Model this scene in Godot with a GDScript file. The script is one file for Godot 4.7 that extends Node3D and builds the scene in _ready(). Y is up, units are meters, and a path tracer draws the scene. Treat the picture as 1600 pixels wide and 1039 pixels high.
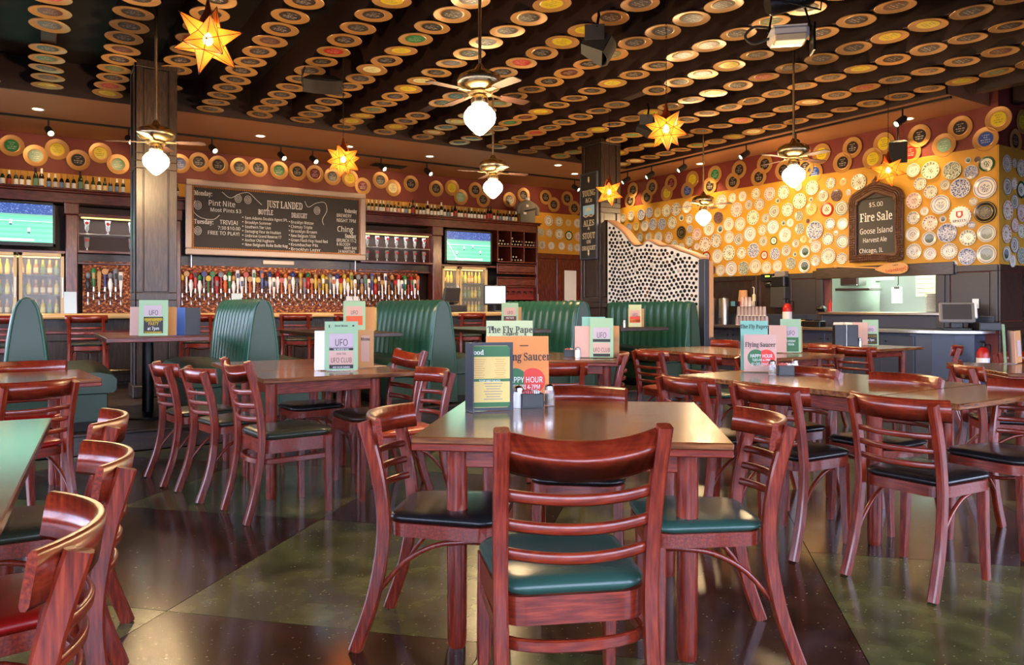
extends Node3D
# A beer bar with plates on its ceiling and walls. -Z runs towards the bar, +X towards the kitchen, the camera stands at the origin.
const SKY := 2.8
const EXPO := 1.6
const FAN_E := 2.8
const STAR_E := 0.1
const TV_E := 0.2
const COOL_E := 0.4
const SHELF_E := 0.35
const KIT_E := 9.0
const TRACK_E := 0.4
const DOWN_E := 1.6

const ORD := ["zeroth", "first", "second", "third", "fourth", "fifth", "sixth", "seventh", "eighth", "ninth", "tenth", "eleventh", "twelfth", "thirteenth", "fourteenth", "fifteenth", "sixteenth", "seventeenth", "eighteenth", "nineteenth", "twentieth", "twenty-first", "twenty-second", "twenty-third", "twenty-fourth", "twenty-fifth", "twenty-sixth", "twenty-seventh", "twenty-eighth", "twenty-ninth", "thirtieth", "thirty-first", "thirty-second", "thirty-third", "thirty-fourth", "thirty-fifth", "thirty-sixth", "thirty-seventh", "thirty-eighth", "thirty-ninth", "fortieth", "forty-first", "forty-second", "forty-third", "forty-fourth", "forty-fifth", "forty-sixth", "forty-seventh", "forty-eighth", "forty-ninth", "fiftieth"]
const WALL_X := 10.87
const WALL_Z := -13.9
const SOFFIT_Y := 3.92
const STEP := 0.18

var M := {}
var used := {}
var rng := RandomNumberGenerator.new()
var serif: Font
var sans: Font


# ---------------------------------------------------------------- mesh builder
class MB:
	var v := PackedVector3Array()
	var n := PackedVector3Array()
	var t := PackedVector2Array()
	var ix := PackedInt32Array()

	func vert(p: Vector3, nn: Vector3, uv := Vector2.ZERO) -> int:
		v.append(p)
		n.append(nn)
		t.append(uv)
		return v.size() - 1

	func face(a: int, b: int, c: int) -> void:
		var g := (v[c] - v[a]).cross(v[b] - v[a])
		if g.dot(n[a] + n[b] + n[c]) < 0.0:
			ix.append_array(PackedInt32Array([a, c, b]))
		else:
			ix.append_array(PackedInt32Array([a, b, c]))

	func quad(a: Vector3, b: Vector3, c: Vector3, d: Vector3, nn: Vector3) -> void:
		var i := vert(a, nn, Vector2(0, 1))
		vert(b, nn, Vector2(1, 1))
		vert(c, nn, Vector2(1, 0))
		vert(d, nn, Vector2(0, 0))
		face(i, i + 1, i + 2)
		face(i, i + 2, i + 3)

	func poly(pts: Array, nn: Vector3) -> void:
		# a flat outline that need not be convex, in 3D
		var u := (pts[1] - pts[0]).normalized() as Vector3
		var w := nn.cross(u)
		var flat := PackedVector2Array()
		for p in pts:
			flat.append(Vector2(u.dot(p), w.dot(p)))
		var tris := Geometry2D.triangulate_polygon(flat)
		var base := v.size()
		for p in pts:
			vert(p, nn)
		for i in range(0, tris.size(), 3):
			face(base + tris[i], base + tris[i + 1], base + tris[i + 2])

	func box(c: Vector3, s: Vector3, ch := 0.0, xf := Transform3D()) -> MB:
		var h := s * 0.5
		var k := minf(ch, minf(h.x, minf(h.y, h.z)) * 0.9)
		for axis in 3:
			for sg in [-1.0, 1.0]:
				var nn := Vector3.ZERO
				nn[axis] = sg
				var b := (axis + 1) % 3
				var d := (axis + 2) % 3
				var q := []
				for e in [[-1, -1], [1, -1], [1, 1], [-1, 1]]:
					var p := Vector3.ZERO
					p[axis] = sg * h[axis]
					p[b] = e[0] * (h[b] - k)
					p[d] = e[1] * (h[d] - k)
					q.append(xf * (c + p))
				quad(q[0], q[1], q[2], q[3], xf.basis * nn)
		if k <= 0.0:
			return self
		for axis in 3:
			var b := (axis + 1) % 3
			var d := (axis + 2) % 3
			for sb in [-1.0, 1.0]:
				for sd in [-1.0, 1.0]:
					var q := []
					for e in [[-1, 0], [1, 0], [1, 1], [-1, 1]]:
						var p := Vector3.ZERO
						p[axis] = e[0] * (h[axis] - k)
						p[b] = sb * (h[b] - (k if e[1] == 0 else 0.0))
						p[d] = sd * (h[d] - (0.0 if e[1] == 0 else k))
						q.append(xf * (c + p))
					var nn := Vector3.ZERO
					nn[b] = sb
					nn[d] = sd
					quad(q[0], q[1], q[2], q[3], (xf.basis * nn).normalized())
		for sx in [-1.0, 1.0]:
			for sy in [-1.0, 1.0]:
				for sz in [-1.0, 1.0]:
					var sgn := Vector3(sx, sy, sz)
					var nn := (xf.basis * sgn).normalized()
					var i := v.size()
					for a in 3:
						var p := sgn * (h - Vector3(k, k, k))
						p[a] = sgn[a] * h[a]
						vert(xf * (c + p), nn)
					face(i, i + 1, i + 2)
		return self

	func lathe(prof: Array, seg := 16, xf := Transform3D(), crease := 0.75) -> MB:
		# prof: Vector2(radius, height) from one end to the other, outside to the right of its way up
		var m := prof.size()
		var sn := []
		for i in m - 1:
			var d: Vector2 = prof[i + 1] - prof[i]
			sn.append(Vector2(d.y, -d.x).normalized())
		for i in m - 1:
			var na: Vector2 = sn[i]
			var nb: Vector2 = sn[i]
			if i > 0 and sn[i - 1].dot(sn[i]) > crease:
				na = (sn[i - 1] + sn[i]).normalized()
			if i < m - 2 and sn[i + 1].dot(sn[i]) > crease:
				nb = (sn[i + 1] + sn[i]).normalized()
			var base := v.size()
			for j in seg + 1:
				var a := TAU * j / seg
				var dir := Vector3(cos(a), 0, sin(a))
				vert(xf * (dir * prof[i].x + Vector3(0, prof[i].y, 0)), (xf.basis * (dir * na.x + Vector3(0, na.y, 0))).normalized(), Vector2(0.5 + 0.5 * dir.x * prof[i].x, 0.5 + 0.5 * dir.z * prof[i].x))
				vert(xf * (dir * prof[i + 1].x + Vector3(0, prof[i + 1].y, 0)), (xf.basis * (dir * nb.x + Vector3(0, nb.y, 0))).normalized(), Vector2(0.5 + 0.5 * dir.x * prof[i + 1].x, 0.5 + 0.5 * dir.z * prof[i + 1].x))
			for j in seg:
				var b := base + j * 2
				if prof[i].x > 1e-6:
					face(b, b + 1, b + 2)
				if prof[i + 1].x > 1e-6:
					face(b + 1, b + 2, b + 3)
		return self

	func disc(c: Vector3, nn: Vector3, right: Vector3, r: float, seg := 20) -> MB:
		# a flat round face with its picture upright along right
		var up := nn.cross(right)
		var m := vert(c, nn, Vector2(0.5, 0.5))
		for j in seg + 1:
			var a := TAU * j / seg
			vert(c + right * cos(a) * r + up * sin(a) * r, nn, Vector2(0.5 + 0.5 * cos(a), 0.5 - 0.5 * sin(a)))
		for j in seg:
			face(m, m + 1 + j, m + 2 + j)
		return self

	func grid(rows: Array, cu := false, cv := false) -> MB:
		# a smooth sheet through rows of points; its outside is dU x dV
		var a := rows.size()
		var b: int = rows[0].size()
		var base := v.size()
		for i in a:
			for j in b:
				var i0 := posmod(i - 1, a) if cu else maxi(i - 1, 0)
				var i1 := (i + 1) % a if cu else mini(i + 1, a - 1)
				var j0 := posmod(j - 1, b) if cv else maxi(j - 1, 0)
				var j1 := (j + 1) % b if cv else mini(j + 1, b - 1)
				var du: Vector3 = rows[i1][j] - rows[i0][j]
				var dv: Vector3 = rows[i][j1] - rows[i][j0]
				var nn := du.cross(dv)
				vert(rows[i][j], nn.normalized() if nn.length() > 1e-12 else Vector3.UP, Vector2(float(i) / maxi(a - 1, 1), float(j) / maxi(b - 1, 1)))
		for i in (a if cu else a - 1):
			for j in (b if cv else b - 1):
				var p := base + i * b + j
				var q := base + ((i + 1) % a) * b + j
				var r := base + i * b + (j + 1) % b
				var s := base + ((i + 1) % a) * b + (j + 1) % b
				face(p, q, r)
				face(q, s, r)
		return self

	func sweep(path: Array, w: Array, up: Vector3, ch := 0.004, caps := true) -> MB:
		# a bar of rectangular section along a path; w: Vector2(width along side, height along up) at each point
		var rows := []
		for i in path.size():
			var t0: Vector3 = (path[mini(i + 1, path.size() - 1)] - path[maxi(i - 1, 0)]).normalized()
			var side := t0.cross(up).normalized()
			var u2 := side.cross(t0).normalized()
			var ww: Vector2 = w[mini(i, w.size() - 1)] * 0.5
			var c := minf(ch, minf(ww.x, ww.y) * 0.6)
			var ring := []
			for e in [Vector2(ww.x - c, ww.y), Vector2(ww.x, ww.y - c), Vector2(ww.x, -ww.y + c), Vector2(ww.x - c, -ww.y), Vector2(-ww.x + c, -ww.y), Vector2(-ww.x, -ww.y + c), Vector2(-ww.x, ww.y - c), Vector2(-ww.x + c, ww.y)]:
				ring.append(path[i] + side * e.x + u2 * e.y)
			rows.append(ring)
		for k in 8:
			var base := v.size()
			for i in rows.size():
				var p: Vector3 = rows[i][k]
				var q: Vector3 = rows[i][(k + 1) % 8]
				var t1: Vector3 = rows[mini(i + 1, rows.size() - 1)][k] - rows[maxi(i - 1, 0)][k]
				var nn := t1.cross(q - p).normalized()
				if nn.dot((p + q) * 0.5 - path[i]) < 0.0:
					nn = -nn
				vert(p, nn)
				vert(q, nn)
			for i in rows.size() - 1:
				var b := base + i * 2
				face(b, b + 1, b + 2)
				face(b + 1, b + 2, b + 3)
		if caps:
			for e in [0, rows.size() - 1]:
				var nn: Vector3 = (path[e] - path[1 if e == 0 else e - 1]).normalized()
				var i := v.size()
				for p in rows[e]:
					vert(p, nn)
				for k in range(1, 7):
					face(i, i + k, i + k + 1)
		return self

	func tube(path: Array, r: float, seg := 8, closed := false) -> MB:
		var rows := []
		var m := path.size()
		var side := Vector3.ZERO
		for i in m:
			var a: Vector3 = path[posmod(i - 1, m)] if closed else path[maxi(i - 1, 0)]
			var b: Vector3 = path[(i + 1) % m] if closed else path[mini(i + 1, m - 1)]
			var d := (b - a).normalized()
			if side == Vector3.ZERO:
				side = d.cross(Vector3.UP if absf(d.y) < 0.9 else Vector3.RIGHT).normalized()
			side = (side - d * side.dot(d)).normalized()
			var up := side.cross(d)
			var ring := []
			for j in seg:
				var an := TAU * j / seg
				ring.append(path[i] + (side * cos(an) + up * sin(an)) * r)
			rows.append(ring)
		var base := v.size()
		for i in m:
			for p in rows[i]:
				vert(p, (p - path[i]).normalized())
		for i in (m if closed else m - 1):
			for j in seg:
				var p := base + i * seg + j
				var q := base + ((i + 1) % m) * seg + j
				var r2 := base + i * seg + (j + 1) % seg
				var s := base + ((i + 1) % m) * seg + (j + 1) % seg
				face(p, q, r2)
				face(q, s, r2)
		if not closed:
			for e in [0, m - 1]:
				var nn: Vector3 = (path[e] - path[1 if e == 0 else m - 2]).normalized()
				var i := v.size()
				for p in rows[e]:
					vert(p, nn)
				for k in range(1, seg - 1):
					face(i, i + k, i + k + 1)
		return self

	func prism(outline: Array, y0: float, y1: float, xf := Transform3D(), smooth := false) -> MB:
		# a plan (x, z) raised from y0 to y1; smooth rounds the look of its wall
		var m := outline.size()
		var top := []
		var bot := []
		var area := 0.0
		for i in m:
			var p: Vector2 = outline[i]
			var q: Vector2 = outline[(i + 1) % m]
			area += p.cross(q)
			top.append(xf * Vector3(p.x, y1, p.y))
			bot.append(xf * Vector3(p.x, y0, p.y))
		var sg := signf(area)
		var en := []
		for i in m:
			var d: Vector2 = outline[(i + 1) % m] - outline[i]
			en.append(Vector2(d.y, -d.x).normalized() * sg)
		poly(top, (xf.basis * Vector3.UP).normalized())
		poly(bot, (xf.basis * Vector3.DOWN).normalized())
		for i in m:
			var j := (i + 1) % m
			var na: Vector2 = en[i]
			var nb: Vector2 = en[i]
			if smooth:
				na = (en[posmod(i - 1, m)] + en[i]).normalized()
				nb = (en[j] + en[i]).normalized()
			var b := v.size()
			vert(bot[i], xf.basis * Vector3(na.x, 0, na.y))
			vert(bot[j], xf.basis * Vector3(nb.x, 0, nb.y))
			vert(top[j], xf.basis * Vector3(nb.x, 0, nb.y))
			vert(top[i], xf.basis * Vector3(na.x, 0, na.y))
			face(b, b + 1, b + 2)
			face(b, b + 2, b + 3)
		return self

	func mesh() -> ArrayMesh:
		var arr := []
		arr.resize(Mesh.ARRAY_MAX)
		arr[Mesh.ARRAY_VERTEX] = v
		arr[Mesh.ARRAY_NORMAL] = n
		arr[Mesh.ARRAY_TEX_UV] = t
		arr[Mesh.ARRAY_INDEX] = ix
		var am := ArrayMesh.new()
		am.add_surface_from_arrays(Mesh.PRIMITIVE_TRIANGLES, arr)
		return am


# ---------------------------------------------------------------- naming things
func numbered(called: String) -> String:
	if not used.has(called):
		used[called] = 0
		return called
	used[called] += 1
	return "%s_%03d" % [called, used[called]]


func tag(o: Node, label: String, category: String, group := "", kind := "") -> Node:
	if label:
		o.set_meta("label", label)
	if category:
		o.set_meta("category", category)
	if group:
		o.set_meta("group", group)
	if kind:
		o.set_meta("kind", kind)
	return o


func thing(called: String, label: String, category: String, at := Vector3.ZERO, turn := 0.0, group := "") -> Node3D:
	var o := Node3D.new()
	o.name = numbered(called)
	add_child(o)
	o.position = at
	o.rotation.y = turn
	tag(o, label, category, group)
	return o


func part(called: String, m: Mesh, mat: Material, parent: Node3D, at := Vector3.ZERO) -> MeshInstance3D:
	var o := MeshInstance3D.new()
	o.name = called
	o.mesh = m
	o.material_override = mat
	o.position = at
	parent.add_child(o, true)
	return o


func solo(called: String, m: Mesh, mat: Material, label: String, category: String, at := Vector3.ZERO, group := "") -> MeshInstance3D:
	var o := MeshInstance3D.new()
	o.name = numbered(called)
	o.mesh = m
	o.material_override = mat
	o.position = at
	add_child(o)
	tag(o, label, category, group)
	return o


func struct(called: String, m: Mesh, mat: Material) -> MeshInstance3D:
	var o := MeshInstance3D.new()
	o.name = numbered(called)
	o.mesh = m
	o.material_override = mat
	add_child(o)
	o.set_meta("kind", "structure")
	return o


func dup(root: Node3D, at: Vector3, turn: float, label: String, group := "") -> Node3D:
	var r: Node3D = root.duplicate()
	var plain := String(root.name)
	if plain.length() > 4 and plain[-4] == "_" and plain.right(3).is_valid_int():
		plain = plain.left(-4)
	r.name = numbered(plain)
	add_child(r)
	r.position = at
	r.rotation.y = turn
	r.set_meta("label", label)
	if group:
		r.set_meta("group", group)
	return r


func bx(c: Vector3, s: Vector3, ch := 0.0) -> ArrayMesh:
	return MB.new().box(c, s, ch).mesh()


func span(a: Vector3, b: Vector3, ch := 0.0) -> ArrayMesh:
	return MB.new().box((a + b) * 0.5, (b - a).abs(), ch).mesh()


func curve(pts: Array, n: int) -> Array:
	# a smooth line through the points
	var out := []
	var m := pts.size()
	for i in m - 1:
		for k in n:
			out.append(pts[i].cubic_interpolate(pts[i + 1], pts[maxi(i - 1, 0)], pts[mini(i + 2, m - 1)], float(k) / n))
	out.append(pts[m - 1])
	return out


func lettering(text: String, height: float, mat: Material, parent: Node3D, at: Vector3, turn := Basis(), font: Font = null, wide := 1.0, called := "lettering", left := false) -> MeshInstance3D:
	var tm := TextMesh.new()
	tm.text = text
	tm.font = font if font else sans
	tm.font_size = 32
	tm.pixel_size = height / 24.0
	tm.depth = 0.0006
	tm.curve_step = 2.0
	if left:
		tm.horizontal_alignment = HORIZONTAL_ALIGNMENT_LEFT
	var o := part(called, tm, mat, parent)
	if wide < 0.0:  # a negative width is the length to fill, in metres
		wide = -wide / maxf(tm.get_aabb().size.x, 0.001)
	o.transform = Transform3D(turn.scaled_local(Vector3(wide, 1, 1)), at)
	return o


# ---------------------------------------------------------------- materials
func mat(called: String, c: Color, rough := 0.5, metal := 0.0, coat := 0.0) -> StandardMaterial3D:
	var m := StandardMaterial3D.new()
	m.resource_name = called
	m.albedo_color = c
	m.roughness = rough
	m.metallic = metal
	if coat > 0.0:
		m.clearcoat_enabled = true
		m.clearcoat = coat
		m.clearcoat_roughness = 0.12
	M[called] = m
	return m


func rgb(r: int, g: int, b: int) -> Color:
	return Color(r / 255.0, g / 255.0, b / 255.0)


func noise_tex(seed_: int, freq: float, ramp: Array, octaves := 4, size := 512) -> NoiseTexture2D:
	var f := FastNoiseLite.new()
	f.seed = seed_
	f.noise_type = FastNoiseLite.TYPE_SIMPLEX_SMOOTH
	f.frequency = freq
	f.fractal_octaves = octaves
	var g := Gradient.new()
	g.offsets = PackedFloat32Array(ramp.map(func(e): return e[0]))
	g.colors = PackedColorArray(ramp.map(func(e): return e[1]))
	var tx := NoiseTexture2D.new()
	tx.width = size
	tx.height = size
	tx.seamless = true
	tx.noise = f
	tx.color_ramp = g
	return tx


func grained(called: String, tex: Texture2D, along: int, fine: float, rough: float, coat := 0.0, tint := Color.WHITE, long := 0.7) -> StandardMaterial3D:
	# wood whose grain runs along one axis of the piece
	var m := mat(called, tint, rough, 0.0, coat)
	m.albedo_texture = tex
	m.uv1_triplanar = true
	var s := Vector3(fine, fine, fine)
	s[along] = long
	m.uv1_scale = s
	return m


func plain_tex(w: int, h: int, c: Color) -> Image:
	var im := Image.create(w, h, false, Image.FORMAT_RGB8)
	im.fill(c)
	return im


func tex(im: Image) -> ImageTexture:
	return ImageTexture.create_from_image(im)


func scribble(im: Image, x0: int, x1: int, y: int, h: int, c: Color, r: RandomNumberGenerator) -> void:
	# a line of writing too small to read: strokes with gaps between words
	var x := x0
	while x < x1:
		var word := r.randi_range(3, 9)
		for k in word:
			if x >= x1:
				break
			var hh := r.randi_range(maxi(1, h / 2), h)
			im.fill_rect(Rect2i(x, y + h - hh, 1 if r.randf() < 0.6 else 2, hh), c)
			if r.randf() < 0.5:
				im.fill_rect(Rect2i(x, y + r.randi_range(0, h - 1), 2, 1), c)
			x += 3
		x += 3


func saucer_tex(c: Color, ink: Color, seed_: int) -> ImageTexture:
	# the middle of a saucer plate: a coloured round with a few lines of small lettering
	var im := plain_tex(96, 96, c)
	var r := RandomNumberGenerator.new()
	r.seed = seed_
	scribble(im, 26, 70, 18, 7, ink, r)
	scribble(im, 36, 58, 32, 8, ink, r)
	scribble(im, 18, 78, 48, 9, ink, r)
	scribble(im, 22, 74, 64, 8, ink, r)
	return tex(im)


func china_tex(ground: Color, ring: Color, ink: Color, ink2: Color, kind: int, seed_: int) -> ImageTexture:
	# the printed face of a china plate: rim band, wreath of dabs and a picture in the middle
	var n := 96
	var im := plain_tex(n, n, ground)
	var r := RandomNumberGenerator.new()
	r.seed = seed_
	var f := FastNoiseLite.new()
	f.seed = seed_
	f.frequency = 0.09
	for y in n:
		for x in n:
			var p := Vector2(x - n * 0.5 + 0.5, y - n * 0.5 + 0.5) / (n * 0.5)
			var d := p.length()
			var a := p.angle()
			var c := ground
			var v := f.get_noise_2d(x, y)
			match kind:
				0: # wreath on the rim, posy in the middle
					if d > 0.68 and d < 0.92 and sin(a * 14.0 + v * 4.0) > 0.1 and v > -0.15:
						c = ink
					elif d < 0.36 and v > 0.12:
						c = ink2
				1: # solid rim band
					if d > 0.74 and d < 0.97:
						c = ring
					elif d < 0.4 and v > 0.05:
						c = ink
				2: # all-over print
					if v > 0.08 and d < 0.94:
						c = ink
					elif v < -0.3:
						c = ink2
				3: # thin rings, emblem
					if absf(d - 0.9) < 0.035 or absf(d - 0.62) < 0.03:
						c = ring
					elif d < 0.42 and absf(v) < 0.13:
						c = ink
				4: # fluted rim, sparse middle
					if d > 0.72 and sin(a * 24.0) > 0.3:
						c = ring
					elif d < 0.45 and v > 0.25:
						c = ink2
				5: # landscape in the middle
					if d < 0.62:
						c = ink if p.y + v * 0.5 > 0.1 else ink2
					elif absf(d - 0.86) < 0.03:
						c = ring
			im.set_pixel(x, y, c)
	return tex(im)


func make_materials() -> void:
	var red_ramp := [[0.0, rgb(62, 15, 8)], [0.35, rgb(104, 30, 15)], [0.6, rgb(128, 40, 20)], [1.0, rgb(160, 66, 32)]]
	var red := noise_tex(3, 0.012, red_ramp, 5)
	var top := noise_tex(9, 0.014, [[0.0, rgb(70, 34, 16)], [0.4, rgb(112, 62, 30)], [0.62, rgb(134, 80, 42)], [1.0, rgb(160, 104, 58)]], 5)
	var dark := noise_tex(5, 0.014, [[0.0, rgb(22, 14, 9)], [0.5, rgb(45, 30, 20)], [1.0, rgb(66, 47, 32)]], 5)
	var barw := noise_tex(7, 0.012, [[0.0, rgb(52, 14, 9)], [0.4, rgb(84, 28, 17)], [0.7, rgb(104, 40, 24)], [1.0, rgb(128, 58, 34)]], 5)
	for k in 3:
		var ax: String = ["x", "y", "z"][k]
		grained("red_wood_" + ax, red, k, 13.0, 0.28, 0.4, Color.WHITE, 1.1)
		grained("top_wood_" + ax, top, k, 5.0, 0.2, 0.5, Color.WHITE, 0.5)
		grained("dark_wood_" + ax, dark, k, 5.0, 0.4, 0.15)
		grained("bar_wood_" + ax, barw, k, 4.0, 0.32, 0.3)
	mat("green_vinyl", rgb(30, 76, 58), 0.3)
	mat("green_vinyl_dark", rgb(38, 62, 44), 0.36)
	mat("teal_seat", rgb(44, 76, 66), 0.26)
	mat("black_seat", rgb(26, 25, 26), 0.24)
	mat("olive_seat", rgb(48, 52, 40), 0.26)
	mat("red_seat", rgb(140, 18, 14), 0.3)
	mat("orange_seat", rgb(176, 62, 26), 0.32)
	mat("brown_seat", rgb(52, 34, 24), 0.28)
	mat("black", rgb(16, 16, 17), 0.35)
	mat("matt_black", rgb(20, 19, 19), 0.7)
	mat("black_metal", rgb(30, 30, 32), 0.35, 0.7)
	mat("chrome", rgb(210, 208, 205), 0.16, 1.0)
	mat("steel", rgb(178, 176, 172), 0.3, 1.0)
	mat("brass", rgb(222, 196, 146), 0.26, 1.0)
	mat("gold", rgb(180, 132, 72), 0.34, 0.25)
	mat("white", rgb(236, 234, 228), 0.4)
	mat("cream", rgb(226, 210, 176), 0.5)
	mat("white_plastic", rgb(226, 226, 224), 0.35)
	mat("grey_plastic", rgb(120, 118, 116), 0.45)
	mat("dark_grey", rgb(58, 57, 58), 0.5)
	mat("red_paint", rgb(178, 26, 22), 0.3)
	mat("chalk", rgb(232, 230, 222), 0.9)
	mat("slate", rgb(44, 40, 37), 0.55)
	mat("ink", rgb(34, 30, 30), 0.7)
	var g := mat("glass", Color(0.94, 0.97, 0.96, 0.1), 0.04)
	g.transparency = BaseMaterial3D.TRANSPARENCY_ALPHA
	var cg := mat("cooler_glass", Color(0.94, 0.97, 0.96, 0.1), 0.04)
	cg.transparency = BaseMaterial3D.TRANSPARENCY_ALPHA
	cg.metallic_specular = 0.2
	var a := mat("acrylic", Color(0.95, 0.97, 0.98, 0.25), 0.08)
	a.transparency = BaseMaterial3D.TRANSPARENCY_ALPHA


# ---------------------------------------------------------------- the room
func floor_tex(base: Color, fleck: Color, seed_: int) -> ImageTexture:
	# stained concrete: cloudy, with pale chips of stone
	var n := 512
	var r := RandomNumberGenerator.new()
	r.seed = seed_
	var f := FastNoiseLite.new()
	f.seed = seed_
	f.frequency = 0.008
	f.fractal_octaves = 4
	var cloud := f.get_seamless_image(n, n)
	var im := Image.create(n, n, false, Image.FORMAT_RGB8)
	for y in n:
		for x in n:
			im.set_pixel(x, y, base * (0.62 + 0.76 * cloud.get_pixel(x, y).r))
	for k in 650:
		var c := base.lerp(fleck, r.randf_range(0.15, 0.95))
		im.fill_rect(Rect2i(r.randi_range(0, n - 5), r.randi_range(0, n - 3), r.randi_range(1, 3), r.randi_range(1, 2)), c)
	return tex(im)


func build_floor() -> void:
	var ms := []
	for k in 4:
		var m := mat("floor_%d" % k, Color.WHITE, 0.17 if k < 2 else 0.15)
		var tone: float = [1.0, 0.9, 1.0, 1.14][k]
		m.albedo_texture = floor_tex((rgb(82, 82, 46) if k < 2 else rgb(46, 30, 21)) * tone, rgb(190, 180, 140), 40 + k)
		m.uv1_triplanar = true
		m.uv1_world_triplanar = true
		m.uv1_scale = Vector3(0.77, 0.77, 0.77)
		m.metallic_specular = 0.62
		ms.append(m)
	var fl := struct("floor", span(Vector3(-3.6, -0.2, -14.0), Vector3(14.1, -0.012, 2.7)), mat("slab", rgb(40, 36, 30), 0.6))
	var room := PackedVector2Array([Vector2(-3.5, 2.6), Vector2(-3.5, -6.9), Vector2(7.95, -6.9), Vector2(7.95, -13.9), Vector2(14, -13.9), Vector2(14, 2.6)])
	var k := sqrt(0.5)
	var s := 1.3
	for i in range(-8, 16):
		for j in range(-6, 16):
			var q0 := -1.97 + s * i
			var r0 := 2.58 + s * (j - 2)
			var pts := PackedVector2Array()
			for e in [[0, 0], [1, 0], [1, 1], [0, 1]]:
				var q: float = q0 + e[0] * s + (0.002 if e[0] == 0 else -0.002)
				var r: float = r0 + e[1] * s + (0.002 if e[1] == 0 else -0.002)
				pts.append(Vector2((q + r) * k, (q - r) * k))
			for piece in Geometry2D.intersect_polygons(pts, room):
				var dark := posmod(i + j, 2) == 1
				var arr := []
				for p in piece:
					arr.append(p)
				part("tile", MB.new().prism(arr, -0.012, 0.0).mesh(), ms[(2 if dark else 0) + rng.randi_range(0, 1)], fl)
	# the raised part under booths and bar
	var wd: Material = M.dark_wood_x
	var pf := struct("trim_1", span(Vector3(-3.5, 0.0, -13.9), Vector3(7.95, STEP - 0.02, -6.98)), M.matt_black)
	part("riser", span(Vector3(-3.5, 0.0, -6.98), Vector3(7.95, STEP - 0.03, -6.955), 0.003), wd, pf)
	part("nosing", span(Vector3(-3.5, STEP - 0.03, -7.06), Vector3(7.95, STEP, -6.93), 0.008), wd, pf)
	for i in 36:
		var z := -7.06 - 0.19 * i
		part("plank", span(Vector3(-3.5, STEP - 0.02, z - 0.187), Vector3(7.95, STEP, z), 0.002), wd, pf)


func band(called: String, a: Vector3, b: Vector3, m: Material, parent: Node3D = null) -> void:
	if parent:
		part(called, span(a, b), m, parent)
	else:
		struct(called, span(a, b), m)


func window_wall(called: String, along_x: bool, fixed: float, lo: float, hi: float, n: int, y0: float, y1: float, outer: float) -> void:
	# a wall with n tall windows; outer is the side its thickness grows to
	var w := (hi - lo) / n
	var wall := MB.new()
	var put := func(a0: float, b0: float, ya: float, yb: float):
		if along_x:
			wall.box(Vector3((a0 + b0) * 0.5, (ya + yb) * 0.5, fixed + outer * 0.5), Vector3(b0 - a0, yb - ya, absf(outer)))
		else:
			wall.box(Vector3(fixed + outer * 0.5, (ya + yb) * 0.5, (a0 + b0) * 0.5), Vector3(absf(outer), yb - ya, b0 - a0))
	put.call(lo, hi, 0.0, y0)
	put.call(lo, hi, y1, 4.35)
	for i in n + 1:
		var c := lo + w * i
		put.call(maxf(lo, c - 0.12), minf(hi, c + 0.12), y0, y1)
	struct(called, wall.mesh(), M.wall_red)
	for i in n:
		var a := lo + w * i + 0.12
		var b := lo + w * (i + 1) - 0.12
		var fr := MB.new()
		var bars := [[a, b, y0, y0 + 0.06], [a, b, y1 - 0.06, y1], [a, a + 0.06, y0, y1], [b - 0.06, b, y0, y1], [(a + b) * 0.5 - 0.025, (a + b) * 0.5 + 0.025, y0, y1]]
		for e in bars:
			if along_x:
				fr.box(Vector3((e[0] + e[1]) * 0.5, (e[2] + e[3]) * 0.5, fixed + outer * 0.5), Vector3(e[1] - e[0], e[3] - e[2], 0.07))
			else:
				fr.box(Vector3(fixed + outer * 0.5, (e[2] + e[3]) * 0.5, (e[0] + e[1]) * 0.5), Vector3(0.07, e[3] - e[2], e[1] - e[0]))
		var win := struct("window_%d" % (used.get("windows", 0) + 1), fr.mesh(), M.black)
		used["windows"] = used.get("windows", 0) + 1
		if along_x:
			part("pane", span(Vector3(a, y0, fixed + outer * 0.5 - 0.004), Vector3(b, y1, fixed + outer * 0.5 + 0.004)), M.glass, win)
		else:
			part("pane", span(Vector3(fixed + outer * 0.5 - 0.004, y0, a), Vector3(fixed + outer * 0.5 + 0.004, y1, b)), M.glass, win)


func panelled(parent: Node3D, face: Vector3, right: Vector3, w: float, h: float, at: Vector3, m: Material, stile := 0.09) -> void:
	# a field of wood with a raised frame round a sunk panel; at = lower left corner of the face
	var up := Vector3.UP
	var b := Basis(right, up, face)
	var xf := Transform3D(b, at)
	for e in [[0.0, 0.0, w, stile], [0.0, h - stile, w, h], [0.0, stile, stile, h - stile], [w - stile, stile, w, h - stile]]:
		part("rail" if e[2] - e[0] > e[3] - e[1] else "stile", MB.new().box(Vector3((e[0] + e[2]) * 0.5, (e[1] + e[3]) * 0.5, 0.012), Vector3(e[2] - e[0], e[3] - e[1], 0.024), 0.006, xf).mesh(), m, parent)
	part("panel", MB.new().box(Vector3(w * 0.5, h * 0.5, 0.004), Vector3(w - stile * 2.0 - 0.02, h - stile * 2.0 - 0.02, 0.012), 0.005, xf).mesh(), m, parent)


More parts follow.
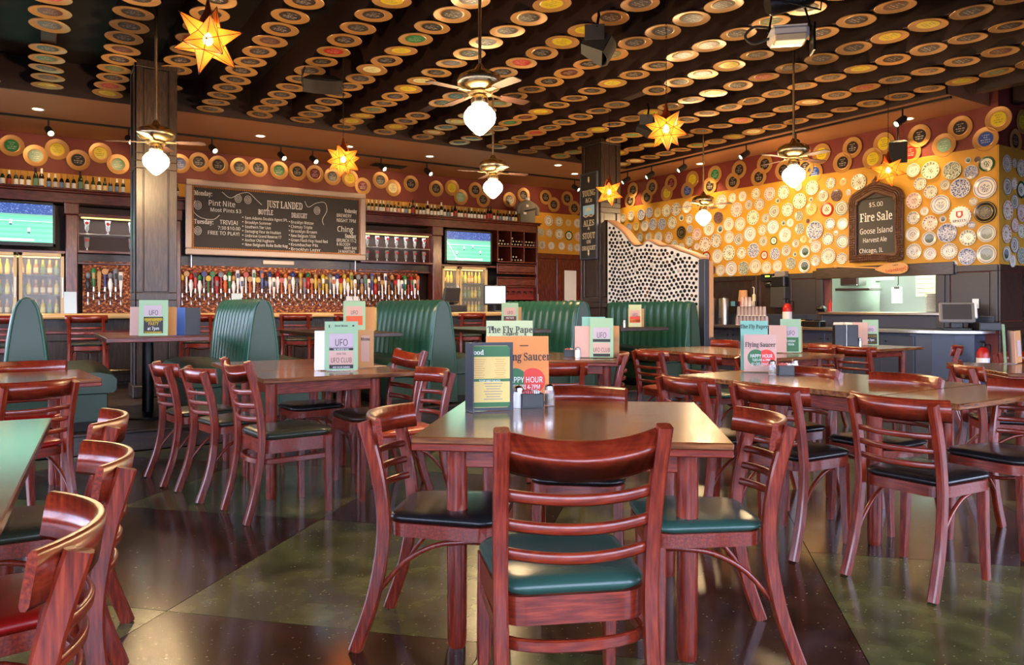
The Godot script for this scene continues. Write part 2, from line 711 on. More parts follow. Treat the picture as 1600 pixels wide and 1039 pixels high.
func column(x0: float, x1: float, z0: float, z1: float) -> void:
	var c := struct("trim_%d" % (used.get("columns", 0) + 2), span(Vector3(x0 + 0.03, STEP, z0 + 0.03), Vector3(x1 - 0.03, 4.0, z1 - 0.03)), M.dark_wood_y)
	used["columns"] = used.get("columns", 0) + 1
	for e in [[STEP, 1.28], [1.28, 2.85], [2.85, 3.99]]:
		panelled(c, Vector3.BACK, Vector3.RIGHT, x1 - x0, e[1] - e[0], Vector3(x0, e[0], z1 - 0.024), M.dark_wood_y, 0.085)
		panelled(c, Vector3.LEFT, Vector3.BACK, z1 - z0, e[1] - e[0], Vector3(x0 + 0.024, e[0], z0), M.dark_wood_y, 0.085)
	part("plinth", span(Vector3(x0 - 0.02, STEP, z0 - 0.02), Vector3(x1 + 0.02, STEP + 0.14, z1 + 0.02), 0.01), M.dark_wood_y, c)


const BEAMS := [-1.2, -0.55, 0.1, 0.76, 1.36, 2.02, 2.68, 3.28, 3.94, 4.6, 5.26, 5.95, 6.62, 7.32, 8.02, 8.74, 9.47]


func build_shell() -> void:
	mat("wall_red", rgb(112, 40, 30), 0.6)
	mat("wall_yellow", rgb(192, 140, 36), 0.6)
	mat("soffit", rgb(168, 112, 72), 0.6)
	mat("ceiling_black", rgb(26, 17, 15), 0.6)
	mat("panel_grey", rgb(52, 50, 52), 0.4)
	build_floor()
	# bar wall and the wall of the kitchen with its hatch
	struct("wall_bar", span(Vector3(-3.7, 0, -14.1), Vector3(11.07, 4.35, WALL_Z)), M.wall_red)
	var kit := MB.new()
	for e in [[0.0, 1.08, -13.9, -4.93], [1.68, 4.35, -13.9, -4.93], [1.08, 1.68, -13.9, -7.54], [1.08, 1.68, -5.66, -4.93]]:
		kit.box(Vector3(WALL_X + 0.1, (e[0] + e[1]) * 0.5, (e[2] + e[3]) * 0.5), Vector3(0.2, e[1] - e[0], e[3] - e[2]))
	struct("wall_kitchen", kit.mesh(), M.wall_red)
	struct("wall_alcove", span(Vector3(11.07, 0, -5.13), Vector3(14.2, 4.35, -4.93)), M.wall_red)
	struct("wall_right", span(Vector3(14, 0, -14.1), Vector3(14.2, 4.35, 2.8)), M.wall_red)
	window_wall("wall_front", true, 2.6, -3.7, 14.2, 7, 0.55, 3.35, 0.2)
	window_wall("wall_left", false, -3.5, -14.1, 2.8, 6, 0.55, 3.35, -0.2)
	# yellow boards that carry the plates
	struct("trim_5", span(Vector3(WALL_X - 0.02, 1.77, -13.9), Vector3(WALL_X, 3.38, -4.93), 0.004), M.wall_yellow)
	struct("trim_6", span(Vector3(WALL_X - 0.02, 1.77, -4.93), Vector3(14, 3.38, -4.91), 0.004), M.wall_yellow)
	struct("trim_7", span(Vector3(9.1, 2.4, WALL_Z), Vector3(WALL_X - 0.02, 3.35, WALL_Z + 0.02), 0.004), M.wall_yellow)
	struct("trim_8", span(Vector3(-3.5, 2.98, WALL_Z), Vector3(9.1, 3.33, WALL_Z + 0.02), 0.004), M.wall_yellow)
	# dark panelling under the yellow, round the hatch
	var pn := struct("trim_9", span(Vector3(WALL_X - 0.03, 1.68, -7.75), Vector3(WALL_X, 1.8, -5.45), 0.004), M.dark_wood_z)
	part("head_board", span(Vector3(WALL_X - 0.06, 1.66, -7.66), Vector3(WALL_X - 0.021, 1.84, -5.48), 0.006), M.dark_wood_z, pn)
	for e in [[-13.0, -11.6], [-11.6, -10.2], [-10.2, -8.9], [-8.9, -8.25], [-8.25, -7.6]]:
		panelled(pn, Vector3.LEFT, Vector3.BACK, e[1] - e[0], 0.85, Vector3(WALL_X, 0.92, e[0]), M.dark_wood_y if e[0] < -8.3 else M.panel_grey)
	panelled(pn, Vector3.LEFT, Vector3.BACK, 0.71, 0.86, Vector3(WALL_X, 0.92, -5.64), M.panel_grey)
	for z in [-7.6, -5.66]:
		part("post", span(Vector3(WALL_X - 0.05, 0.9, z - 0.07), Vector3(WALL_X, 1.66, z + 0.05), 0.006), M.panel_grey, pn)
	for i in 4:
		panelled(pn, Vector3.BACK, Vector3.RIGHT, 0.78, 0.86, Vector3(10.87 + 0.78 * i, 0.92, -4.93), M.dark_wood_y)
		panelled(pn, Vector3.BACK, Vector3.RIGHT, 0.78, 0.92, Vector3(10.87 + 0.78 * i, 0.0, -4.93), M.dark_wood_y)
	# ceiling deck, beams and the lowered strips along bar and kitchen
	struct("ceiling", span(Vector3(-3.7, 4.35, -14.1), Vector3(14.2, 4.5, 2.8)), M.ceiling_black)
	mat("beam_wood", rgb(46, 26, 21), 0.5)
	for i in BEAMS.size():
		var x: float = BEAMS[i]
		struct("trim_%d" % (10 + i), span(Vector3(x - 0.07, 3.965, -11.2), Vector3(x + 0.07, 4.35, 2.6), 0.006), M.beam_wood)
	for i in 4:
		struct("trim_%d" % (10 + BEAMS.size() + i), span(Vector3(10.2 + i, 3.965, -4.9), Vector3(10.34 + i, 4.35, 2.6), 0.006), M.beam_wood)
	var sb := struct("trim_40", span(Vector3(-3.5, SOFFIT_Y, WALL_Z), Vector3(WALL_X, 4.35, -11.18)), M.soffit)
	part("edge_board", span(Vector3(-3.5, SOFFIT_Y - 0.004, -11.2), Vector3(9.79, 4.35, -11.16), 0.003), M.beam_wood, sb)
	var sk := struct("trim_41", span(Vector3(9.79, SOFFIT_Y, -11.18), Vector3(WALL_X, 4.35, -5.04)), M.soffit)
	part("edge_board", span(Vector3(9.77, SOFFIT_Y - 0.004, -11.18), Vector3(9.81, 4.35, -5.04), 0.003), M.beam_wood, sk)
	column(0.92, 1.36, -9.75, -9.3)
	column(7.8, 8.24, -10.05, -9.55)
	# kitchen behind the hatch
	mat("kitchen_wall", rgb(206, 222, 206), 0.35)
	mat("kitchen_steel", rgb(196, 204, 200), 0.35, 0.6)
	struct("wall_scullery", span(Vector3(13.3, 0, -12.0), Vector3(13.5, 4.35, -5.13)), M.kitchen_wall)
	struct("wall_pantry", span(Vector3(11.07, 0, -12.2), Vector3(13.5, 4.35, -12.0)), M.kitchen_wall)
	var ks := struct("trim_42", span(Vector3(13.27, 0.9, -8.05), Vector3(13.3, 2.4, -5.4), 0.004), M.kitchen_steel)
	part("ledge", span(Vector3(12.9, 0.85, -9.6), Vector3(13.3, 1.08, -5.4), 0.01), M.steel, ks)


# ---------------------------------------------------------------- chairs, tables, booths
func seat_outline(front: float, back: float, depth: float, z0: float, grow := 0.0) -> Array:
	# rounded plan of a chair seat, z0 = its rear edge
	var out := []
	var fw := front * 0.5 + grow
	var bw := back * 0.5 + grow
	var za := z0 - grow
	var zb := z0 + depth + grow
	var corners := [[Vector2(fw, zb), 0.09, 0.0], [Vector2(-fw, zb), 0.09, PI * 0.5], [Vector2(-bw, za), 0.07, PI], [Vector2(bw, za), 0.07, PI * 1.5]]
	for e in corners:
		var r: float = e[1]
		var c: Vector2 = e[0] - Vector2(signf(e[0].x) * r, r if e[0].y > 0.0 else -r)
		for k in 6:
			var a: float = e[2] + PI * 0.5 * k / 5.0
			out.append(c + Vector2(cos(a), sin(a)) * r)
	return out


func cushion(front: float, back: float, depth: float, z0: float, y: float, thick: float) -> ArrayMesh:
	var rows := []
	for e in [[-0.012, 0.0], [0.004, 0.25], [0.008, 0.5], [-0.002, 0.76], [-0.03, 0.94], [-0.09, 1.0]]:
		var ring := []
		for p in seat_outline(front, back, depth, z0, e[0]):
			ring.append(Vector3(p.x, y + thick * e[1], p.y))
		rows.append(ring)
	var mid := []
	for p in rows[-1]:
		mid.append(Vector3(0, y + thick * 1.02, z0 + depth * 0.5).lerp(p, 0.02))
	rows.append(mid)
	var m := MB.new()
	var inside := []
	for r in rows:
		inside.append(r)
	m.grid(inside, false, true)
	for i in m.n.size():
		if m.n[i].dot(m.v[i] - Vector3(0, y - 0.1, z0 + depth * 0.5)) < 0.0:
			m.n[i] = -m.n[i]
	return refaced(m)


func refaced(m: MB) -> ArrayMesh:
	# turns every triangle to agree with its normals
	for i in range(0, m.ix.size(), 3):
		var a := m.ix[i]
		var b := m.ix[i + 1]
		var c := m.ix[i + 2]
		if (m.v[c] - m.v[a]).cross(m.v[b] - m.v[a]).dot(m.n[a] + m.n[b] + m.n[c]) < 0.0:
			m.ix[i + 1] = c
			m.ix[i + 2] = b
	return m.mesh()


func bent_board(half: float, y0: float, y1: float, z: float, bow: float, thick: float, lean: float, camber := 0.0) -> ArrayMesh:
	# a board bent backwards in plan, with rounded edges
	var rows := []
	var n := 14
	for i in n + 1:
		var x := -half + 2.0 * half * i / n
		var k := x / half
		var zc := z - bow * (1.0 - k * k)
		var nrm := Vector3(-2.0 * bow * k / half, 0, 1).normalized()
		var ring := []
		var r := minf(thick * 0.5, (y1 - y0) * 0.3)
		for e in [[0.5, y0 + r], [0.5, y1 - r], [0.25, y1 - r * 0.2], [-0.25, y1 - r * 0.2], [-0.5, y1 - r], [-0.5, y0 + r], [-0.25, y0 + r * 0.2], [0.25, y0 + r * 0.2]]:
			ring.append(Vector3(x, e[1] - camber * (1.0 - k * k), zc - lean * (e[1] - y0)) + nrm * thick * e[0])
		rows.append(ring)
	var m := MB.new()
	for i in n + 1:
		var c := Vector3.ZERO
		for p in rows[i]:
			c += p / 8.0
		for p in rows[i]:
			m.vert(p, (p - c - Vector3(0, (p.y - c.y) * 0.7, 0)).normalized() if absf(p.y - c.y) < (y1 - y0) * 0.4 else (p - c).normalized())
	for i in n:
		for j in 8:
			var a := i * 8 + j
			var b := i * 8 + (j + 1) % 8
			m.face(a, a + 8, b)
			m.face(b, a + 8, b + 8)
	for e in [0, n]:
		var nn := Vector3(-1 if e == 0 else 1, 0, 0)
		var s := m.v.size()
		for p in rows[e]:
			m.vert(p, nn)
		for k in range(1, 7):
			m.face(s, s + k, s + k + 1)
	return m.mesh()


func make_chair(called: String, lift: float) -> Node3D:
	# ladder-back chair with a bentwood hoop under the seat; it faces +z
	var t := thing(called, "", "chair")
	var rw: Material = M.red_wood_y
	var y := lift
	part("cushion", cushion(0.4, 0.35, 0.4, -0.19, 0.445 + y, 0.042), M.black_seat, t)
	part("seat_frame", MB.new().prism(seat_outline(0.405, 0.355, 0.405, -0.192), 0.4 + y, 0.447 + y, Transform3D(), true).mesh(), M.red_wood_x, t)
	for s in [-1.0, 1.0]:
		var pth := curve([Vector3(s * 0.192, 0, -0.3), Vector3(s * 0.186, 0.2 + y * 0.5, -0.232), Vector3(s * 0.18, 0.42 + y, -0.2), Vector3(s * 0.178, 0.62 + y, -0.222), Vector3(s * 0.178, 0.8 + y, -0.272)], 5)
		part("rear_leg", MB.new().sweep(pth, [Vector2(0.033, 0.046)], Vector3(0, 0, 1), 0.006).mesh(), rw, t)
		part("leg", MB.new().sweep([Vector3(s * 0.185, 0, 0.165), Vector3(s * 0.175, 0.2 + y, 0.165), Vector3(s * 0.17, 0.405 + y, 0.165)], [Vector2(0.03, 0.03), Vector2(0.036, 0.036), Vector2(0.04, 0.04)], Vector3(0, 0, 1)).mesh(), rw, t)
	part("top_rail", bent_board(0.215, 0.722 + y, 0.82 + y, -0.196, 0.092, 0.02, 0.16), M.red_wood_x, t)
	for k in 3:
		var yy := 0.525 + 0.062 * k + y
		part("slat", bent_board(0.176, yy, yy + 0.028, -0.204 - 0.01 * k, 0.06, 0.015, 0.1), M.red_wood_x, t)
	var hoop := curve([Vector3(0.178, 0.2 + y * 0.7, -0.225), Vector3(0.172, 0.31 + y, -0.13), Vector3(0.166, 0.372 + y, -0.02), Vector3(0.155, 0.386 + y, 0.09), Vector3(0.11, 0.372 + y, 0.14), Vector3(0.0, 0.356 + y, 0.125), Vector3(-0.11, 0.372 + y, 0.14), Vector3(-0.155, 0.386 + y, 0.09), Vector3(-0.166, 0.372 + y, -0.02), Vector3(-0.172, 0.31 + y, -0.13), Vector3(-0.178, 0.2 + y * 0.7, -0.225)], 4)
	part("hoop", MB.new().tube(hoop, 0.0095, 7).mesh(), rw, t)
	if lift > 0.0:
		part("footrest", MB.new().sweep([Vector3(-0.18, 0.2, 0.17), Vector3(0.18, 0.2, 0.17)], [Vector2(0.02, 0.03)], Vector3.UP).mesh(), M.red_wood_x, t)
	return t


func make_tall_chair(called: String) -> Node3D:
	# taller ladder-back chair with an apron and a bent stretcher band
	var t := thing(called, "", "chair")
	var rw: Material = M.red_wood_y
	part("cushion", cushion(0.42, 0.39, 0.42, -0.2, 0.447, 0.052), M.teal_seat, t)
	part("apron", MB.new().prism(seat_outline(0.43, 0.4, 0.43, -0.205), 0.375, 0.45, Transform3D(), true).mesh(), M.red_wood_x, t)
	for s in [-1.0, 1.0]:
		var pth := curve([Vector3(s * 0.2, 0, -0.3), Vector3(s * 0.2, 0.2, -0.245), Vector3(s * 0.2, 0.44, -0.214), Vector3(s * 0.203, 0.68, -0.238), Vector3(s * 0.208, 0.9, -0.3)], 5)
		part("rear_leg", MB.new().sweep(pth, [Vector2(0.038, 0.036)], Vector3(0, 0, 1), 0.006).mesh(), rw, t)
		part("leg", MB.new().sweep([Vector3(s * 0.2, 0, 0.185), Vector3(s * 0.2, 0.2, 0.18), Vector3(s * 0.195, 0.445, 0.18)], [Vector2(0.032, 0.032), Vector2(0.038, 0.038), Vector2(0.042, 0.042)], Vector3(0, 0, 1)).mesh(), rw, t)
	part("top_rail", bent_board(0.212, 0.79, 0.9, -0.245, 0.06, 0.02, 0.26, 0.026), M.red_wood_x, t)
	for k in 3:
		var yy := 0.555 + 0.077 * k
		part("slat", bent_board(0.195, yy, yy + 0.034, -0.208 - 0.013 * k, 0.055, 0.016, 0.15, 0.008), M.red_wood_x, t)
	var hoop := [Vector3(0.2, 0.33, 0.175)]
	for k in 11:
		var a := PI * k / 10.0
		hoop.append(Vector3(cos(a) * 0.192, 0.33, -0.16 - 0.075 * sin(a)))
	hoop.append(Vector3(-0.2, 0.33, 0.175))
	part("stretcher", MB.new().sweep(hoop, [Vector2(0.016, 0.032)], Vector3.UP).mesh(), M.red_wood_x, t)
	return t


func chair_at(src: Node3D, x: float, z: float, deg: float, label: String, group: String, seat: Material = null, y := 0.0) -> void:
	var c := dup(src, Vector3(x, y, z), deg_to_rad(deg), label, group)
	if seat:
		(c.get_node("cushion") as MeshInstance3D).material_override = seat


func build_chairs() -> void:
	var low := make_chair("dining_chair", 0.0)
	var tall := make_tall_chair("ladder_back_chair")
	var bar := make_chair("bar_stool", 0.11)
	for k in [low, tall, bar]:
		k.visible = true
	# round the table in front
	tall.position = Vector3(1.27, 0, -1.74)
	tall.rotation.y = deg_to_rad(156)
	tag(tall, "tall ladder-back chair with plump teal seat, its back to us at the front table", "chair", "chairs at the front table")
	low.position = Vector3(1.29, 0, -2.44)
	low.rotation.y = deg_to_rad(49)
	tag(low, "chair with glossy black seat pushed under the front table's left corner", "chair", "chairs at the front table")
	var g := "chairs at the front table"
	chair_at(low, 1.99, -1.9, 238, "chair with teal seat and pale scuffed back leg at the front table's right side", g, M.teal_seat)
	chair_at(low, 2.05, -2.66, 320, "black-seated chair tucked under the far side of the front table, mostly hidden", g)
	# round the long table on the right
	g = "chairs round the long table on the right"
	chair_at(low, 3.36, -1.83, 91, "black-seated chair with its back to us at the near end of the long right table", g)
	chair_at(low, 3.3, -2.46, 93, "black-seated chair at the long right table, middle one of the near side", g)
	chair_at(low, 3.27, -2.96, 85, "chair behind the front table's right corner, far one of the long table's near side", g)
	chair_at(low, 4.13, -1.84, 264, "chair with black frayed seat facing us under the long right table's near end", g)
	chair_at(low, 3.95, -2.4, 266, "black-seated chair facing us at the middle of the long right table", g)
	chair_at(low, 3.92, -3.0, 262, "chair facing us at the far end of the long right table", g)
	# left of the middle table
	g = "chairs along the left middle table"
	chair_at(tall, 1.25, -4.48, 96, "tall ladder-back chair with olive seat at the left middle table's near corner", g, M.olive_seat)
	chair_at(low, 1.1, -5.12, 100, "olive-seated chair behind the tall one at the left middle table", g, M.olive_seat)
	chair_at(low, 0.98, -5.68, 98, "chair at the left middle table nearest the green booths, mostly hidden", g, M.olive_seat)
	chair_at(low, 1.86, -4.2, 269, "chair with orange-red seat at the left middle table's right near corner", g, M.orange_seat)
	chair_at(tall, 1.94, -4.83, 272, "tall chair with brown seat and orange rail at the left middle table's right", g, M.brown_seat)
	chair_at(low, 1.75, -5.55, 275, "chair with tan-black seat at the right of the left middle table, below the menus", g, M.black_seat)
	# left of the picture
	g = "chairs at the two left tables"
	chair_at(low, -0.11, -4.84, 208, "red-seated chair, its broad back to us, at the table before the first booth", g, M.red_seat)
	chair_at(low, -0.05, -6.05, 356, "chair facing us beyond the table before the first booth", g, M.red_seat)
	chair_at(low, -0.03, -3.04, 262, "curved-back chair with dark seat at the left edge table, farthest of its three", g, M.olive_seat)
	chair_at(low, -0.09, -2.25, 272, "curved-back chair with red seat at the left edge table, middle of its three", g, M.red_seat)
	chair_at(low, -0.2, -1.62, 266, "curved-back chair at the left edge table, nearest to us, its seat out of view", g, M.red_seat)
	# behind the front table
	g = "chairs at the tables behind the front one"
	chair_at(low, 3.16, -4.4, 149, "chair with its back to us behind the menus of the front table", g, M.olive_seat)
	chair_at(low, 4.0, -5.0, 232, "side-on chair with tan seat at the right of the table behind the front one", g, M.olive_seat)
	g = "chairs round the table before the bottle wall"
	chair_at(low, 4.87, -4.97, 89, "chair with orange seat and slim back at the table before the bottle wall", g, M.orange_seat)
	chair_at(low, 4.91, -4.4, 87, "green-seated chair with its back to us at the table before the bottle wall, middle one", g, M.green_vinyl)
	chair_at(low, 4.96, -3.84, 80, "chair at the near left corner of the table before the bottle wall, beside a menu", g)
	chair_at(low, 6.52, -5.98, 268, "chair facing us beyond the table before the bottle wall", g)
	chair_at(low, 6.6, -4.75, 262, "chair facing us at the near right side of the table before the bottle wall", g)
	g = "chairs round the tables by the kitchen"
	chair_at(low, 6.95, -4.35, 91, "chair with its back to us at the table beside the kitchen hatch", g)
	chair_at(low, 7.6, -4.1, 206, "side-on chair at the near end of the table beside the kitchen hatch", g)
	chair_at(low, 5.42, -2.4, 43, "chair with its curved back to us at the table by the dark alcove", g)
	chair_at(low, 6.99, -2.83, 351, "chair facing us beyond the table by the dark alcove", g, M.orange_seat)
	# along the bar
	var names := ["at the bar before the pillar", "at the bar right of the pillar", "at the bar between the second and third booth", "at the bar, behind menus on the second booth table", "at the bar above the third booth table", "at the bar behind the first booth"]
	var xs := [0.53, 1.77, 3.07, 3.73, 5.74, -0.25]
	for i in xs.size():
		var lb: String = "red-brown counter stool with ladder back " + names[i]
		if i == 0:
			bar.position = Vector3(xs[i], STEP, -10.3)
			bar.rotation.y = deg_to_rad(170)
			tag(bar, lb, "stool", "stools along the bar")
			(bar.get_node("cushion") as MeshInstance3D).material_override = M.olive_seat
		else:
			dup(bar, Vector3(xs[i], STEP, -10.3), deg_to_rad([170, 160, 150, 175, 168, 176][i]), lb, "stools along the bar")


func make_table(label: String, x0: float, z0: float, x1: float, z1: float, legs: Array, group: String, leaf_z := 0.0, folded := false, round_leg := true) -> Node3D:
	# four-legged table; legs in its own plan, leaf_z = where a raised leaf is hinged
	var c := Vector3((x0 + x1) * 0.5, 0, (z0 + z1) * 0.5)
	var t := thing("dining_table", label, "table", c, 0.0, group)
	var hx := (x1 - x0) * 0.5
	var hz := (z1 - z0) * 0.5
	var y1 := 0.76
	if leaf_z != 0.0:
		var lz := leaf_z - c.z
		part("tabletop", span(Vector3(-hx, y1 - 0.03, -hz), Vector3(hx, y1, lz - 0.003), 0.004), M.top_wood_x, t)
		part("leaf", span(Vector3(-hx, y1 - 0.03, lz + 0.003), Vector3(hx, y1, hz), 0.004), M.top_wood_x, t)
	else:
		part("tabletop", span(Vector3(-hx, y1 - (0.023 if folded else 0.03), -hz), Vector3(hx, y1, hz), 0.004), M.top_wood_x, t)
	if folded:
		part("folded_leaf", span(Vector3(-hx + 0.001, y1 - 0.049, -hz + 0.001), Vector3(hx - 0.001, y1 - 0.025, hz - 0.001), 0.004), M.red_wood_x, t)
	var lx0 := 99.0
	var lx1 := -99.0
	var lz0 := 99.0
	var lz1 := -99.0
	for l in legs:
		var p := Vector3(l[0] - c.x, 0, l[1] - c.z)
		lx0 = minf(lx0, p.x)
		lx1 = maxf(lx1, p.x)
		lz0 = minf(lz0, p.z)
		lz1 = maxf(lz1, p.z)
		if round_leg:
			part("leg", MB.new().lathe([Vector2(0, 0), Vector2(0.03, 0), Vector2(0.034, 0.03), Vector2(0.037, 0.5), Vector2(0.037, 0.72), Vector2(0, 0.72)], 20).mesh(), M.red_wood_y, t, p)
		else:
			part("leg", bx(Vector3(0, 0.36, 0), Vector3(0.075, 0.72, 0.075), 0.012), M.red_wood_y, t, p)
	var ay := y1 - (0.05 if folded else 0.034)
	for e in [[lx0, lz1, lx1, lz1], [lx0, lz0, lx1, lz0], [lx0, lz0, lx0, lz1], [lx1, lz0, lx1, lz1]]:
		var a := Vector3(e[0], ay - 0.075, e[1]) - Vector3(0.012, 0, 0.012)
		var b := Vector3(e[2], ay, e[3]) + Vector3(0.012, 0, 0.012)
		part("apron", span(a, b, 0.004), M.red_wood_x if e[1] == e[3] else M.red_wood_z, t)
	return t


func build_tables() -> void:
	var g := "wooden dining tables"
	var t := make_table("square two-layer wooden table in front, with menus and shakers on it", -0.535, -0.525, 0.535, 0.525, [[-0.4, 0.4], [0.4, 0.4], [0.4, -0.4], [-0.4, -0.4]], g, 0.0, true)
	t.position = Vector3(1.82, 0, -2.39)
	t.rotation.y = deg_to_rad(-39.5)
	make_table("long wooden table on the right with a seam across it, chairs on both sides", 3.53, -3.52, 4.56, -1.76, [[3.58, -2.2], [4.27, -2.2], [4.22, -2.88], [3.6, -2.9]], g, -2.15)
	make_table("left middle table with a raised leaf, its near edge lit", 1.17, -5.23, 2.21, -4.66, [[1.24, -4.76], [1.93, -4.76], [1.95, -5.17], [1.24, -5.17]], g)
	make_table("table pushed against the back of the left middle table, before the second booth", 1.17, -6.29, 2.22, -5.24, [[1.26, -5.5], [1.95, -5.48], [1.95, -6.15], [1.26, -6.15]], g)
	t = make_table("reddish table at the far left before the first green booth", -0.62, -0.42, 0.62, 0.42, [[-0.45, 0.28], [0.45, 0.28], [0.45, -0.28], [-0.45, -0.28]], g, 0.0, true)
	t.position = Vector3(-0.32, 0, -5.62)
	t.rotation.y = deg_to_rad(6)
	t = make_table("worn table cut by the left edge with three curved chairs", -0.55, -1.1, 0.55, 1.1, [[-0.4, -0.95], [0.4, -0.95], [0.4, 0.95], [-0.4, 0.95]], g)
	t.position = Vector3(-0.574, 0, -2.43)
	t.rotation.y = deg_to_rad(-3.9)
	t = make_table("turned square table behind the front one with club menus on it", -0.535, -0.525, 0.535, 0.525, [[-0.4, 0.4], [0.4, 0.4], [0.4, -0.4], [-0.4, -0.4]], g, 0.0, true)
	t.position = Vector3(3.97, 0, -5.44)
	t.rotation.y = deg_to_rad(-36)
	make_table("pale long table before the bottle wall with a tall menu on its near end", 5.38, -5.95, 6.36, -4.2, [[5.5, -4.4], [6.24, -4.4], [6.24, -5.75], [5.5, -5.75]], g)
	make_table("table beside the kitchen hatch with a black caddy and menus", 7.45, -5.8, 8.3, -4.52, [[7.55, -4.7], [8.18, -4.7], [8.18, -5.6], [7.55, -5.6]], g)
	t = make_table("table by the dark alcove at the right edge with cards on it", -0.55, -0.5, 0.55, 0.5, [[-0.4, 0.36], [0.4, 0.36], [0.4, -0.36], [-0.4, -0.36]], g, 0.0, true)
	t.position = Vector3(6.2, 0, -2.42)
	t.rotation.y = deg_to_rad(-42)
	# pedestal tables between the booths
	for i in 4:
		var x: float = 0.88 + 1.84 * i
		var p := thing("pedestal_table", "dark pedestal table between the %s and %s green booth" % [ORD[i + 1], ORD[i + 2]], "table", Vector3(x, STEP, -7.75), 0.0, "pedestal tables of the booths")
		part("tabletop", bx(Vector3(0, 0.745, 0), Vector3(0.8, 0.042, 1.6), 0.006), M.dark_wood_x if i > 0 else M.bar_wood_x, p)
		part("pole", MB.new().lathe([Vector2(0, 0.01), Vector2(0.05, 0.01), Vector2(0.05, 0.72), Vector2(0.12, 0.722), Vector2(0, 0.723)], 18).mesh(), M.black_metal, p)
		part("base", MB.new().lathe([Vector2(0, 0.0), Vector2(0.26, 0.0), Vector2(0.26, 0.012), Vector2(0.08, 0.04), Vector2(0, 0.042)], 24).mesh(), M.black_metal, p)


func build_booths() -> void:
	var z0 := -8.68
	var z1 := -7.02
	var xs := [-0.07, 1.75, 3.6, 5.46, 7.28]
	var where := ["at the left edge, seen end-on", "behind the left middle table", "in the middle, tall with pale sheen", "left of the second pillar", "against the bottle wall"]
	for i in 5:
		var single := i == 4
		var b := thing("booth", "green vinyl booth with upright channels " + where[i], "booth", Vector3(xs[i], STEP, z1), 0.0, "green booths")
		# padded back: profile up one side, over the top and down the other
		var prof := [Vector2(0.155, 0.02), Vector2(0.14, 0.45), Vector2(0.112, 0.75), Vector2(0.082, 0.95), Vector2(0.062, 1.03), Vector2(0.035, 1.075), Vector2(0.0, 1.09)]
		var both := []
		for p in prof:
			both.append(p)
		for k in range(prof.size() - 2, -1, -1):
			both.append(Vector2(-prof[k].x if not single else -0.03, prof[k].y))
		var nch := 12
		var per := 6
		var rows := []
		for k in nch * per + 1:
			var s := float(k) / (nch * per)
			var z := (z0 - z1) * s
			var puff := 0.026 * pow(absf(sin(PI * s * nch)), 0.6)
			var row := []
			for p in both:
				var fade: float = clampf((1.07 - p.y) * 8.0, 0.0, 1.0)
				row.append(Vector3(p.x + signf(p.x) * puff * fade, p.y + puff * (1.0 - fade) * 0.5, z))
			rows.append(row)
		var m := MB.new().grid(rows)
		for k in m.n.size():
			var c := m.v[k]
			if m.n[k].dot(Vector3(c.x, (c.y - 0.9) * (0.4 if c.y > 1.0 else 0.0), 0)) < 0.0:
				m.n[k] = -m.n[k]
		part("backrest", refaced(m), M.green_vinyl, b)
		for e in [0.0, z0 - z1]:
			var outl := []
			for p in both:
				outl.append(Vector3(p.x * 0.99, p.y, 0))
			var f := MB.new()
			var front := []
			var back := []
			for p in outl:
				front.append(p + Vector3(0, 0, e + (0.03 if e == 0.0 else 0.0)))
				back.append(p + Vector3(0, 0, e - (0.0 if e == 0.0 else 0.03)))
			f.poly(front, Vector3.BACK)
			f.poly(back, Vector3.FORWARD)
			for k in outl.size():
				var j := (k + 1) % outl.size()
				var d: Vector3 = outl[j] - outl[k]
				var nn := Vector3(d.y, -d.x, 0).normalized()
				f.quad(front[k], front[j], back[j], back[k], nn if nn.dot(outl[k] - Vector3(0, 0.5, 0)) > 0.0 else -nn)
			part("end_panel", f.mesh(), M.green_vinyl_dark, b)
			if e == 0.0:
				for s in ([-1.0, 1.0] if not single else [-1.0]):
					var edge := []
					for k in range(0, prof.size() - 1):
						edge.append(Vector3(s * (prof[k].x + 0.004), prof[k].y, 0.028))
					part("welt", MB.new().tube(curve(edge, 3), 0.011, 7).mesh(), M.green_vinyl, b)
		for s in ([-1.0, 1.0] if not single else [-1.0]):
			if i == 0 and s < 0.0:
				pass
			var rows2 := []
			var x0 := 0.13
			var x1 := 0.62
			var sec := [Vector2(x0, 0.31), Vector2(x1 - 0.01, 0.31), Vector2(x1 + 0.012, 0.34), Vector2(x1 + 0.014, 0.43), Vector2(x1 - 0.02, 0.475), Vector2(x1 - 0.12, 0.5), Vector2(x0 + 0.15, 0.495), Vector2(x0, 0.48)]
			for k in 17:
				var a := float(k) / 16.0
				var z := (z0 - z1) * a
				var pinch := 1.0 - 0.1 * pow(absf(a * 2.0 - 1.0), 8.0)
				var row := []
				for p in sec:
					row.append(Vector3(s * (x0 + (p.x - x0) * (0.97 + 0.03 * pinch)), 0.31 + (p.y - 0.31) * pinch, z))
				rows2.append(row)
			var ms := MB.new().grid(rows2, false, true)
			for k in ms.n.size():
				var c := ms.v[k]
				if ms.n[k].dot(c - Vector3(s * 0.37, 0.4, c.z)) < 0.0:
					ms.n[k] = -ms.n[k]
			for e in [0, 16]:
				var o := []
				for p in rows2[e]:
					o.append(p)
				ms.poly(o, Vector3(0, 0, 1 if e == 0 else -1))
			part("cushion", refaced(ms), M.green_vinyl_dark, b)
			part("seat_base", bx(Vector3(s * 0.35, 0.155, (z0 - z1) * 0.5), Vector3(0.44, 0.31, z1 - z0 - 0.04), 0.01), M.green_vinyl_dark, b)
			part("kick_board", bx(Vector3(s * 0.35, 0.04, (z0 - z1) * 0.5), Vector3(0.46, 0.08, z1 - z0 - 0.03), 0.004), M.matt_black, b)


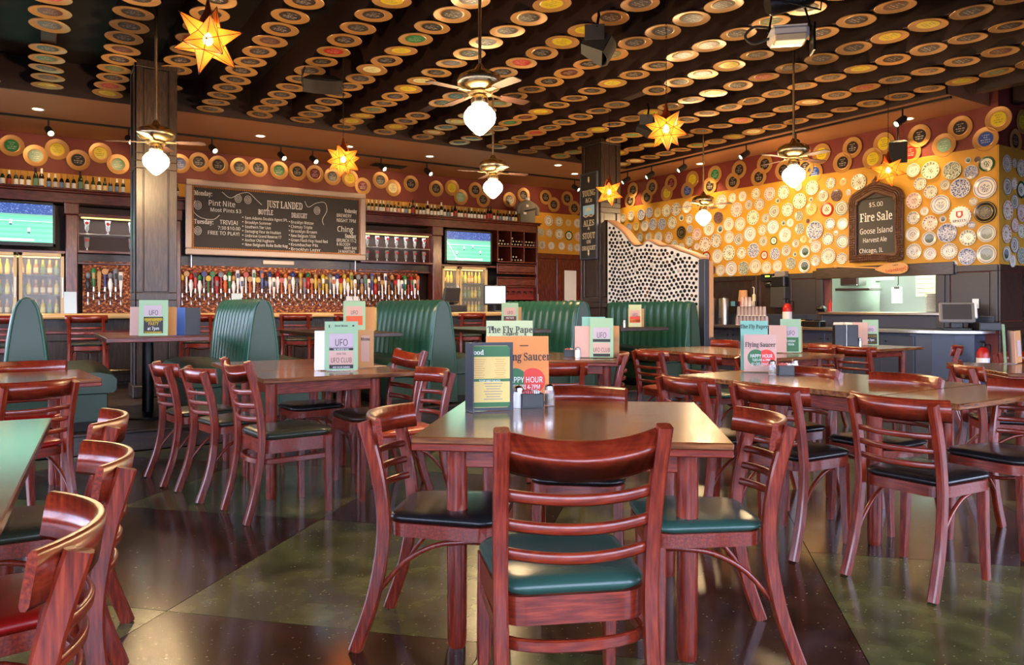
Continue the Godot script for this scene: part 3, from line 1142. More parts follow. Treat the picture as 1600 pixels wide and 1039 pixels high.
# ---------------------------------------------------------------- lamps
func omni(called: String, at: Vector3, c: Color, e: float, size := 0.1) -> void:
	var l := OmniLight3D.new()
	l.name = numbered(called)
	l.position = at
	l.light_color = c
	l.light_energy = e
	l.light_size = size
	l.omni_range = 25.0
	l.omni_attenuation = 2.0
	l.shadow_enabled = true
	add_child(l)


func spot(called: String, at: Vector3, to: Vector3, c: Color, e: float, angle: float, size := 0.04) -> void:
	var l := SpotLight3D.new()
	l.name = numbered(called)
	add_child(l)
	var up := Vector3.UP if absf((to - at).normalized().y) < 0.95 else Vector3.RIGHT
	l.look_at_from_position(at, to, up)
	l.light_color = c
	l.light_energy = e
	l.light_size = size
	l.spot_angle = angle
	l.spot_angle_attenuation = 0.7
	l.spot_range = 25.0
	l.spot_attenuation = 2.0
	l.shadow_enabled = true


func area(called: String, at: Vector3, to: Vector3, sz: Vector2, c: Color, e: float) -> void:
	var l := AreaLight3D.new()
	l.name = numbered(called)
	add_child(l)
	var up := Vector3.UP if absf((to - at).normalized().y) < 0.95 else Vector3.BACK
	l.look_at_from_position(at, to, up)
	l.area_size = sz
	l.light_color = c
	l.light_energy = e
	l.area_range = 25.0
	l.shadow_enabled = true


func glow(called: String, c: Color, e: float) -> StandardMaterial3D:
	var m := mat(called, c, 0.5)
	m.emission_enabled = true
	m.emission = c
	m.emission_energy_multiplier = e
	return m


func build_fans() -> void:
	# ceiling fans on long stems with an opal globe below
	glow("globe_glow", Color(1.0, 0.93, 0.78), 5.0)
	var names := ["hanging before the left pillar", "nearest to us, over the middle of the room", "over the second booth table, before the bottle shelf", "farthest right, in front of the yellow plate wall", "over the right tables, before the red band"]
	var spots := [Vector3(1.01, 2.65, -8.25), Vector3(2.89, 2.65, -5.0), Vector3(4.85, 2.69, -8.06), Vector3(9.05, 2.63, -8.47), Vector3(7.15, 2.66, -5.35)]
	var first: Node3D
	for i in spots.size():
		var lb: String = "brass ceiling fan with lit opal globe " + names[i]
		if i == 0:
			var f := thing("ceiling_fan", lb, "fan", spots[0], 0.0, "ceiling fans")
			first = f
			var gm := part("globe", MB.new().lathe([Vector2(0, -0.125), Vector2(0.03, -0.112), Vector2(0.075, -0.07), Vector2(0.115, -0.025), Vector2(0.125, 0.015), Vector2(0.12, 0.05), Vector2(0.09, 0.09), Vector2(0.06, 0.11), Vector2(0.056, 0.13), Vector2(0, 0.13)], 24).mesh(), M.globe_glow, f)
			gm.cast_shadow = GeometryInstance3D.SHADOW_CASTING_SETTING_OFF if false else GeometryInstance3D.SHADOW_CASTING_SETTING_ON
			part("fitter", MB.new().lathe([Vector2(0.0, 0.12), Vector2(0.066, 0.12), Vector2(0.07, 0.15), Vector2(0.06, 0.175), Vector2(0.05, 0.19), Vector2(0.0, 0.19)], 20).mesh(), M.brass, f)
			part("collar", MB.new().lathe([Vector2(0.0, 0.19), Vector2(0.09, 0.192), Vector2(0.1, 0.205), Vector2(0.09, 0.215), Vector2(0.0, 0.22)], 20).mesh(), M.brass, f)
			part("motor", MB.new().lathe([Vector2(0.0, 0.215), Vector2(0.1, 0.22), Vector2(0.15, 0.24), Vector2(0.175, 0.27), Vector2(0.178, 0.3), Vector2(0.16, 0.335), Vector2(0.11, 0.362), Vector2(0.05, 0.375), Vector2(0.036, 0.4), Vector2(0.018, 0.43), Vector2(0.0, 0.43)], 28).mesh(), M.brass, f)
			part("stem", MB.new().lathe([Vector2(0.0, 0.42), Vector2(0.013, 0.42), Vector2(0.013, 1.66), Vector2(0.0, 1.66)], 10).mesh(), M.brass, f)
			part("canopy", MB.new().lathe([Vector2(0.0, 1.58), Vector2(0.03, 1.59), Vector2(0.06, 1.63), Vector2(0.065, 1.69), Vector2(0.0, 1.69)], 16).mesh(), M.brass, f)
			mat("blade_wood", rgb(44, 22, 14), 0.6)
			for k in 4:
				var a := PI * 0.5 * k + 0.4
				var dir := Vector3(cos(a), 0, sin(a))
				var side := Vector3(-sin(a), 0.12, cos(a)).normalized()
				part("blade_iron", MB.new().sweep([dir * 0.08 + Vector3(0, 0.208, 0), dir * 0.2 + Vector3(0, 0.204, 0)], [Vector2(0.05, 0.006), Vector2(0.03, 0.006)], side.cross(dir)).mesh(), M.brass, f)
				part("blade", MB.new().sweep([dir * 0.19 + Vector3(0, 0.21, 0), dir * 0.24 + Vector3(0, 0.21, 0), dir * 0.44 + Vector3(0, 0.21, 0), dir * 0.47 + Vector3(0, 0.21, 0)], [Vector2(0.06, 0.007), Vector2(0.085, 0.007), Vector2(0.105, 0.007), Vector2(0.08, 0.007)], side.cross(dir)).mesh(), M.blade_wood, f)
		else:
			dup(first, spots[i], [0.0, 0.5, 0.2, 0.75, 0.3][i], lb, "ceiling fans")
		omni("fan_light", spots[i], Color(1.0, 0.84, 0.62), FAN_E, 0.11)


func build_stars() -> void:
	# many-pointed lanterns of amber glass in dark cames
	var amber := glow("star_amber", rgb(255, 150, 40), 0.05)
	amber.transparency = BaseMaterial3D.TRANSPARENCY_ALPHA
	amber.albedo_color = Color(0.88, 0.42, 0.1, 0.82)
	amber.roughness = 0.35
	amber.backlight_enabled = true
	amber.backlight = Color(1.0, 0.7, 0.35)
	glow("star_bulb", Color(1.0, 0.86, 0.56), 20.0)
	mat("came", rgb(60, 36, 18), 0.4, 0.6)
	mat("copper_cap", rgb(176, 84, 40), 0.25, 0.9)
	var phi := (1.0 + sqrt(5.0)) * 0.5
	var ico := []
	for a in [-1.0, 1.0]:
		for b in [-phi, phi]:
			ico.append(Vector3(0, a, b).normalized())
			ico.append(Vector3(a, b, 0).normalized())
			ico.append(Vector3(b, 0, a).normalized())
	# corners of the dodecahedron: middles of the icosahedron's faces
	var dod := []
	for i in 12:
		for j in range(i + 1, 12):
			for k in range(j + 1, 12):
				if ico[i].distance_to(ico[j]) < 1.1 and ico[j].distance_to(ico[k]) < 1.1 and ico[i].distance_to(ico[k]) < 1.1:
					dod.append((ico[i] + ico[j] + ico[k]).normalized())
	var star := thing("star_lantern", "big amber glass star lantern at the upper left, over the booths' end", "lantern", Vector3(0.87, 2.81, -4.78), 0.0, "star lanterns")
	var r0 := 0.098
	var tilt := Basis(Vector3(0.3, 0.2, 1.0).normalized(), 0.35)
	for i in 12:
		var ax: Vector3 = ico[i]
		var ring := []
		for d in dod:
			if d.dot(ax) > 0.7:
				ring.append(d)
		var u := ax.cross(Vector3(0.3, 0.9, 0.2)).normalized()
		var w := ax.cross(u)
		ring.sort_custom(func(p, q): return atan2(p.dot(w), p.dot(u)) < atan2(q.dot(w), q.dot(u)))
		var tip: Vector3 = tilt * (ax * 0.215)
		var came := MB.new()
		var corners := []
		for d in ring:
			corners.append(tilt * (d * r0))
		for k in 5:
			came.tube([corners[k], tip], 0.0022, 5)
			came.tube([corners[k], corners[(k + 1) % 5]], 0.0026, 5)
		var sp := part("spike", came.mesh(), M.came, star)
		for k in 5:
			var m := MB.new()
			var p: Vector3 = corners[k]
			var q: Vector3 = corners[(k + 1) % 5]
			var nn := (q - p).cross(tip - p).normalized()
			if nn.dot(p + q + tip) < 0.0:
				nn = -nn
			m.vert(p, nn)
			m.vert(q, nn)
			m.vert(tip, nn)
			m.face(0, 1, 2)
			part("pane", m.mesh(), amber, sp)
	part("bulb", MB.new().lathe([Vector2(0, -0.035), Vector2(0.025, -0.02), Vector2(0.03, 0.0), Vector2(0.02, 0.03), Vector2(0, 0.05)], 12).mesh(), M.star_bulb, star)
	part("cap", MB.new().lathe([Vector2(0, 0.08), Vector2(0.05, 0.085), Vector2(0.048, 0.12), Vector2(0.02, 0.18), Vector2(0.008, 0.24), Vector2(0, 0.24)], 16).mesh(), M.copper_cap, star)
	var chain := MB.new()
	for k in 44:
		var y := 0.24 + 0.03 * k
		var pts := []
		for j in 8:
			var a := TAU * j / 8.0
			var p := Vector3(cos(a) * 0.008, y + 0.017 + sin(a) * 0.019, 0)
			pts.append(p if k % 2 == 0 else Vector3(0, p.y, p.x))
		chain.tube(pts, 0.0022, 4, true)
	part("chain", chain.mesh(), M.black_metal, star)
	var names := ["", "star lantern of amber glass hanging in front of the chalkboard's right half", "star lantern of amber glass hanging over the middle tables, right of the speakers", "small star lantern beside the second pillar and its ale sign", "star lantern of amber glass hanging before the wine-coloured wall, above the framed slate"]
	var spots := [Vector3(0.87, 2.81, -4.78), Vector3(2.84, 2.82, -7.91), Vector3(4.84, 2.82, -4.98), Vector3(6.73, 2.8, -8.04), Vector3(9.05, 2.92, -5.38)]
	for i in 5:
		if i > 0:
			dup(star, spots[i], 0.7 * i, names[i], "star lanterns")
		omni("star_light", spots[i], Color(1.0, 0.66, 0.34), STAR_E, 0.04)


# ---------------------------------------------------------------- plates on walls and ceiling
# china kitchen: [z, height, radius, print]
const CHINA_KITCHEN := [
	[-5.06, 3.14, 0.102, 9], [-5.06, 2.20, 0.119, 5], [-5.06, 1.92, 0.127, 5], [-5.08, 2.82, 0.148, 3], [-5.08, 2.49, 0.148, 8], [-5.18, 3.22, 0.041, 15], [-5.23, 2.65, 0.055, 0], [-5.25, 2.33, 0.049, 2],
	[-5.26, 3.06, 0.095, 2], [-5.30, 3.23, 0.044, 5], [-5.30, 2.16, 0.111, 1], [-5.31, 1.90, 0.119, 2], [-5.40, 2.86, 0.137, 2], [-5.48, 1.81, 0.045, 10], [-5.51, 3.12, 0.126, 14], [-5.55, 1.99, 0.117, 11],
	[-5.58, 2.25, 0.136, 2], [-5.61, 2.93, 0.074, 6], [-5.64, 2.45, 0.050, 5], [-5.67, 2.66, 0.136, 3], [-5.81, 3.17, 0.127, 1], [-5.81, 2.86, 0.096, 0], [-5.82, 1.97, 0.092, 10], [-5.82, 2.41, 0.111, 12],
	[-5.83, 2.19, 0.104, 5], [-5.90, 2.59, 0.063, 10], [-5.96, 3.00, 0.092, 0], [-6.05, 2.76, 0.117, 7], [-6.05, 2.02, 0.113, 11], [-6.06, 3.21, 0.099, 11], [-6.06, 2.51, 0.094, 0], [-6.07, 2.27, 0.106, 10],
	[-6.92, 3.16, 0.125, 1], [-7.10, 3.02, 0.051, 0], [-7.19, 3.20, 0.064, 13], [-7.20, 2.53, 0.097, 10], [-7.20, 2.25, 0.113, 6], [-7.21, 1.98, 0.092, 0], [-7.22, 2.78, 0.118, 6], [-7.31, 3.00, 0.098, 15],
	[-7.32, 2.40, 0.046, 5], [-7.41, 3.21, 0.088, 0], [-7.42, 2.55, 0.093, 0], [-7.45, 2.03, 0.130, 11], [-7.46, 2.31, 0.099, 0], [-7.48, 2.79, 0.115, 4], [-7.55, 3.02, 0.100, 6], [-7.68, 2.20, 0.100, 7],
	[-7.69, 1.97, 0.090, 0], [-7.70, 2.47, 0.154, 2], [-7.75, 3.18, 0.120, 1], [-7.77, 2.83, 0.106, 13], [-7.78, 2.99, 0.037, 5], [-7.79, 2.30, 0.032, 1], [-7.84, 2.64, 0.037, 15], [-7.89, 2.13, 0.102, 5],
	[-7.90, 1.89, 0.113, 5], [-7.92, 2.34, 0.065, 13], [-7.99, 2.99, 0.130, 1], [-7.99, 2.52, 0.092, 14], [-8.01, 2.74, 0.081, 14], [-8.02, 3.24, 0.076, 7], [-8.07, 2.28, 0.071, 6], [-8.09, 2.10, 0.038, 5],
	[-8.17, 1.95, 0.104, 14], [-8.18, 2.64, 0.071, 10], [-8.23, 2.87, 0.115, 12], [-8.26, 2.17, 0.099, 6], [-8.28, 2.44, 0.127, 10], [-8.31, 3.18, 0.116, 0], [-8.32, 2.65, 0.044, 5], [-8.44, 3.05, 0.042, 5],
	[-8.44, 1.91, 0.100, 11], [-8.49, 2.13, 0.106, 2], [-8.51, 2.87, 0.112, 6], [-8.52, 2.36, 0.073, 9], [-8.53, 2.60, 0.123, 3], [-8.60, 3.19, 0.118, 7], [-8.67, 1.90, 0.106, 11], [-8.69, 2.77, 0.085, 6],
	[-8.72, 2.12, 0.079, 4], [-8.74, 2.37, 0.093, 6], [-8.76, 2.57, 0.093, 0], [-8.82, 3.03, 0.103, 0], [-8.90, 3.23, 0.097, 1], [-8.91, 1.93, 0.126, 11], [-8.95, 2.22, 0.132, 2], [-8.96, 2.81, 0.132, 1],
	[-9.03, 2.52, 0.133, 3], [-9.06, 3.05, 0.093, 6], [-9.17, 1.91, 0.125, 14], [-9.20, 3.22, 0.093, 10], [-9.22, 2.19, 0.105, 12], [-9.25, 2.72, 0.123, 11], [-9.29, 2.44, 0.113, 6], [-9.33, 2.99, 0.135, 7],
	[-9.43, 3.22, 0.089, 1], [-9.46, 1.91, 0.137, 3], [-9.51, 2.50, 0.114, 11], [-9.51, 2.21, 0.143, 1], [-9.52, 2.74, 0.124, 10], [-9.69, 3.18, 0.132, 7], [-9.72, 1.89, 0.109, 11], [-9.73, 2.67, 0.078, 5],
	[-9.77, 2.89, 0.115, 15], [-9.79, 2.16, 0.133, 10], [-9.82, 2.46, 0.133, 0], [-9.95, 1.91, 0.116, 15], [-9.99, 3.20, 0.116, 0], [-10.00, 2.70, 0.135, 10], [-10.07, 2.17, 0.104, 4], [-10.10, 2.41, 0.141, 12],
	[-10.31, 2.62, 0.119, 7], [-10.32, 2.38, 0.069, 10], [-10.49, 2.32, 0.063, 4], [-10.50, 2.74, 0.076, 2], [-10.51, 2.94, 0.095, 0], [-10.51, 2.50, 0.101, 0], [-10.57, 3.18, 0.120, 10], [-10.73, 2.98, 0.064, 5],
	[-10.73, 2.39, 0.089, 10], [-10.73, 2.69, 0.134, 8], [-10.87, 3.17, 0.129, 0], [-10.92, 2.46, 0.090, 0], [-10.98, 2.91, 0.123, 1], [-11.08, 2.62, 0.111, 12], [-11.14, 3.17, 0.124, 1], [-11.27, 2.91, 0.119, 2],
	[-11.38, 2.64, 0.119, 10], [-11.40, 3.16, 0.106, 13], [-11.54, 2.93, 0.120, 2], [-11.65, 3.19, 0.108, 2], [-11.67, 2.67, 0.094, 10], [-11.79, 2.92, 0.115, 10], [-11.90, 3.17, 0.116, 2], [-11.94, 2.69, 0.096, 0],
	[-12.06, 2.93, 0.089, 13], [-12.22, 3.18, 0.104, 0], [-12.29, 2.93, 0.090, 2], [-12.48, 3.16, 0.091, 0],
]
# china corner: [x, height, radius, print]
const CHINA_CORNER := [
	[11.04, 3.14, 0.121, 11], [11.26, 3.17, 0.064, 0], [11.44, 3.12, 0.120, 1], [11.06, 2.83, 0.121, 6], [11.26, 2.89, 0.080, 12], [11.45, 2.82, 0.120, 9], [11.06, 2.51, 0.133, 12], [11.27, 2.64, 0.105, 6],
	[11.45, 2.50, 0.120, 7], [11.27, 2.32, 0.096, 7], [11.03, 2.19, 0.126, 12], [11.45, 2.25, 0.097, 1], [11.26, 2.05, 0.114, 6], [11.04, 1.92, 0.104, 5], [11.21, 1.83, 0.086, 10], [11.45, 1.91, 0.115, 14],
]
# china bar: [x, height, radius, print]
const CHINA_BAR := [
	[9.82, 3.17, 0.117, 0], [10.11, 3.17, 0.107, 1], [10.39, 3.16, 0.085, 13], [10.65, 3.16, 0.105, 10], [9.61, 2.90, 0.091, 14], [9.84, 2.89, 0.091, 0], [10.12, 2.88, 0.114, 1], [10.40, 2.86, 0.111, 9],
	[10.67, 2.85, 0.105, 7], [9.64, 2.61, 0.102, 6], [9.90, 2.60, 0.088, 10], [10.19, 2.61, 0.092, 10], [10.44, 2.59, 0.089, 0], [10.65, 2.59, 0.094, 10],
]
const RING_BAR := [
	[-0.33, 3.70, "g"], [-0.02, 3.58, "t"], [0.27, 3.71, "y"], [0.56, 3.57, "k"], [0.87, 3.72, "y"], [1.13, 3.56, "g"], [2.07, 3.67, "b"], [2.38, 3.73, "k"], [2.70, 3.71, "k"],
	[3.06, 3.71, "k"], [3.39, 3.73, "k"], [3.76, 3.72, "g"], [4.10, 3.73, "k"], [4.43, 3.72, "m"], [4.77, 3.70, "k"], [5.12, 3.70, "y"], [5.38, 3.57, "m"], [5.75, 3.72, "k"],
	[6.02, 3.59, "w"], [6.41, 3.71, "k"], [6.98, 3.66, "k"], [7.35, 3.71, "y"], [7.56, 3.53, "t"], [7.92, 3.71, "k"], [8.11, 3.52, "k"], [8.78, 3.57, "k"], [9.15, 3.70, "k"],
	[9.75, 3.70, "k"], [9.98, 3.55, "k"], [10.36, 3.72, "k"], [10.57, 3.51, "k"],
]
const RING_KITCHEN := [
	[-12.27, 3.51, "k"], [-12.18, 3.73, "k"], [-11.74, 3.52, "k"], [-11.59, 3.71, "k"], [-11.15, 3.53, "y"], [-11.03, 3.72, "m"], [-10.58, 3.51, "b"], [-10.45, 3.71, "y"], [-10.00, 3.52, "k"],
	[-9.87, 3.72, "g"], [-9.44, 3.52, "k"], [-9.29, 3.72, "k"], [-8.85, 3.52, "k"], [-8.72, 3.73, "k"], [-8.33, 3.56, "k"], [-7.90, 3.54, "k"], [-7.59, 3.72, "y"], [-7.73, 3.43, "b"],
	[-7.21, 3.51, "k"], [-7.04, 3.72, "k"], [-6.70, 3.49, "y"], [-6.52, 3.69, "y"], [-6.12, 3.48, "r"], [-5.98, 3.70, "k"], [-5.63, 3.50, "t"], [-5.41, 3.70, "k"], [-5.08, 3.48, "b"],
	[-4.92, 3.72, "y"],
]
const RING_CORNER := [
	[11.32, 3.48, "k"], [11.52, 3.77, "y"],
]


func plate_meshes() -> void:
	# saucer plate: broad gold rim and a raised round in the middle; china plate: white dish with a printed well. Both lie facing up.
	M["saucer_rim"] = MB.new().lathe([Vector2(0.0, 0.0), Vector2(0.12, 0.0), Vector2(0.172, 0.014), Vector2(0.178, 0.02), Vector2(0.174, 0.024), Vector2(0.155, 0.021), Vector2(0.118, 0.012), Vector2(0.108, 0.012), Vector2(0.1, 0.016)], 28).mesh()
	M["saucer_face"] = MB.new().disc(Vector3(0, 0.0165, 0), Vector3.UP, Vector3.RIGHT, 0.102, 28).mesh()
	M["dish"] = MB.new().lathe([Vector2(0.0, 0.0), Vector2(0.6, 0.0), Vector2(0.97, 0.11), Vector2(1.0, 0.13), Vector2(0.98, 0.15), Vector2(0.94, 0.145)], 26).mesh()
	var print_ := MB.new()
	# printed well: dips from the rim to the middle
	var prof := [[0.0, 0.05], [0.58, 0.055], [0.66, 0.08], [0.95, 0.147]]
	for i in 3:
		var base := print_.v.size()
		for j in 27:
			var a := TAU * j / 26.0
			var d := Vector3(cos(a), 0, -sin(a))
			var sl: Vector2 = Vector2(-(prof[i + 1][1] - prof[i][1]), prof[i + 1][0] - prof[i][0]).normalized()
			for e in 2:
				var r: float = prof[i + e][0]
				print_.vert(d * r + Vector3(0, prof[i + e][1], 0), Vector3(d.x * sl.x, sl.y, d.z * sl.x), Vector2(0.5 + 0.5 * d.x * r, 0.5 + 0.5 * d.z * r))
		for j in 26:
			var b := base + j * 2
			if i > 0:
				print_.face(b, b + 1, b + 2)
			print_.face(b + 1, b + 2, b + 3)
	M["dish_print"] = print_.mesh()
	var heads := {"k": ["black", rgb(38, 30, 27), rgb(230, 226, 215)], "y": ["yellow", rgb(214, 190, 44), rgb(80, 84, 40)], "g": ["green", rgb(28, 112, 62), rgb(230, 235, 225)], "m": ["maroon", rgb(104, 18, 40), rgb(235, 220, 215)], "b": ["blue", rgb(40, 70, 150), rgb(235, 235, 240)], "t": ["pale green", rgb(132, 168, 140), rgb(236, 240, 232)], "w": ["cream", rgb(226, 216, 160), rgb(110, 96, 60)], "r": ["red", rgb(176, 40, 32), rgb(240, 225, 215)], "o": ["olive", rgb(88, 104, 62), rgb(220, 220, 190)], "n": ["brown", rgb(84, 42, 34), rgb(225, 205, 190)]}
	var s := 300
	for k in heads:
		var e: Array = heads[k]
		var m := mat("head_" + k, Color.WHITE, 0.3)
		m.albedo_texture = saucer_tex(e[1], e[2], s)
		m.set_meta("look", e[0])
		s += 1
	var wh := rgb(216, 211, 196)
	var chinas := [
		["floral white", wh, rgb(150, 160, 190), rgb(110, 126, 170), rgb(120, 130, 120), 0], ["green-wreathed white", rgb(226, 226, 206), rgb(130, 160, 130), rgb(110, 146, 116), rgb(150, 130, 110), 0],
		["blue-printed", rgb(206, 210, 224), rgb(90, 110, 170), rgb(92, 112, 170), rgb(225, 226, 232), 2], ["white blue-ringed", rgb(236, 234, 228), rgb(120, 136, 190), rgb(90, 110, 160), wh, 3],
		["red-rimmed", wh, rgb(184, 40, 36), rgb(150, 50, 60), wh, 1], ["landscape-painted", rgb(222, 220, 208), rgb(120, 130, 130), rgb(82, 110, 84), rgb(150, 176, 190), 5],
		["dark-ringed white", wh, rgb(52, 50, 56), rgb(70, 66, 80), wh, 3], ["pinkish floral", rgb(234, 208, 200), rgb(200, 140, 140), rgb(180, 120, 120), rgb(150, 110, 110), 0],
		["black and gold", rgb(34, 32, 32), rgb(180, 150, 80), rgb(176, 148, 84), rgb(34, 32, 32), 3], ["green-rimmed", rgb(228, 228, 216), rgb(34, 92, 58), rgb(90, 120, 90), wh, 1],
		["plain white", rgb(238, 234, 222), rgb(170, 160, 150), rgb(140, 120, 110), rgb(150, 120, 100), 3], ["fluted many-coloured", rgb(230, 222, 206), rgb(150, 140, 130), rgb(120, 70, 60), rgb(80, 100, 130), 4],
		["red-flowered", rgb(236, 224, 208), rgb(190, 90, 70), rgb(182, 66, 50), rgb(190, 120, 60), 0], ["creamy yellow", rgb(230, 212, 150), rgb(170, 130, 70), rgb(150, 110, 70), rgb(120, 110, 90), 3],
		["grey-green printed", rgb(196, 204, 190), rgb(120, 136, 122), rgb(122, 140, 124), rgb(210, 214, 204), 2], ["purple-brown pictured", rgb(120, 92, 84), rgb(80, 60, 70), rgb(70, 60, 96), rgb(180, 150, 120), 2],
	]
	for i in chinas.size():
		var e: Array = chinas[i]
		var m := mat("china_%d" % i, Color.WHITE, 0.22)
		m.albedo_texture = china_tex((e[1] as Color) * 0.93, (e[2] as Color) * 0.85, (e[3] as Color) * 0.72, (e[4] as Color) * 0.72, e[5], 500 + i)
		m.set_meta("look", e[0])
		var rim: Color = e[2] if e[5] == 1 else (e[1] as Color)
		mat("china_rim_%d" % i, rim, 0.22)


func saucer(called: String, at: Vector3, face: Vector3, right: Vector3, key: String, label: String, group: String, big := 1.0) -> void:
	var o := thing(called, label, "plate", at, 0.0, group)
	var rt := (right - face * face.dot(right)).normalized()
	o.transform = Transform3D(Basis(rt, face, rt.cross(face)).scaled_local(Vector3.ONE * big), at)
	part("rim", M.saucer_rim, M.gold, o)
	part("face", M.saucer_face, M["head_" + key], o)


func china(at: Vector3, face: Vector3, right: Vector3, r: float, style: int, label: String, group: String) -> void:
	var o := thing("china_plate", label, "plate", at, 0.0, group)
	o.transform = Transform3D(Basis(right, face, right.cross(face)).rotated(face, rng.randf_range(-0.25, 0.25)).scaled_local(Vector3(r, minf(r, 0.16), r)), at)
	part("dish", M.dish, M["china_rim_%d" % style], o)
	part("print", M.dish_print, M["china_%d" % style], o)


func hang_china(table: Array, along_x: bool, fixed: float, tiers: int, y0: float, y1: float, where: String, order: int, group: String) -> void:
	# tiers count from the top; within one the plates count from the named end
	var rows := {}
	for e in table:
		var tier := clampi(int((y1 - e[1]) / (y1 - y0) * tiers), 0, tiers - 1)
		if not rows.has(tier):
			rows[tier] = []
		rows[tier].append(e)
	var tier_names := {3: ["top", "middle", "bottom"], 5: ["top", "second", "middle", "fourth", "bottom"], 6: ["top", "second", "third", "fourth", "fifth", "bottom"]}
	for tier in rows:
		var row: Array = rows[tier]
		row.sort_custom(func(a, b): return a[0] * order < b[0] * order)
		for i in row.size():
			var e: Array = row[i]
			var label := "%s plate, %s tier, %s from the %s" % [M["china_%d" % e[3]].get_meta("look"), tier_names[tiers][tier], ORD[i + 1], where]
			if along_x:
				china(Vector3(e[0], e[1], fixed), Vector3.BACK, Vector3.RIGHT, e[2], e[3], label, group)
			else:
				china(Vector3(fixed, e[1], e[0]), Vector3.LEFT, Vector3.BACK, e[2], e[3], label, group)


func build_plates() -> void:
	plate_meshes()
	hang_china(CHINA_KITCHEN, false, WALL_X - 0.02, 6, 1.75, 3.38, "outer corner on the yellow kitchen wall", -1, "china plates on the yellow kitchen wall")
	hang_china(CHINA_CORNER, true, -4.91, 6, 1.75, 3.3, "corner on the side face by the alcove", 1, "china plates round the corner")
	hang_china(CHINA_BAR, true, WALL_Z + 0.02, 3, 2.45, 3.32, "shirt on the yellow board beside the bar", 1, "china plates beside the bar")
	# the big bottle-cap sign among them
	var cap := thing("bottle_cap_sign", "big white bottle-cap sign with red emblem between the china plates", "sign", Vector3(WALL_X - 0.02, 2.46, -5.4), 0.0)
	cap.transform.basis = Basis(Vector3.BACK, Vector3.LEFT, Vector3.UP * -1.0) if false else Basis(Vector3.BACK, Vector3.LEFT, Vector3.BACK.cross(Vector3.LEFT))
	var crimp := []
	for k in 84:
		var a := TAU * k / 84.0
		crimp.append(Vector2(cos(a), sin(a)) * (0.142 + 0.008 * sin(a * 21.0)))
	part("crimped_edge", MB.new().prism(crimp, 0.0, 0.02, Transform3D(), true).mesh(), M.white, cap)
	part("face", MB.new().lathe([Vector2(0, 0.02), Vector2(0.128, 0.02), Vector2(0.122, 0.034), Vector2(0.0, 0.036)], 30).mesh(), M.white, cap)
	var b := Basis(Vector3.RIGHT, Vector3.FORWARD, Vector3.UP)
	part("emblem", MB.new().prism([Vector2(-0.045, -0.075), Vector2(0.045, -0.075), Vector2(0.045, -0.01), Vector2(0.02, 0.018), Vector2(-0.02, 0.018), Vector2(-0.045, -0.01)], 0.036, 0.039).mesh(), M.red_paint, cap)
	part("emblem", MB.new().prism([Vector2(-0.022, -0.062), Vector2(0.022, -0.062), Vector2(0.022, -0.014), Vector2(0.0, 0.002), Vector2(-0.022, -0.014)], 0.037, 0.04).mesh(), M.white, cap)
	lettering("SPATEN", 0.034, M.ink, cap, Vector3(0, 0.0365, 0.06), b, serif)
	# plates on the wine-red bands
	for e in RING_BAR:
		pass
	var lists := [[RING_BAR, true, WALL_Z, "on the red band over the bar", "left"], [RING_KITCHEN, false, WALL_X, "on the red band over the yellow wall", "pillar"], [RING_CORNER, true, -4.93, "on the red side wall by the alcove", "corner"]]
	for l in lists:
		var src: Array = (l[0] as Array).duplicate()
		src.sort_custom(func(p, q): return p[0] < q[0])
		for i in src.size():
			var e: Array = src[i]
			var lb := "%s-centred gilt plate %s, %s from the %s" % [M["head_" + e[2]].get_meta("look"), l[3], ORD[i + 1], l[4]]
			if l[1]:
				saucer("gilt_plate", Vector3(e[0], e[1], l[2]), Vector3.BACK, Vector3.RIGHT, e[2], lb, "saucer plates on the red bands", 0.95)
			else:
				saucer("gilt_plate", Vector3(l[2], e[1], e[0]), Vector3.LEFT, Vector3.BACK, e[2], lb, "saucer plates on the red bands", 0.95)
	# plates under the ceiling beams
	var keys := "kkkknkkkykkknkokkkykkkkykwkkkgkkyknkr"
	var skips := {"2_5": 1, "4_3": 1, "9_4": 1, "12_9": 1}
	for i in range(1, BEAMS.size()):
		var x: float = BEAMS[i]
		var shift := rng.randf_range(-0.05, 0.05)
		for j in 26:
			var z := -10.93 + 0.39 * j + shift
			var p := Vector3(x, 3.93, z)
			var d := x * 0.5373 - z * 0.8434
			var u := (x * 0.8434 + z * 0.5373) / maxf(d, 0.1)
			if d < 5.6 or u > 0.76 or u < -0.72:
				continue
			var key: String = keys[rng.randi_range(0, keys.length() - 1)]
			if skips.has("%d_%d" % [i, j]):
				continue
			var lb := "%s-centred saucer plate under the %s ceiling beam from the left, %s from the bar end" % [M["head_" + key].get_meta("look"), ORD[i], ORD[j + 1]]
			saucer("saucer_plate", p + Vector3(rng.randf_range(-0.012, 0.012), rng.randf_range(0.0, 0.006) + 0.034, 0), (Vector3.DOWN + Vector3(rng.randf_range(-0.05, 0.05), 0, rng.randf_range(-0.05, 0.05))).normalized(), Vector3.RIGHT, key, lb, "saucer plates under the ceiling beams")


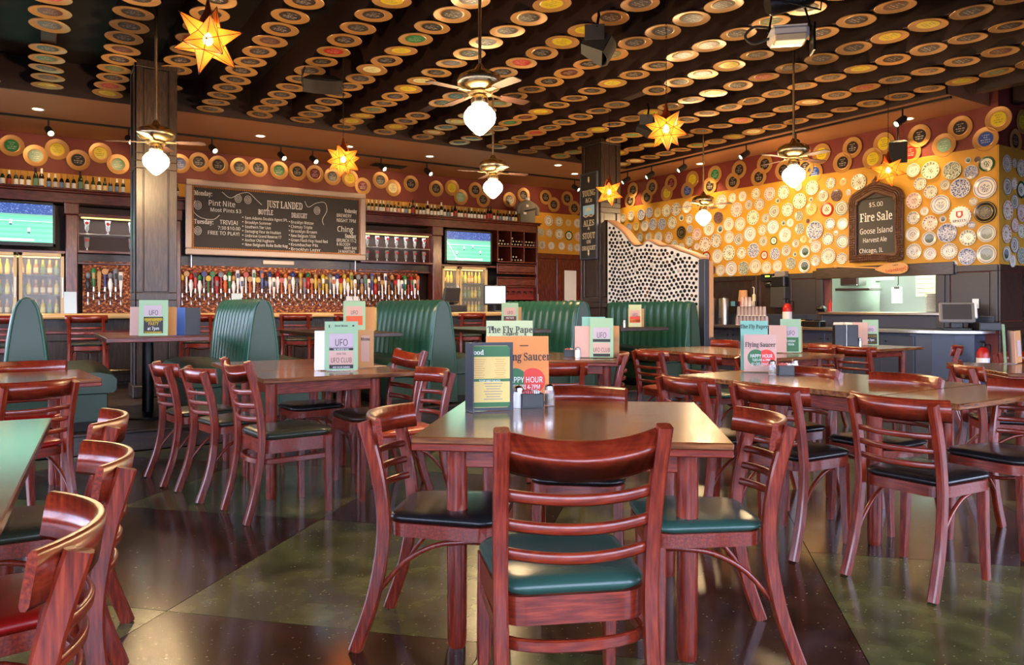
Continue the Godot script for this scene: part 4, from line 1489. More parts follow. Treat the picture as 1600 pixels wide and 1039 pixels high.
# ---------------------------------------------------------------- the bar
func screen_tex() -> ImageTexture:
	var im := plain_tex(160, 90, rgb(84, 176, 132))
	var r := RandomNumberGenerator.new()
	r.seed = 5
	im.fill_rect(Rect2i(0, 0, 160, 24), rgb(44, 66, 120))
	for k in 240:
		im.fill_rect(Rect2i(r.randi_range(0, 158), r.randi_range(0, 22), 2, 1), rgb(60, 84, 140).lerp(rgb(150, 165, 200), r.randf()))
	im.fill_rect(Rect2i(0, 24, 160, 5), rgb(96, 150, 130))
	for k in 5:
		im.fill_rect(Rect2i(0, 34 + k * 12, 160, 6), rgb(98, 192, 146))
	im.fill_rect(Rect2i(0, 40, 160, 1), rgb(230, 240, 235))
	for k in 90:
		im.fill_rect(Rect2i(clampi(40 + k * 2 / 3 - 60 + 20, 0, 158), clampi(30 + k, 0, 89), 2, 1), rgb(210, 232, 222))
	for p in [[60, 44], [92, 38], [120, 56], [34, 60]]:
		im.fill_rect(Rect2i(p[0], p[1], 4, 9), rgb(236, 238, 240))
		im.fill_rect(Rect2i(p[0], p[1] + 9, 4, 4), rgb(50, 60, 90))
	im.fill_rect(Rect2i(30, 82, 100, 5), rgb(236, 240, 240))
	return tex(im)


func television(x0: float, x1: float, y0: float, y1: float, z: float, label: String) -> void:
	var o := thing("television", label, "television", Vector3((x0 + x1) * 0.5, (y0 + y1) * 0.5, z), 0.0, "televisions over the bar")
	var w := x1 - x0
	var h := y1 - y0
	part("casing", bx(Vector3(0, 0, 0), Vector3(w, h, 0.09), 0.012), M.black, o)
	part("bezel", MB.new().box(Vector3(0, h * 0.5 - 0.02, 0.05), Vector3(w, 0.04, 0.02), 0.006).box(Vector3(0, -h * 0.5 + 0.03, 0.05), Vector3(w, 0.06, 0.02), 0.006).box(Vector3(w * 0.5 - 0.02, 0, 0.05), Vector3(0.04, h, 0.02), 0.006).box(Vector3(-w * 0.5 + 0.02, 0, 0.05), Vector3(0.04, h, 0.02), 0.006).mesh(), M.black, o)
	var s := MB.new()
	s.quad(Vector3(-w * 0.5 + 0.038, -h * 0.5 + 0.058, 0.05), Vector3(w * 0.5 - 0.038, -h * 0.5 + 0.058, 0.05), Vector3(w * 0.5 - 0.038, h * 0.5 - 0.038, 0.05), Vector3(-w * 0.5 + 0.038, h * 0.5 - 0.038, 0.05), Vector3.BACK)
	part("screen", s.mesh(), M.tv_screen, o)
	part("wall_arm", bx(Vector3(0, 0, -0.1), Vector3(0.12, 0.2, 0.14)), M.black, o)
	area("television_light", o.position + Vector3(0, 0, 0.09), o.position + Vector3(0, 0, 1), Vector2(w * 0.9, h * 0.85), Color(0.6, 0.95, 0.85), TV_E)


func make_bottle(h: float, r: float, glass: Material, label: Material, foil: Material) -> Node3D:
	var o := thing("beer_bottle", "", "bottle")
	part("glass_body", MB.new().lathe([Vector2(0, 0), Vector2(r * 0.95, 0), Vector2(r, 0.008), Vector2(r, h * 0.55), Vector2(r * 0.85, h * 0.64), Vector2(r * 0.48, h * 0.74), Vector2(r * 0.4, h * 0.95), Vector2(0, h * 0.95)], 12).mesh(), glass, o)
	part("label", MB.new().lathe([Vector2(r * 1.02, h * 0.13), Vector2(r * 1.02, h * 0.47)], 12).mesh(), label, o)
	part("neck_foil", MB.new().lathe([Vector2(r * 0.52, h * 0.74), Vector2(r * 0.45, h * 0.9), Vector2(r * 0.46, h * 0.96), Vector2(r * 0.42, h), Vector2(0, h)], 10).mesh(), foil, o)
	return o


func shelf_bottles() -> void:
	var glasses := [mat("brown_glass", rgb(30, 16, 10), 0.12), mat("green_glass", rgb(20, 40, 22), 0.12), mat("black_glass", rgb(16, 14, 14), 0.12)]
	var labels := [mat("label_white", rgb(224, 220, 208), 0.5), mat("label_cream", rgb(220, 196, 140), 0.5), mat("label_pink", rgb(204, 150, 140), 0.5), mat("label_blue", rgb(110, 140, 170), 0.5), mat("label_red", rgb(160, 44, 36), 0.5), mat("label_green", rgb(96, 130, 96), 0.5)]
	var lname := ["white", "cream", "pink", "pale blue", "red", "green"]
	var foils := [M.gold, M.white, mat("foil_silver", rgb(190, 188, 184), 0.3, 0.8), M.black]
	var fname := ["gold", "white", "silver", "black"]
	var kinds := []
	for k in 20:
		var big := k % 7 == 3
		var li: int = [0, 0, 1, 0, 2, 0, 3, 1, 4, 0, 5, 0, 1, 2, 0, 3, 0, 4, 1, 0][k]
		var fi: int = [0, 1, 2, 1, 3, 2, 0, 3, 1, 2, 3, 0, 1, 2, 3, 1, 0, 3, 2, 1][k]
		kinds.append([0.3 if big else 0.235, 0.036 if big else 0.03, k % 3, li, fi, null])
	var left := []
	for i in 20:
		left.append(-0.44 + i * 0.0842 + rng.randf_range(-0.008, 0.008))
	var right := []
	for i in 45:
		right.append(5.24 + i * 0.0775 + rng.randf_range(-0.008, 0.008))
	var lists := [[left, "on the top shelf left of the pillar, %s from its end"], [[1.96], "right of the pillar on the top shelf, beside the chalkboard's frame%s"], [right, "right of the chalkboard on the top shelf, %s from its frame"]]
	for l in lists:
		for i in l[0].size():
			var k: Array = kinds[rng.randi_range(0, 19)]
			var ord: String = ORD[i + 1]
			var lb: String = "%s-labelled beer bottle " % lname[k[3]] + (l[1] % (ord if l[0].size() > 1 else ""))
			var at := Vector3(l[0][i], 3.012, -13.42)
			if k[5] == null:
				k[5] = make_bottle(k[0], k[1], glasses[k[2]], labels[k[3]], foils[k[4]])
				k[5].position = at
				tag(k[5], lb, "bottle", "beer bottles along the top shelf")
			else:
				dup(k[5], at, rng.randf_range(0, 6.0), lb, "beer bottles along the top shelf")


func tap(at: Vector3, shape: int, c: Material, c2: Material, label: String) -> void:
	var o := thing("beer_tap", label, "tap", at, 0.0, "beer taps on the copper wall")
	o.scale = Vector3(1.25, 1.35, 1.25)
	part("faucet", MB.new().tube([Vector3(0, 0, -0.078), Vector3(0, 0, 0.03), Vector3(0, -0.015, 0.06), Vector3(0, -0.09, 0.07)], 0.011, 8).mesh(), M.chrome, o)
	part("ferrule", MB.new().lathe([Vector2(0, 0.0), Vector2(0.013, 0.0), Vector2(0.011, 0.05), Vector2(0.0, 0.052)], 10, Transform3D(Basis(), Vector3(0, 0.005, 0.025))).mesh(), M.chrome, o)
	var xf := Transform3D(Basis(Vector3.RIGHT, -0.06), Vector3(0, 0.055, 0.025))
	match shape:
		0: # turned taper
			part("handle", MB.new().lathe([Vector2(0, 0), Vector2(0.012, 0), Vector2(0.026, 0.13), Vector2(0.03, 0.19), Vector2(0.02, 0.215), Vector2(0, 0.22)], 12, xf).mesh(), c, o)
			part("badge", MB.new().box(Vector3(0, 0.13, 0.022), Vector3(0.03, 0.07, 0.012), 0.004, xf).mesh(), c2, o)
		1: # flat paddle
			part("handle", MB.new().sweep([xf * Vector3(0, 0, 0), xf * Vector3(0, 0.08, 0), xf * Vector3(0, 0.2, 0), xf * Vector3(0, 0.24, 0)], [Vector2(0.018, 0.016), Vector2(0.034, 0.018), Vector2(0.05, 0.018), Vector2(0.04, 0.016)], Vector3(0, 0, 1)).mesh(), c, o)
			part("badge", MB.new().box(Vector3(0, 0.17, 0.012), Vector3(0.036, 0.06, 0.006), 0.002, xf).mesh(), c2, o)
		2: # rod with a round head
			part("handle", MB.new().lathe([Vector2(0, 0), Vector2(0.011, 0), Vector2(0.013, 0.15), Vector2(0, 0.155)], 10, xf).mesh(), c, o)
			part("badge", MB.new().lathe([Vector2(0, -0.012), Vector2(0.034, -0.012), Vector2(0.038, 0), Vector2(0.034, 0.012), Vector2(0, 0.012)], 18, xf * Transform3D(Basis(Vector3.RIGHT, PI * 0.5), Vector3(0, 0.18, 0.0))).mesh(), c2, o)
		3: # bulging figure with a cap
			part("handle", MB.new().lathe([Vector2(0, 0), Vector2(0.012, 0), Vector2(0.02, 0.04), Vector2(0.03, 0.1), Vector2(0.018, 0.14), Vector2(0.016, 0.16), Vector2(0, 0.162)], 12, xf).mesh(), c, o)
			part("badge", MB.new().lathe([Vector2(0, 0.158), Vector2(0.018, 0.16), Vector2(0.03, 0.185), Vector2(0.024, 0.215), Vector2(0, 0.235)], 12, xf).mesh(), c2, o)


func build_taps() -> void:
	var cols := [["white", M.white], ["black", M.black], ["red", M.red_paint], ["tan", mat("tap_tan", rgb(188, 140, 84), 0.35)], ["green", mat("tap_green", rgb(40, 120, 60), 0.35)], ["blue", mat("tap_blue", rgb(44, 62, 130), 0.35)], ["yellow", mat("tap_yellow", rgb(206, 170, 50), 0.35)], ["brown", mat("tap_brown", rgb(90, 44, 26), 0.35)], ["grey", mat("tap_grey", rgb(120, 122, 128), 0.35)], ["orange", mat("tap_orange", rgb(204, 92, 30), 0.35)]]
	var shapes := ["tapered", "paddle", "round-headed", "figured"]
	var lefts := [[0.67, 1, 8, 1, 3], [0.745, 4, 3, 0, 0], [0.82, 3, 3, 0, 1], [0.9, 5, 3, 0, 2], [0.975, 3, 8, 0, 3], [1.05, 8, 1, 1, 0], [1.12, 0, 8, 0, 1]]
	for i in lefts.size():
		var e: Array = lefts[i]
		var y: float = 1.44 if i % 2 == 1 else 1.36
		tap(Vector3(e[0], y, -13.33), e[4], cols[e[3] if i == 4 else e[1]][1], cols[e[2]][1], "%s %s beer tap left of the pillar, %s on the copper wall" % [cols[e[1]][0], shapes[e[4]], ORD[i + 1]])
	for i in 64:
		var x := 2.02 + i * 0.0678
		var a := rng.randi_range(0, 9)
		if rng.randf() < 0.3:
			a = 0
		var b := rng.randi_range(0, 9)
		if b == a:
			b = (b + 3) % 10
		var s := rng.randi_range(0, 3)
		if i == 2:
			a = 0; b = 2; s = 3
		if i == 4:
			a = 0; b = 4; s = 3
		if i == 18:
			a = 7; b = 6; s = 2
		tap(Vector3(x, (1.44 if i % 2 == 1 else 1.36) + rng.randf_range(-0.01, 0.01), -13.33), s, cols[a][1], cols[b][1], "%s %s beer tap with %s badge, %s from the pillar on the copper wall" % [cols[a][0], shapes[s], cols[b][0], ORD[i + 1]] if i < 50 else "%s %s beer tap with %s badge, %s from the right end of the copper wall" % [cols[a][0], shapes[s], cols[b][0], ORD[64 - i]])


func cooler(x0: float, x1: float, xd: float, label: String) -> void:
	var o := thing("bottle_cooler", label, "cooler", Vector3(0, 0, 0), 0.0, "glass-door coolers behind the bar")
	var z := -13.3
	var y0 := 1.02
	var y1 := 2.02
	part("case", MB.new().box(Vector3((x0 + x1) * 0.5, (y0 + y1) * 0.5, -13.86), Vector3(x1 - x0, y1 - y0, 0.03)).box(Vector3(x0 + 0.015, (y0 + y1) * 0.5, -13.58), Vector3(0.03, y1 - y0, 0.55)).box(Vector3(x1 - 0.015, (y0 + y1) * 0.5, -13.58), Vector3(0.03, y1 - y0, 0.55)).box(Vector3((x0 + x1) * 0.5, y1 - 0.015, -13.58), Vector3(x1 - x0, 0.03, 0.55)).box(Vector3((x0 + x1) * 0.5, y0 + 0.015, -13.58), Vector3(x1 - x0, 0.03, 0.55)).mesh(), M.cooler_inside, o)
	for e in [[x0, xd - 0.012], [xd + 0.012, x1]]:
		var f := MB.new()
		for q in [[e[0], y0, e[1], y0 + 0.05], [e[0], y1 - 0.05, e[1], y1], [e[0], y0, e[0] + 0.045, y1], [e[1] - 0.045, y0, e[1], y1]]:
			f.box(Vector3((q[0] + q[2]) * 0.5, (q[1] + q[3]) * 0.5, z), Vector3(q[2] - q[0], q[3] - q[1], 0.04), 0.004)
		var d := part("door", f.mesh(), M.cooler_frame, o)
		part("pane", span(Vector3(e[0] + 0.04, y0 + 0.04, z - 0.006), Vector3(e[1] - 0.04, y1 - 0.04, z)), M.cooler_glass, d)
		part("handle", MB.new().tube([Vector3(e[1] - 0.02, 1.35, z + 0.03), Vector3(e[1] - 0.02, 1.65, z + 0.03)], 0.008, 7).mesh(), M.chrome, d)
	for k in 3:
		part("rack", span(Vector3(x0 + 0.03, 1.085 + 0.3 * k, -13.82), Vector3(x1 - 0.03, 1.095 + 0.3 * k, -13.36)), M.dark_grey, o)
	part("tube_light", span(Vector3(x0 + 0.05, 1.95, -13.4), Vector3(x1 - 0.05, 1.97, -13.38)), M.cooler_tube, o)
	area("cooler_light", Vector3((x0 + x1) * 0.5, 1.94, -13.4), Vector3((x0 + x1) * 0.5, 1.5, -13.6), Vector2((x1 - x0) * 0.9, 0.04), Color(1.0, 0.82, 0.32), COOL_E)


func build_bar() -> void:
	mat("bar_top_wood", rgb(214, 170, 108), 0.22, 0.0, 0.4)
	mat("copper", rgb(168, 86, 42), 0.42, 0.6)
	var cp: StandardMaterial3D = M.copper
	cp.albedo_texture = noise_tex(21, 0.035, [[0.0, rgb(40, 16, 8)], [0.4, rgb(92, 40, 18)], [0.58, rgb(128, 64, 28)], [0.72, rgb(176, 108, 54)], [1.0, rgb(236, 180, 110)]], 5)
	cp.albedo_color = Color.WHITE
	cp.uv1_triplanar = true
	cp.uv1_scale = Vector3(0.8, 1.2, 0.8)
	glow("cooler_tube", Color(1.0, 0.88, 0.5), 1.5)
	mat("cooler_inside", rgb(84, 64, 26), 0.6)
	mat("cooler_frame", rgb(204, 176, 128), 0.35)
	var tv := mat("tv_screen", rgb(10, 10, 12), 0.2)
	tv.emission_enabled = true
	tv.emission_texture = screen_tex()
	tv.emission = Color.BLACK
	tv.emission_energy_multiplier = 1.6
	tv.emission_operator = BaseMaterial3D.EMISSION_OP_ADD
	var w: Material = M.bar_wood_x
	var wy: Material = M.bar_wood_y
	# the counter in front
	var ct := thing("bar_counter", "long bar counter with a pale polished top and dark wood front", "counter", Vector3(0, STEP, -11.0))
	part("countertop", span(Vector3(-3.4, 0.885, -0.75), Vector3(7.25, 0.94, 0.12), 0.02), M.bar_top_wood, ct)
	part("bolster", MB.new().tube([Vector3(-3.4, 0.905, 0.12), Vector3(7.25, 0.905, 0.12)], 0.035, 12).mesh(), M.bar_top_wood, ct)
	part("front", span(Vector3(-3.4, 0.0, -0.1), Vector3(7.2, 0.885, -0.05)), M.dark_wood_y, ct)
	part("rail", span(Vector3(-3.4, 0.68, -0.05), Vector3(7.2, 0.72, -0.01), 0.006), M.bar_wood_x, ct)
	for i in 13:
		panelled(ct, Vector3.BACK, Vector3.RIGHT, 0.8, 0.64, Vector3(-3.4 + 0.815 * i, 0.04, -0.05), M.dark_wood_y)
	part("foot_rail", MB.new().tube([Vector3(-3.4, 0.2, 0.1), Vector3(7.2, 0.2, 0.1)], 0.022, 10).mesh(), M.brass, ct)
	# the back bar
	var bb := thing("back_bar", "red-brown back bar with cornice shelf, pilasters and copper splashback", "cabinet", Vector3(0, 0, 0))
	part("base_cabinet", span(Vector3(-3.4, STEP, WALL_Z), Vector3(9.1, 1.0, -13.3)), M.dark_wood_x, bb)
	part("worktop", span(Vector3(0.36, 1.0, WALL_Z), Vector3(6.8, 1.04, -13.24), 0.006), M.steel, bb)
	part("drip_tray", span(Vector3(0.6, 1.04, -13.42), Vector3(1.2, 1.055, -13.2), 0.004), M.steel, bb)
	part("drip_tray", span(Vector3(1.95, 1.04, -13.42), Vector3(6.3, 1.055, -13.2), 0.004), M.steel, bb)
	part("splashback", span(Vector3(0.6, 1.04, -13.47), Vector3(6.34, 1.92, -13.43)), M.copper, bb)
	part("fascia", span(Vector3(-3.4, 2.8, -13.55), Vector3(9.12, 2.95, -13.28), 0.006), w, bb)
	part("cornice", span(Vector3(-3.4, 2.95, WALL_Z), Vector3(9.16, 2.985, -13.23), 0.01), w, bb)
	part("cornice", span(Vector3(-3.4, 2.985, WALL_Z), Vector3(9.18, 3.01, -13.2), 0.008), w, bb)
	part("back_board", span(Vector3(-3.4, 1.0, WALL_Z), Vector3(9.1, 2.95, -13.8)), mat("back_board", rgb(58, 34, 24), 0.5), bb)
	for x in [[0.37, 0.53], [6.6, 6.8], [1.86, 2.0], [-2.2, -2.05]]:
		part("pilaster", span(Vector3(x[0], 1.04, -13.5), Vector3(x[1], 2.62, -13.26), 0.012), wy, bb)
		part("capital", span(Vector3(x[0] - 0.02, 2.62, -13.5), Vector3(x[1] + 0.02, 2.8, -13.24), 0.012), wy, bb)
	for e in [[0.53, 1.88], [5.1, 6.6]]:
		part("shelf_board", span(Vector3(e[0], 2.04, -13.8), Vector3(e[1], 2.08, -13.27), 0.006), w, bb)
		part("shelf_board", span(Vector3(e[0], 2.6, -13.8), Vector3(e[1], 2.65, -13.27), 0.006), w, bb)
		part("shelf_side", span(Vector3(e[0], 2.08, -13.8), Vector3(e[0] + 0.02, 2.6, -13.4)), wy, bb)
		part("shelf_side", span(Vector3(e[1] - 0.02, 2.08, -13.8), Vector3(e[1], 2.6, -13.4)), wy, bb)
		part("valance", span(Vector3(e[0], 1.9, -13.5), Vector3(e[1], 2.04, -13.44), 0.004), M.dark_wood_x, bb)
		part("ledge", span(Vector3(e[0], 1.87, -13.5), Vector3(e[1], 1.9, -13.38), 0.005), w, bb)
		part("glass_shelf", span(Vector3(e[0] + 0.02, 2.335, -13.78), Vector3(e[1] - 0.02, 2.347, -13.34)), M.acrylic, bb)
		part("strip_light", span(Vector3(e[0] + 0.05, 2.588, -13.42), Vector3(e[1] - 0.05, 2.6, -13.36)), M.cooler_tube, bb)
		area("shelf_light", Vector3((e[0] + e[1]) * 0.5, 2.58, -13.42), Vector3((e[0] + e[1]) * 0.5, 2.1, -13.6), Vector2(e[1] - e[0] - 0.1, 0.05), Color(0.95, 0.95, 0.95), SHELF_E)
	part("middle_board", span(Vector3(2.0, 1.9, -13.5), Vector3(5.1, 2.8, -13.42)), M.dark_wood_x, bb)
	for x in [2.16, 5.0]:
		part("hanging_bar", MB.new().tube([Vector3(x, 1.86, -13.28), Vector3(x, 2.1, -13.28)], 0.012, 6).mesh(), M.steel, bb)
	solo("plank_sign", bx(Vector3.ZERO, Vector3(0.55, 0.075, 0.03), 0.008), M.bar_top_wood, "narrow blank tan plank on the dark board under the chalkboard", "plank", Vector3(3.62, 1.99, -13.4))
	shelf_bottles()
	# the two coolers and the televisions over them
	cooler(-1.15, 0.35, -0.24, "glass-door cooler full of yellow-lit bottles at the left, under the left television")
	cooler(6.82, 7.86, 7.2, "glass-door cooler full of yellow-lit bottles right of the taps")
	television(-1.12, 0.24, 2.11, 2.78, -13.3, "television showing a green field, cut by the left edge")
	television(6.86, 7.95, 2.08, 2.76, -13.3, "television showing a green field over the right cooler")
	part("tv_shelf", span(Vector3(-3.4, 2.02, -13.8), Vector3(0.37, 2.06, -13.3), 0.005), w, bb)
	part("tv_shelf", span(Vector3(6.8, 2.02, -13.8), Vector3(8.08, 2.06, -13.3), 0.005), w, bb)
	# bottles in the coolers, lit yellow
	var yel := mat("yellow_bottle", rgb(206, 176, 40), 0.25)
	var gre := mat("green_bottle", rgb(96, 130, 40), 0.25)
	var amb := mat("amber_bottle", rgb(150, 96, 30), 0.25)
	mat("tap_yellow_label", rgb(214, 196, 70), 0.5)
	var proto := {}
	for c in [[-1.05, 0.3, 15, "left"], [6.9, 7.8, 11, "right"]]:
		for k in 3:
			for i in c[2]:
				var x: float = lerpf(c[0], c[1], (i + 0.5) / c[2])
				if absf(x + 0.24) < 0.04 or absf(x - 7.2) < 0.035:
					continue
				var kind := rng.randi_range(0, 2)
				var lb := "%s bottle in the %s cooler, %s rack, %s from its left" % [["yellow", "green", "amber"][kind], c[3], ["bottom", "middle", "top"][k], ORD[i + 1]]
				var at := Vector3(x, 1.096 + 0.3 * k, -13.44 + rng.randf_range(-0.03, 0.0))
				if not proto.has(kind):
					proto[kind] = make_bottle(0.225, 0.03, [yel, gre, amb][kind], [M.tap_yellow_label, M.label_green, M.label_cream][kind], M.gold)
					proto[kind].position = at
					tag(proto[kind], lb, "bottle", "bottles in the coolers")
				else:
					dup(proto[kind], at, 0.0, lb, "bottles in the coolers")
	# footed glasses on the shelves
	var gm := mat("beer_glass_glass", Color(0.9, 0.93, 0.95, 0.2), 0.05)
	gm.transparency = BaseMaterial3D.TRANSPARENCY_ALPHA
	var gl: Node3D
	var gx := {"left": [[0.66, 0.95, 1.28, 1.58], [0.66, 1.28, 1.58]], "right": [[5.3, 5.5, 5.7, 5.9, 6.1, 6.29, 6.49], [5.3, 5.5, 5.7, 5.9, 6.1, 6.29, 6.49]]}
	for side in gx:
		for tier in 2:
			for i in gx[side][tier].size():
				var at := Vector3(gx[side][tier][i], 2.347 if tier == 0 else 2.08, -13.45)
				var lb := "footed beer glass with red badge, %s shelf of the %s rack, %s from left" % [["upper", "lower"][tier], side, ORD[i + 1]]
				if gl == null:
					gl = thing("beer_glass", lb, "glass", at, 0.0, "beer glasses on the back bar")
					part("bowl", MB.new().lathe([Vector2(0.0, 0.045), Vector2(0.02, 0.05), Vector2(0.034, 0.09), Vector2(0.03, 0.14), Vector2(0.04, 0.19), Vector2(0.043, 0.22), Vector2(0.04, 0.22)], 14).mesh(), gm, gl)
					part("foot", MB.new().lathe([Vector2(0, 0), Vector2(0.036, 0.0), Vector2(0.034, 0.008), Vector2(0.012, 0.02), Vector2(0.012, 0.045), Vector2(0, 0.047)], 14).mesh(), M.steel, gl)
					part("badge", MB.new().lathe([Vector2(0, 0), Vector2(0.026, 0), Vector2(0.026, 0.004), Vector2(0, 0.005)], 14, Transform3D(Basis(Vector3.RIGHT, PI * 0.5), Vector3(0, 0.17, 0.037))).mesh(), M.red_paint, gl)
				else:
					dup(gl, at, 0.0, lb, "beer glasses on the back bar")
	build_taps()
	# wine rack at the right end
	var wr := thing("wine_rack", "wooden wine rack of six dark cubbies at the back bar's right end", "rack", Vector3(8.1, 0, 0))
	part("back", span(Vector3(0, 1.0, -13.8), Vector3(1.0, 2.8, -13.75)), M.matt_black, wr)
	for x in [0.0, 0.33, 0.66, 0.98]:
		part("upright", span(Vector3(x, 2.14, -13.76), Vector3(x + 0.025, 2.8, -13.28), 0.003), wy, wr)
	for y in [2.14, 2.47]:
		part("shelf", span(Vector3(0, y, -13.76), Vector3(1.0, y + 0.025, -13.28), 0.003), w, wr)
	for e in [[1.9, 2.12], [1.62, 1.84]]:
		panelled(wr, Vector3.BACK, Vector3.RIGHT, 1.0, e[1] - e[0], Vector3(0, e[0], -13.32), w, 0.03)
	part("side", span(Vector3(0.985, 1.0, -13.8), Vector3(1.01, 2.95, -13.26), 0.004), wy, wr)
	part("tap_board", span(Vector3(0.03, 1.36, -13.42), Vector3(0.98, 1.62, -13.38)), mat("tap_board", rgb(120, 30, 18), 0.4), wr)
	for i in 5:
		part("coffee_tap", MB.new().tube([Vector3(0.28 + 0.15 * i, 1.53, -13.38), Vector3(0.28 + 0.15 * i, 1.53, -13.3), Vector3(0.28 + 0.15 * i, 1.47, -13.29)], 0.014, 7).mesh(), M.black, wr)
	var wine := MB.new().lathe([Vector2(0, 0), Vector2(0.015, 0), Vector2(0.015, 0.07), Vector2(0.036, 0.11), Vector2(0.037, 0.26), Vector2(0, 0.26)], 10, Transform3D(Basis(Vector3.RIGHT, -PI * 0.5), Vector3.ZERO)).mesh()
	var capm := MB.new().lathe([Vector2(0, -0.004), Vector2(0.018, -0.004), Vector2(0.018, 0.03), Vector2(0, 0.031)], 10, Transform3D(Basis(Vector3.RIGHT, -PI * 0.5), Vector3.ZERO)).mesh()
	var wb: Node3D
	var cells := [[0, 1, 6], [1, 1, 9], [2, 1, 8], [0, 0, 2], [1, 0, 6]]
	var n := 0
	for c in cells:
		for k in c[2]:
			n += 1
			var at := Vector3(8.1 + 0.33 * c[0] + 0.07 + 0.075 * (k % 4) + (0.03 if (k / 4) % 2 == 1 else 0.0), 2.165 + 0.33 * c[1] + 0.038 + 0.065 * (k / 4), -13.34)
			var lb := "wine bottle lying in the %s %s cubby of the rack, %s in it" % [["lower", "upper"][c[1]], ["left", "middle", "right"][c[0]], ORD[k + 1]]
			if wb == null:
				wb = thing("wine_bottle", lb, "bottle", at, 0.0, "wine bottles in the rack")
				part("glass_body", wine, M.black_glass, wb)
				part("capsule", capm, M.foil_silver, wb)
			else:
				dup(wb, at, 0.0, lb, "wine bottles in the rack")
	chalkboard()
	behind_bar()


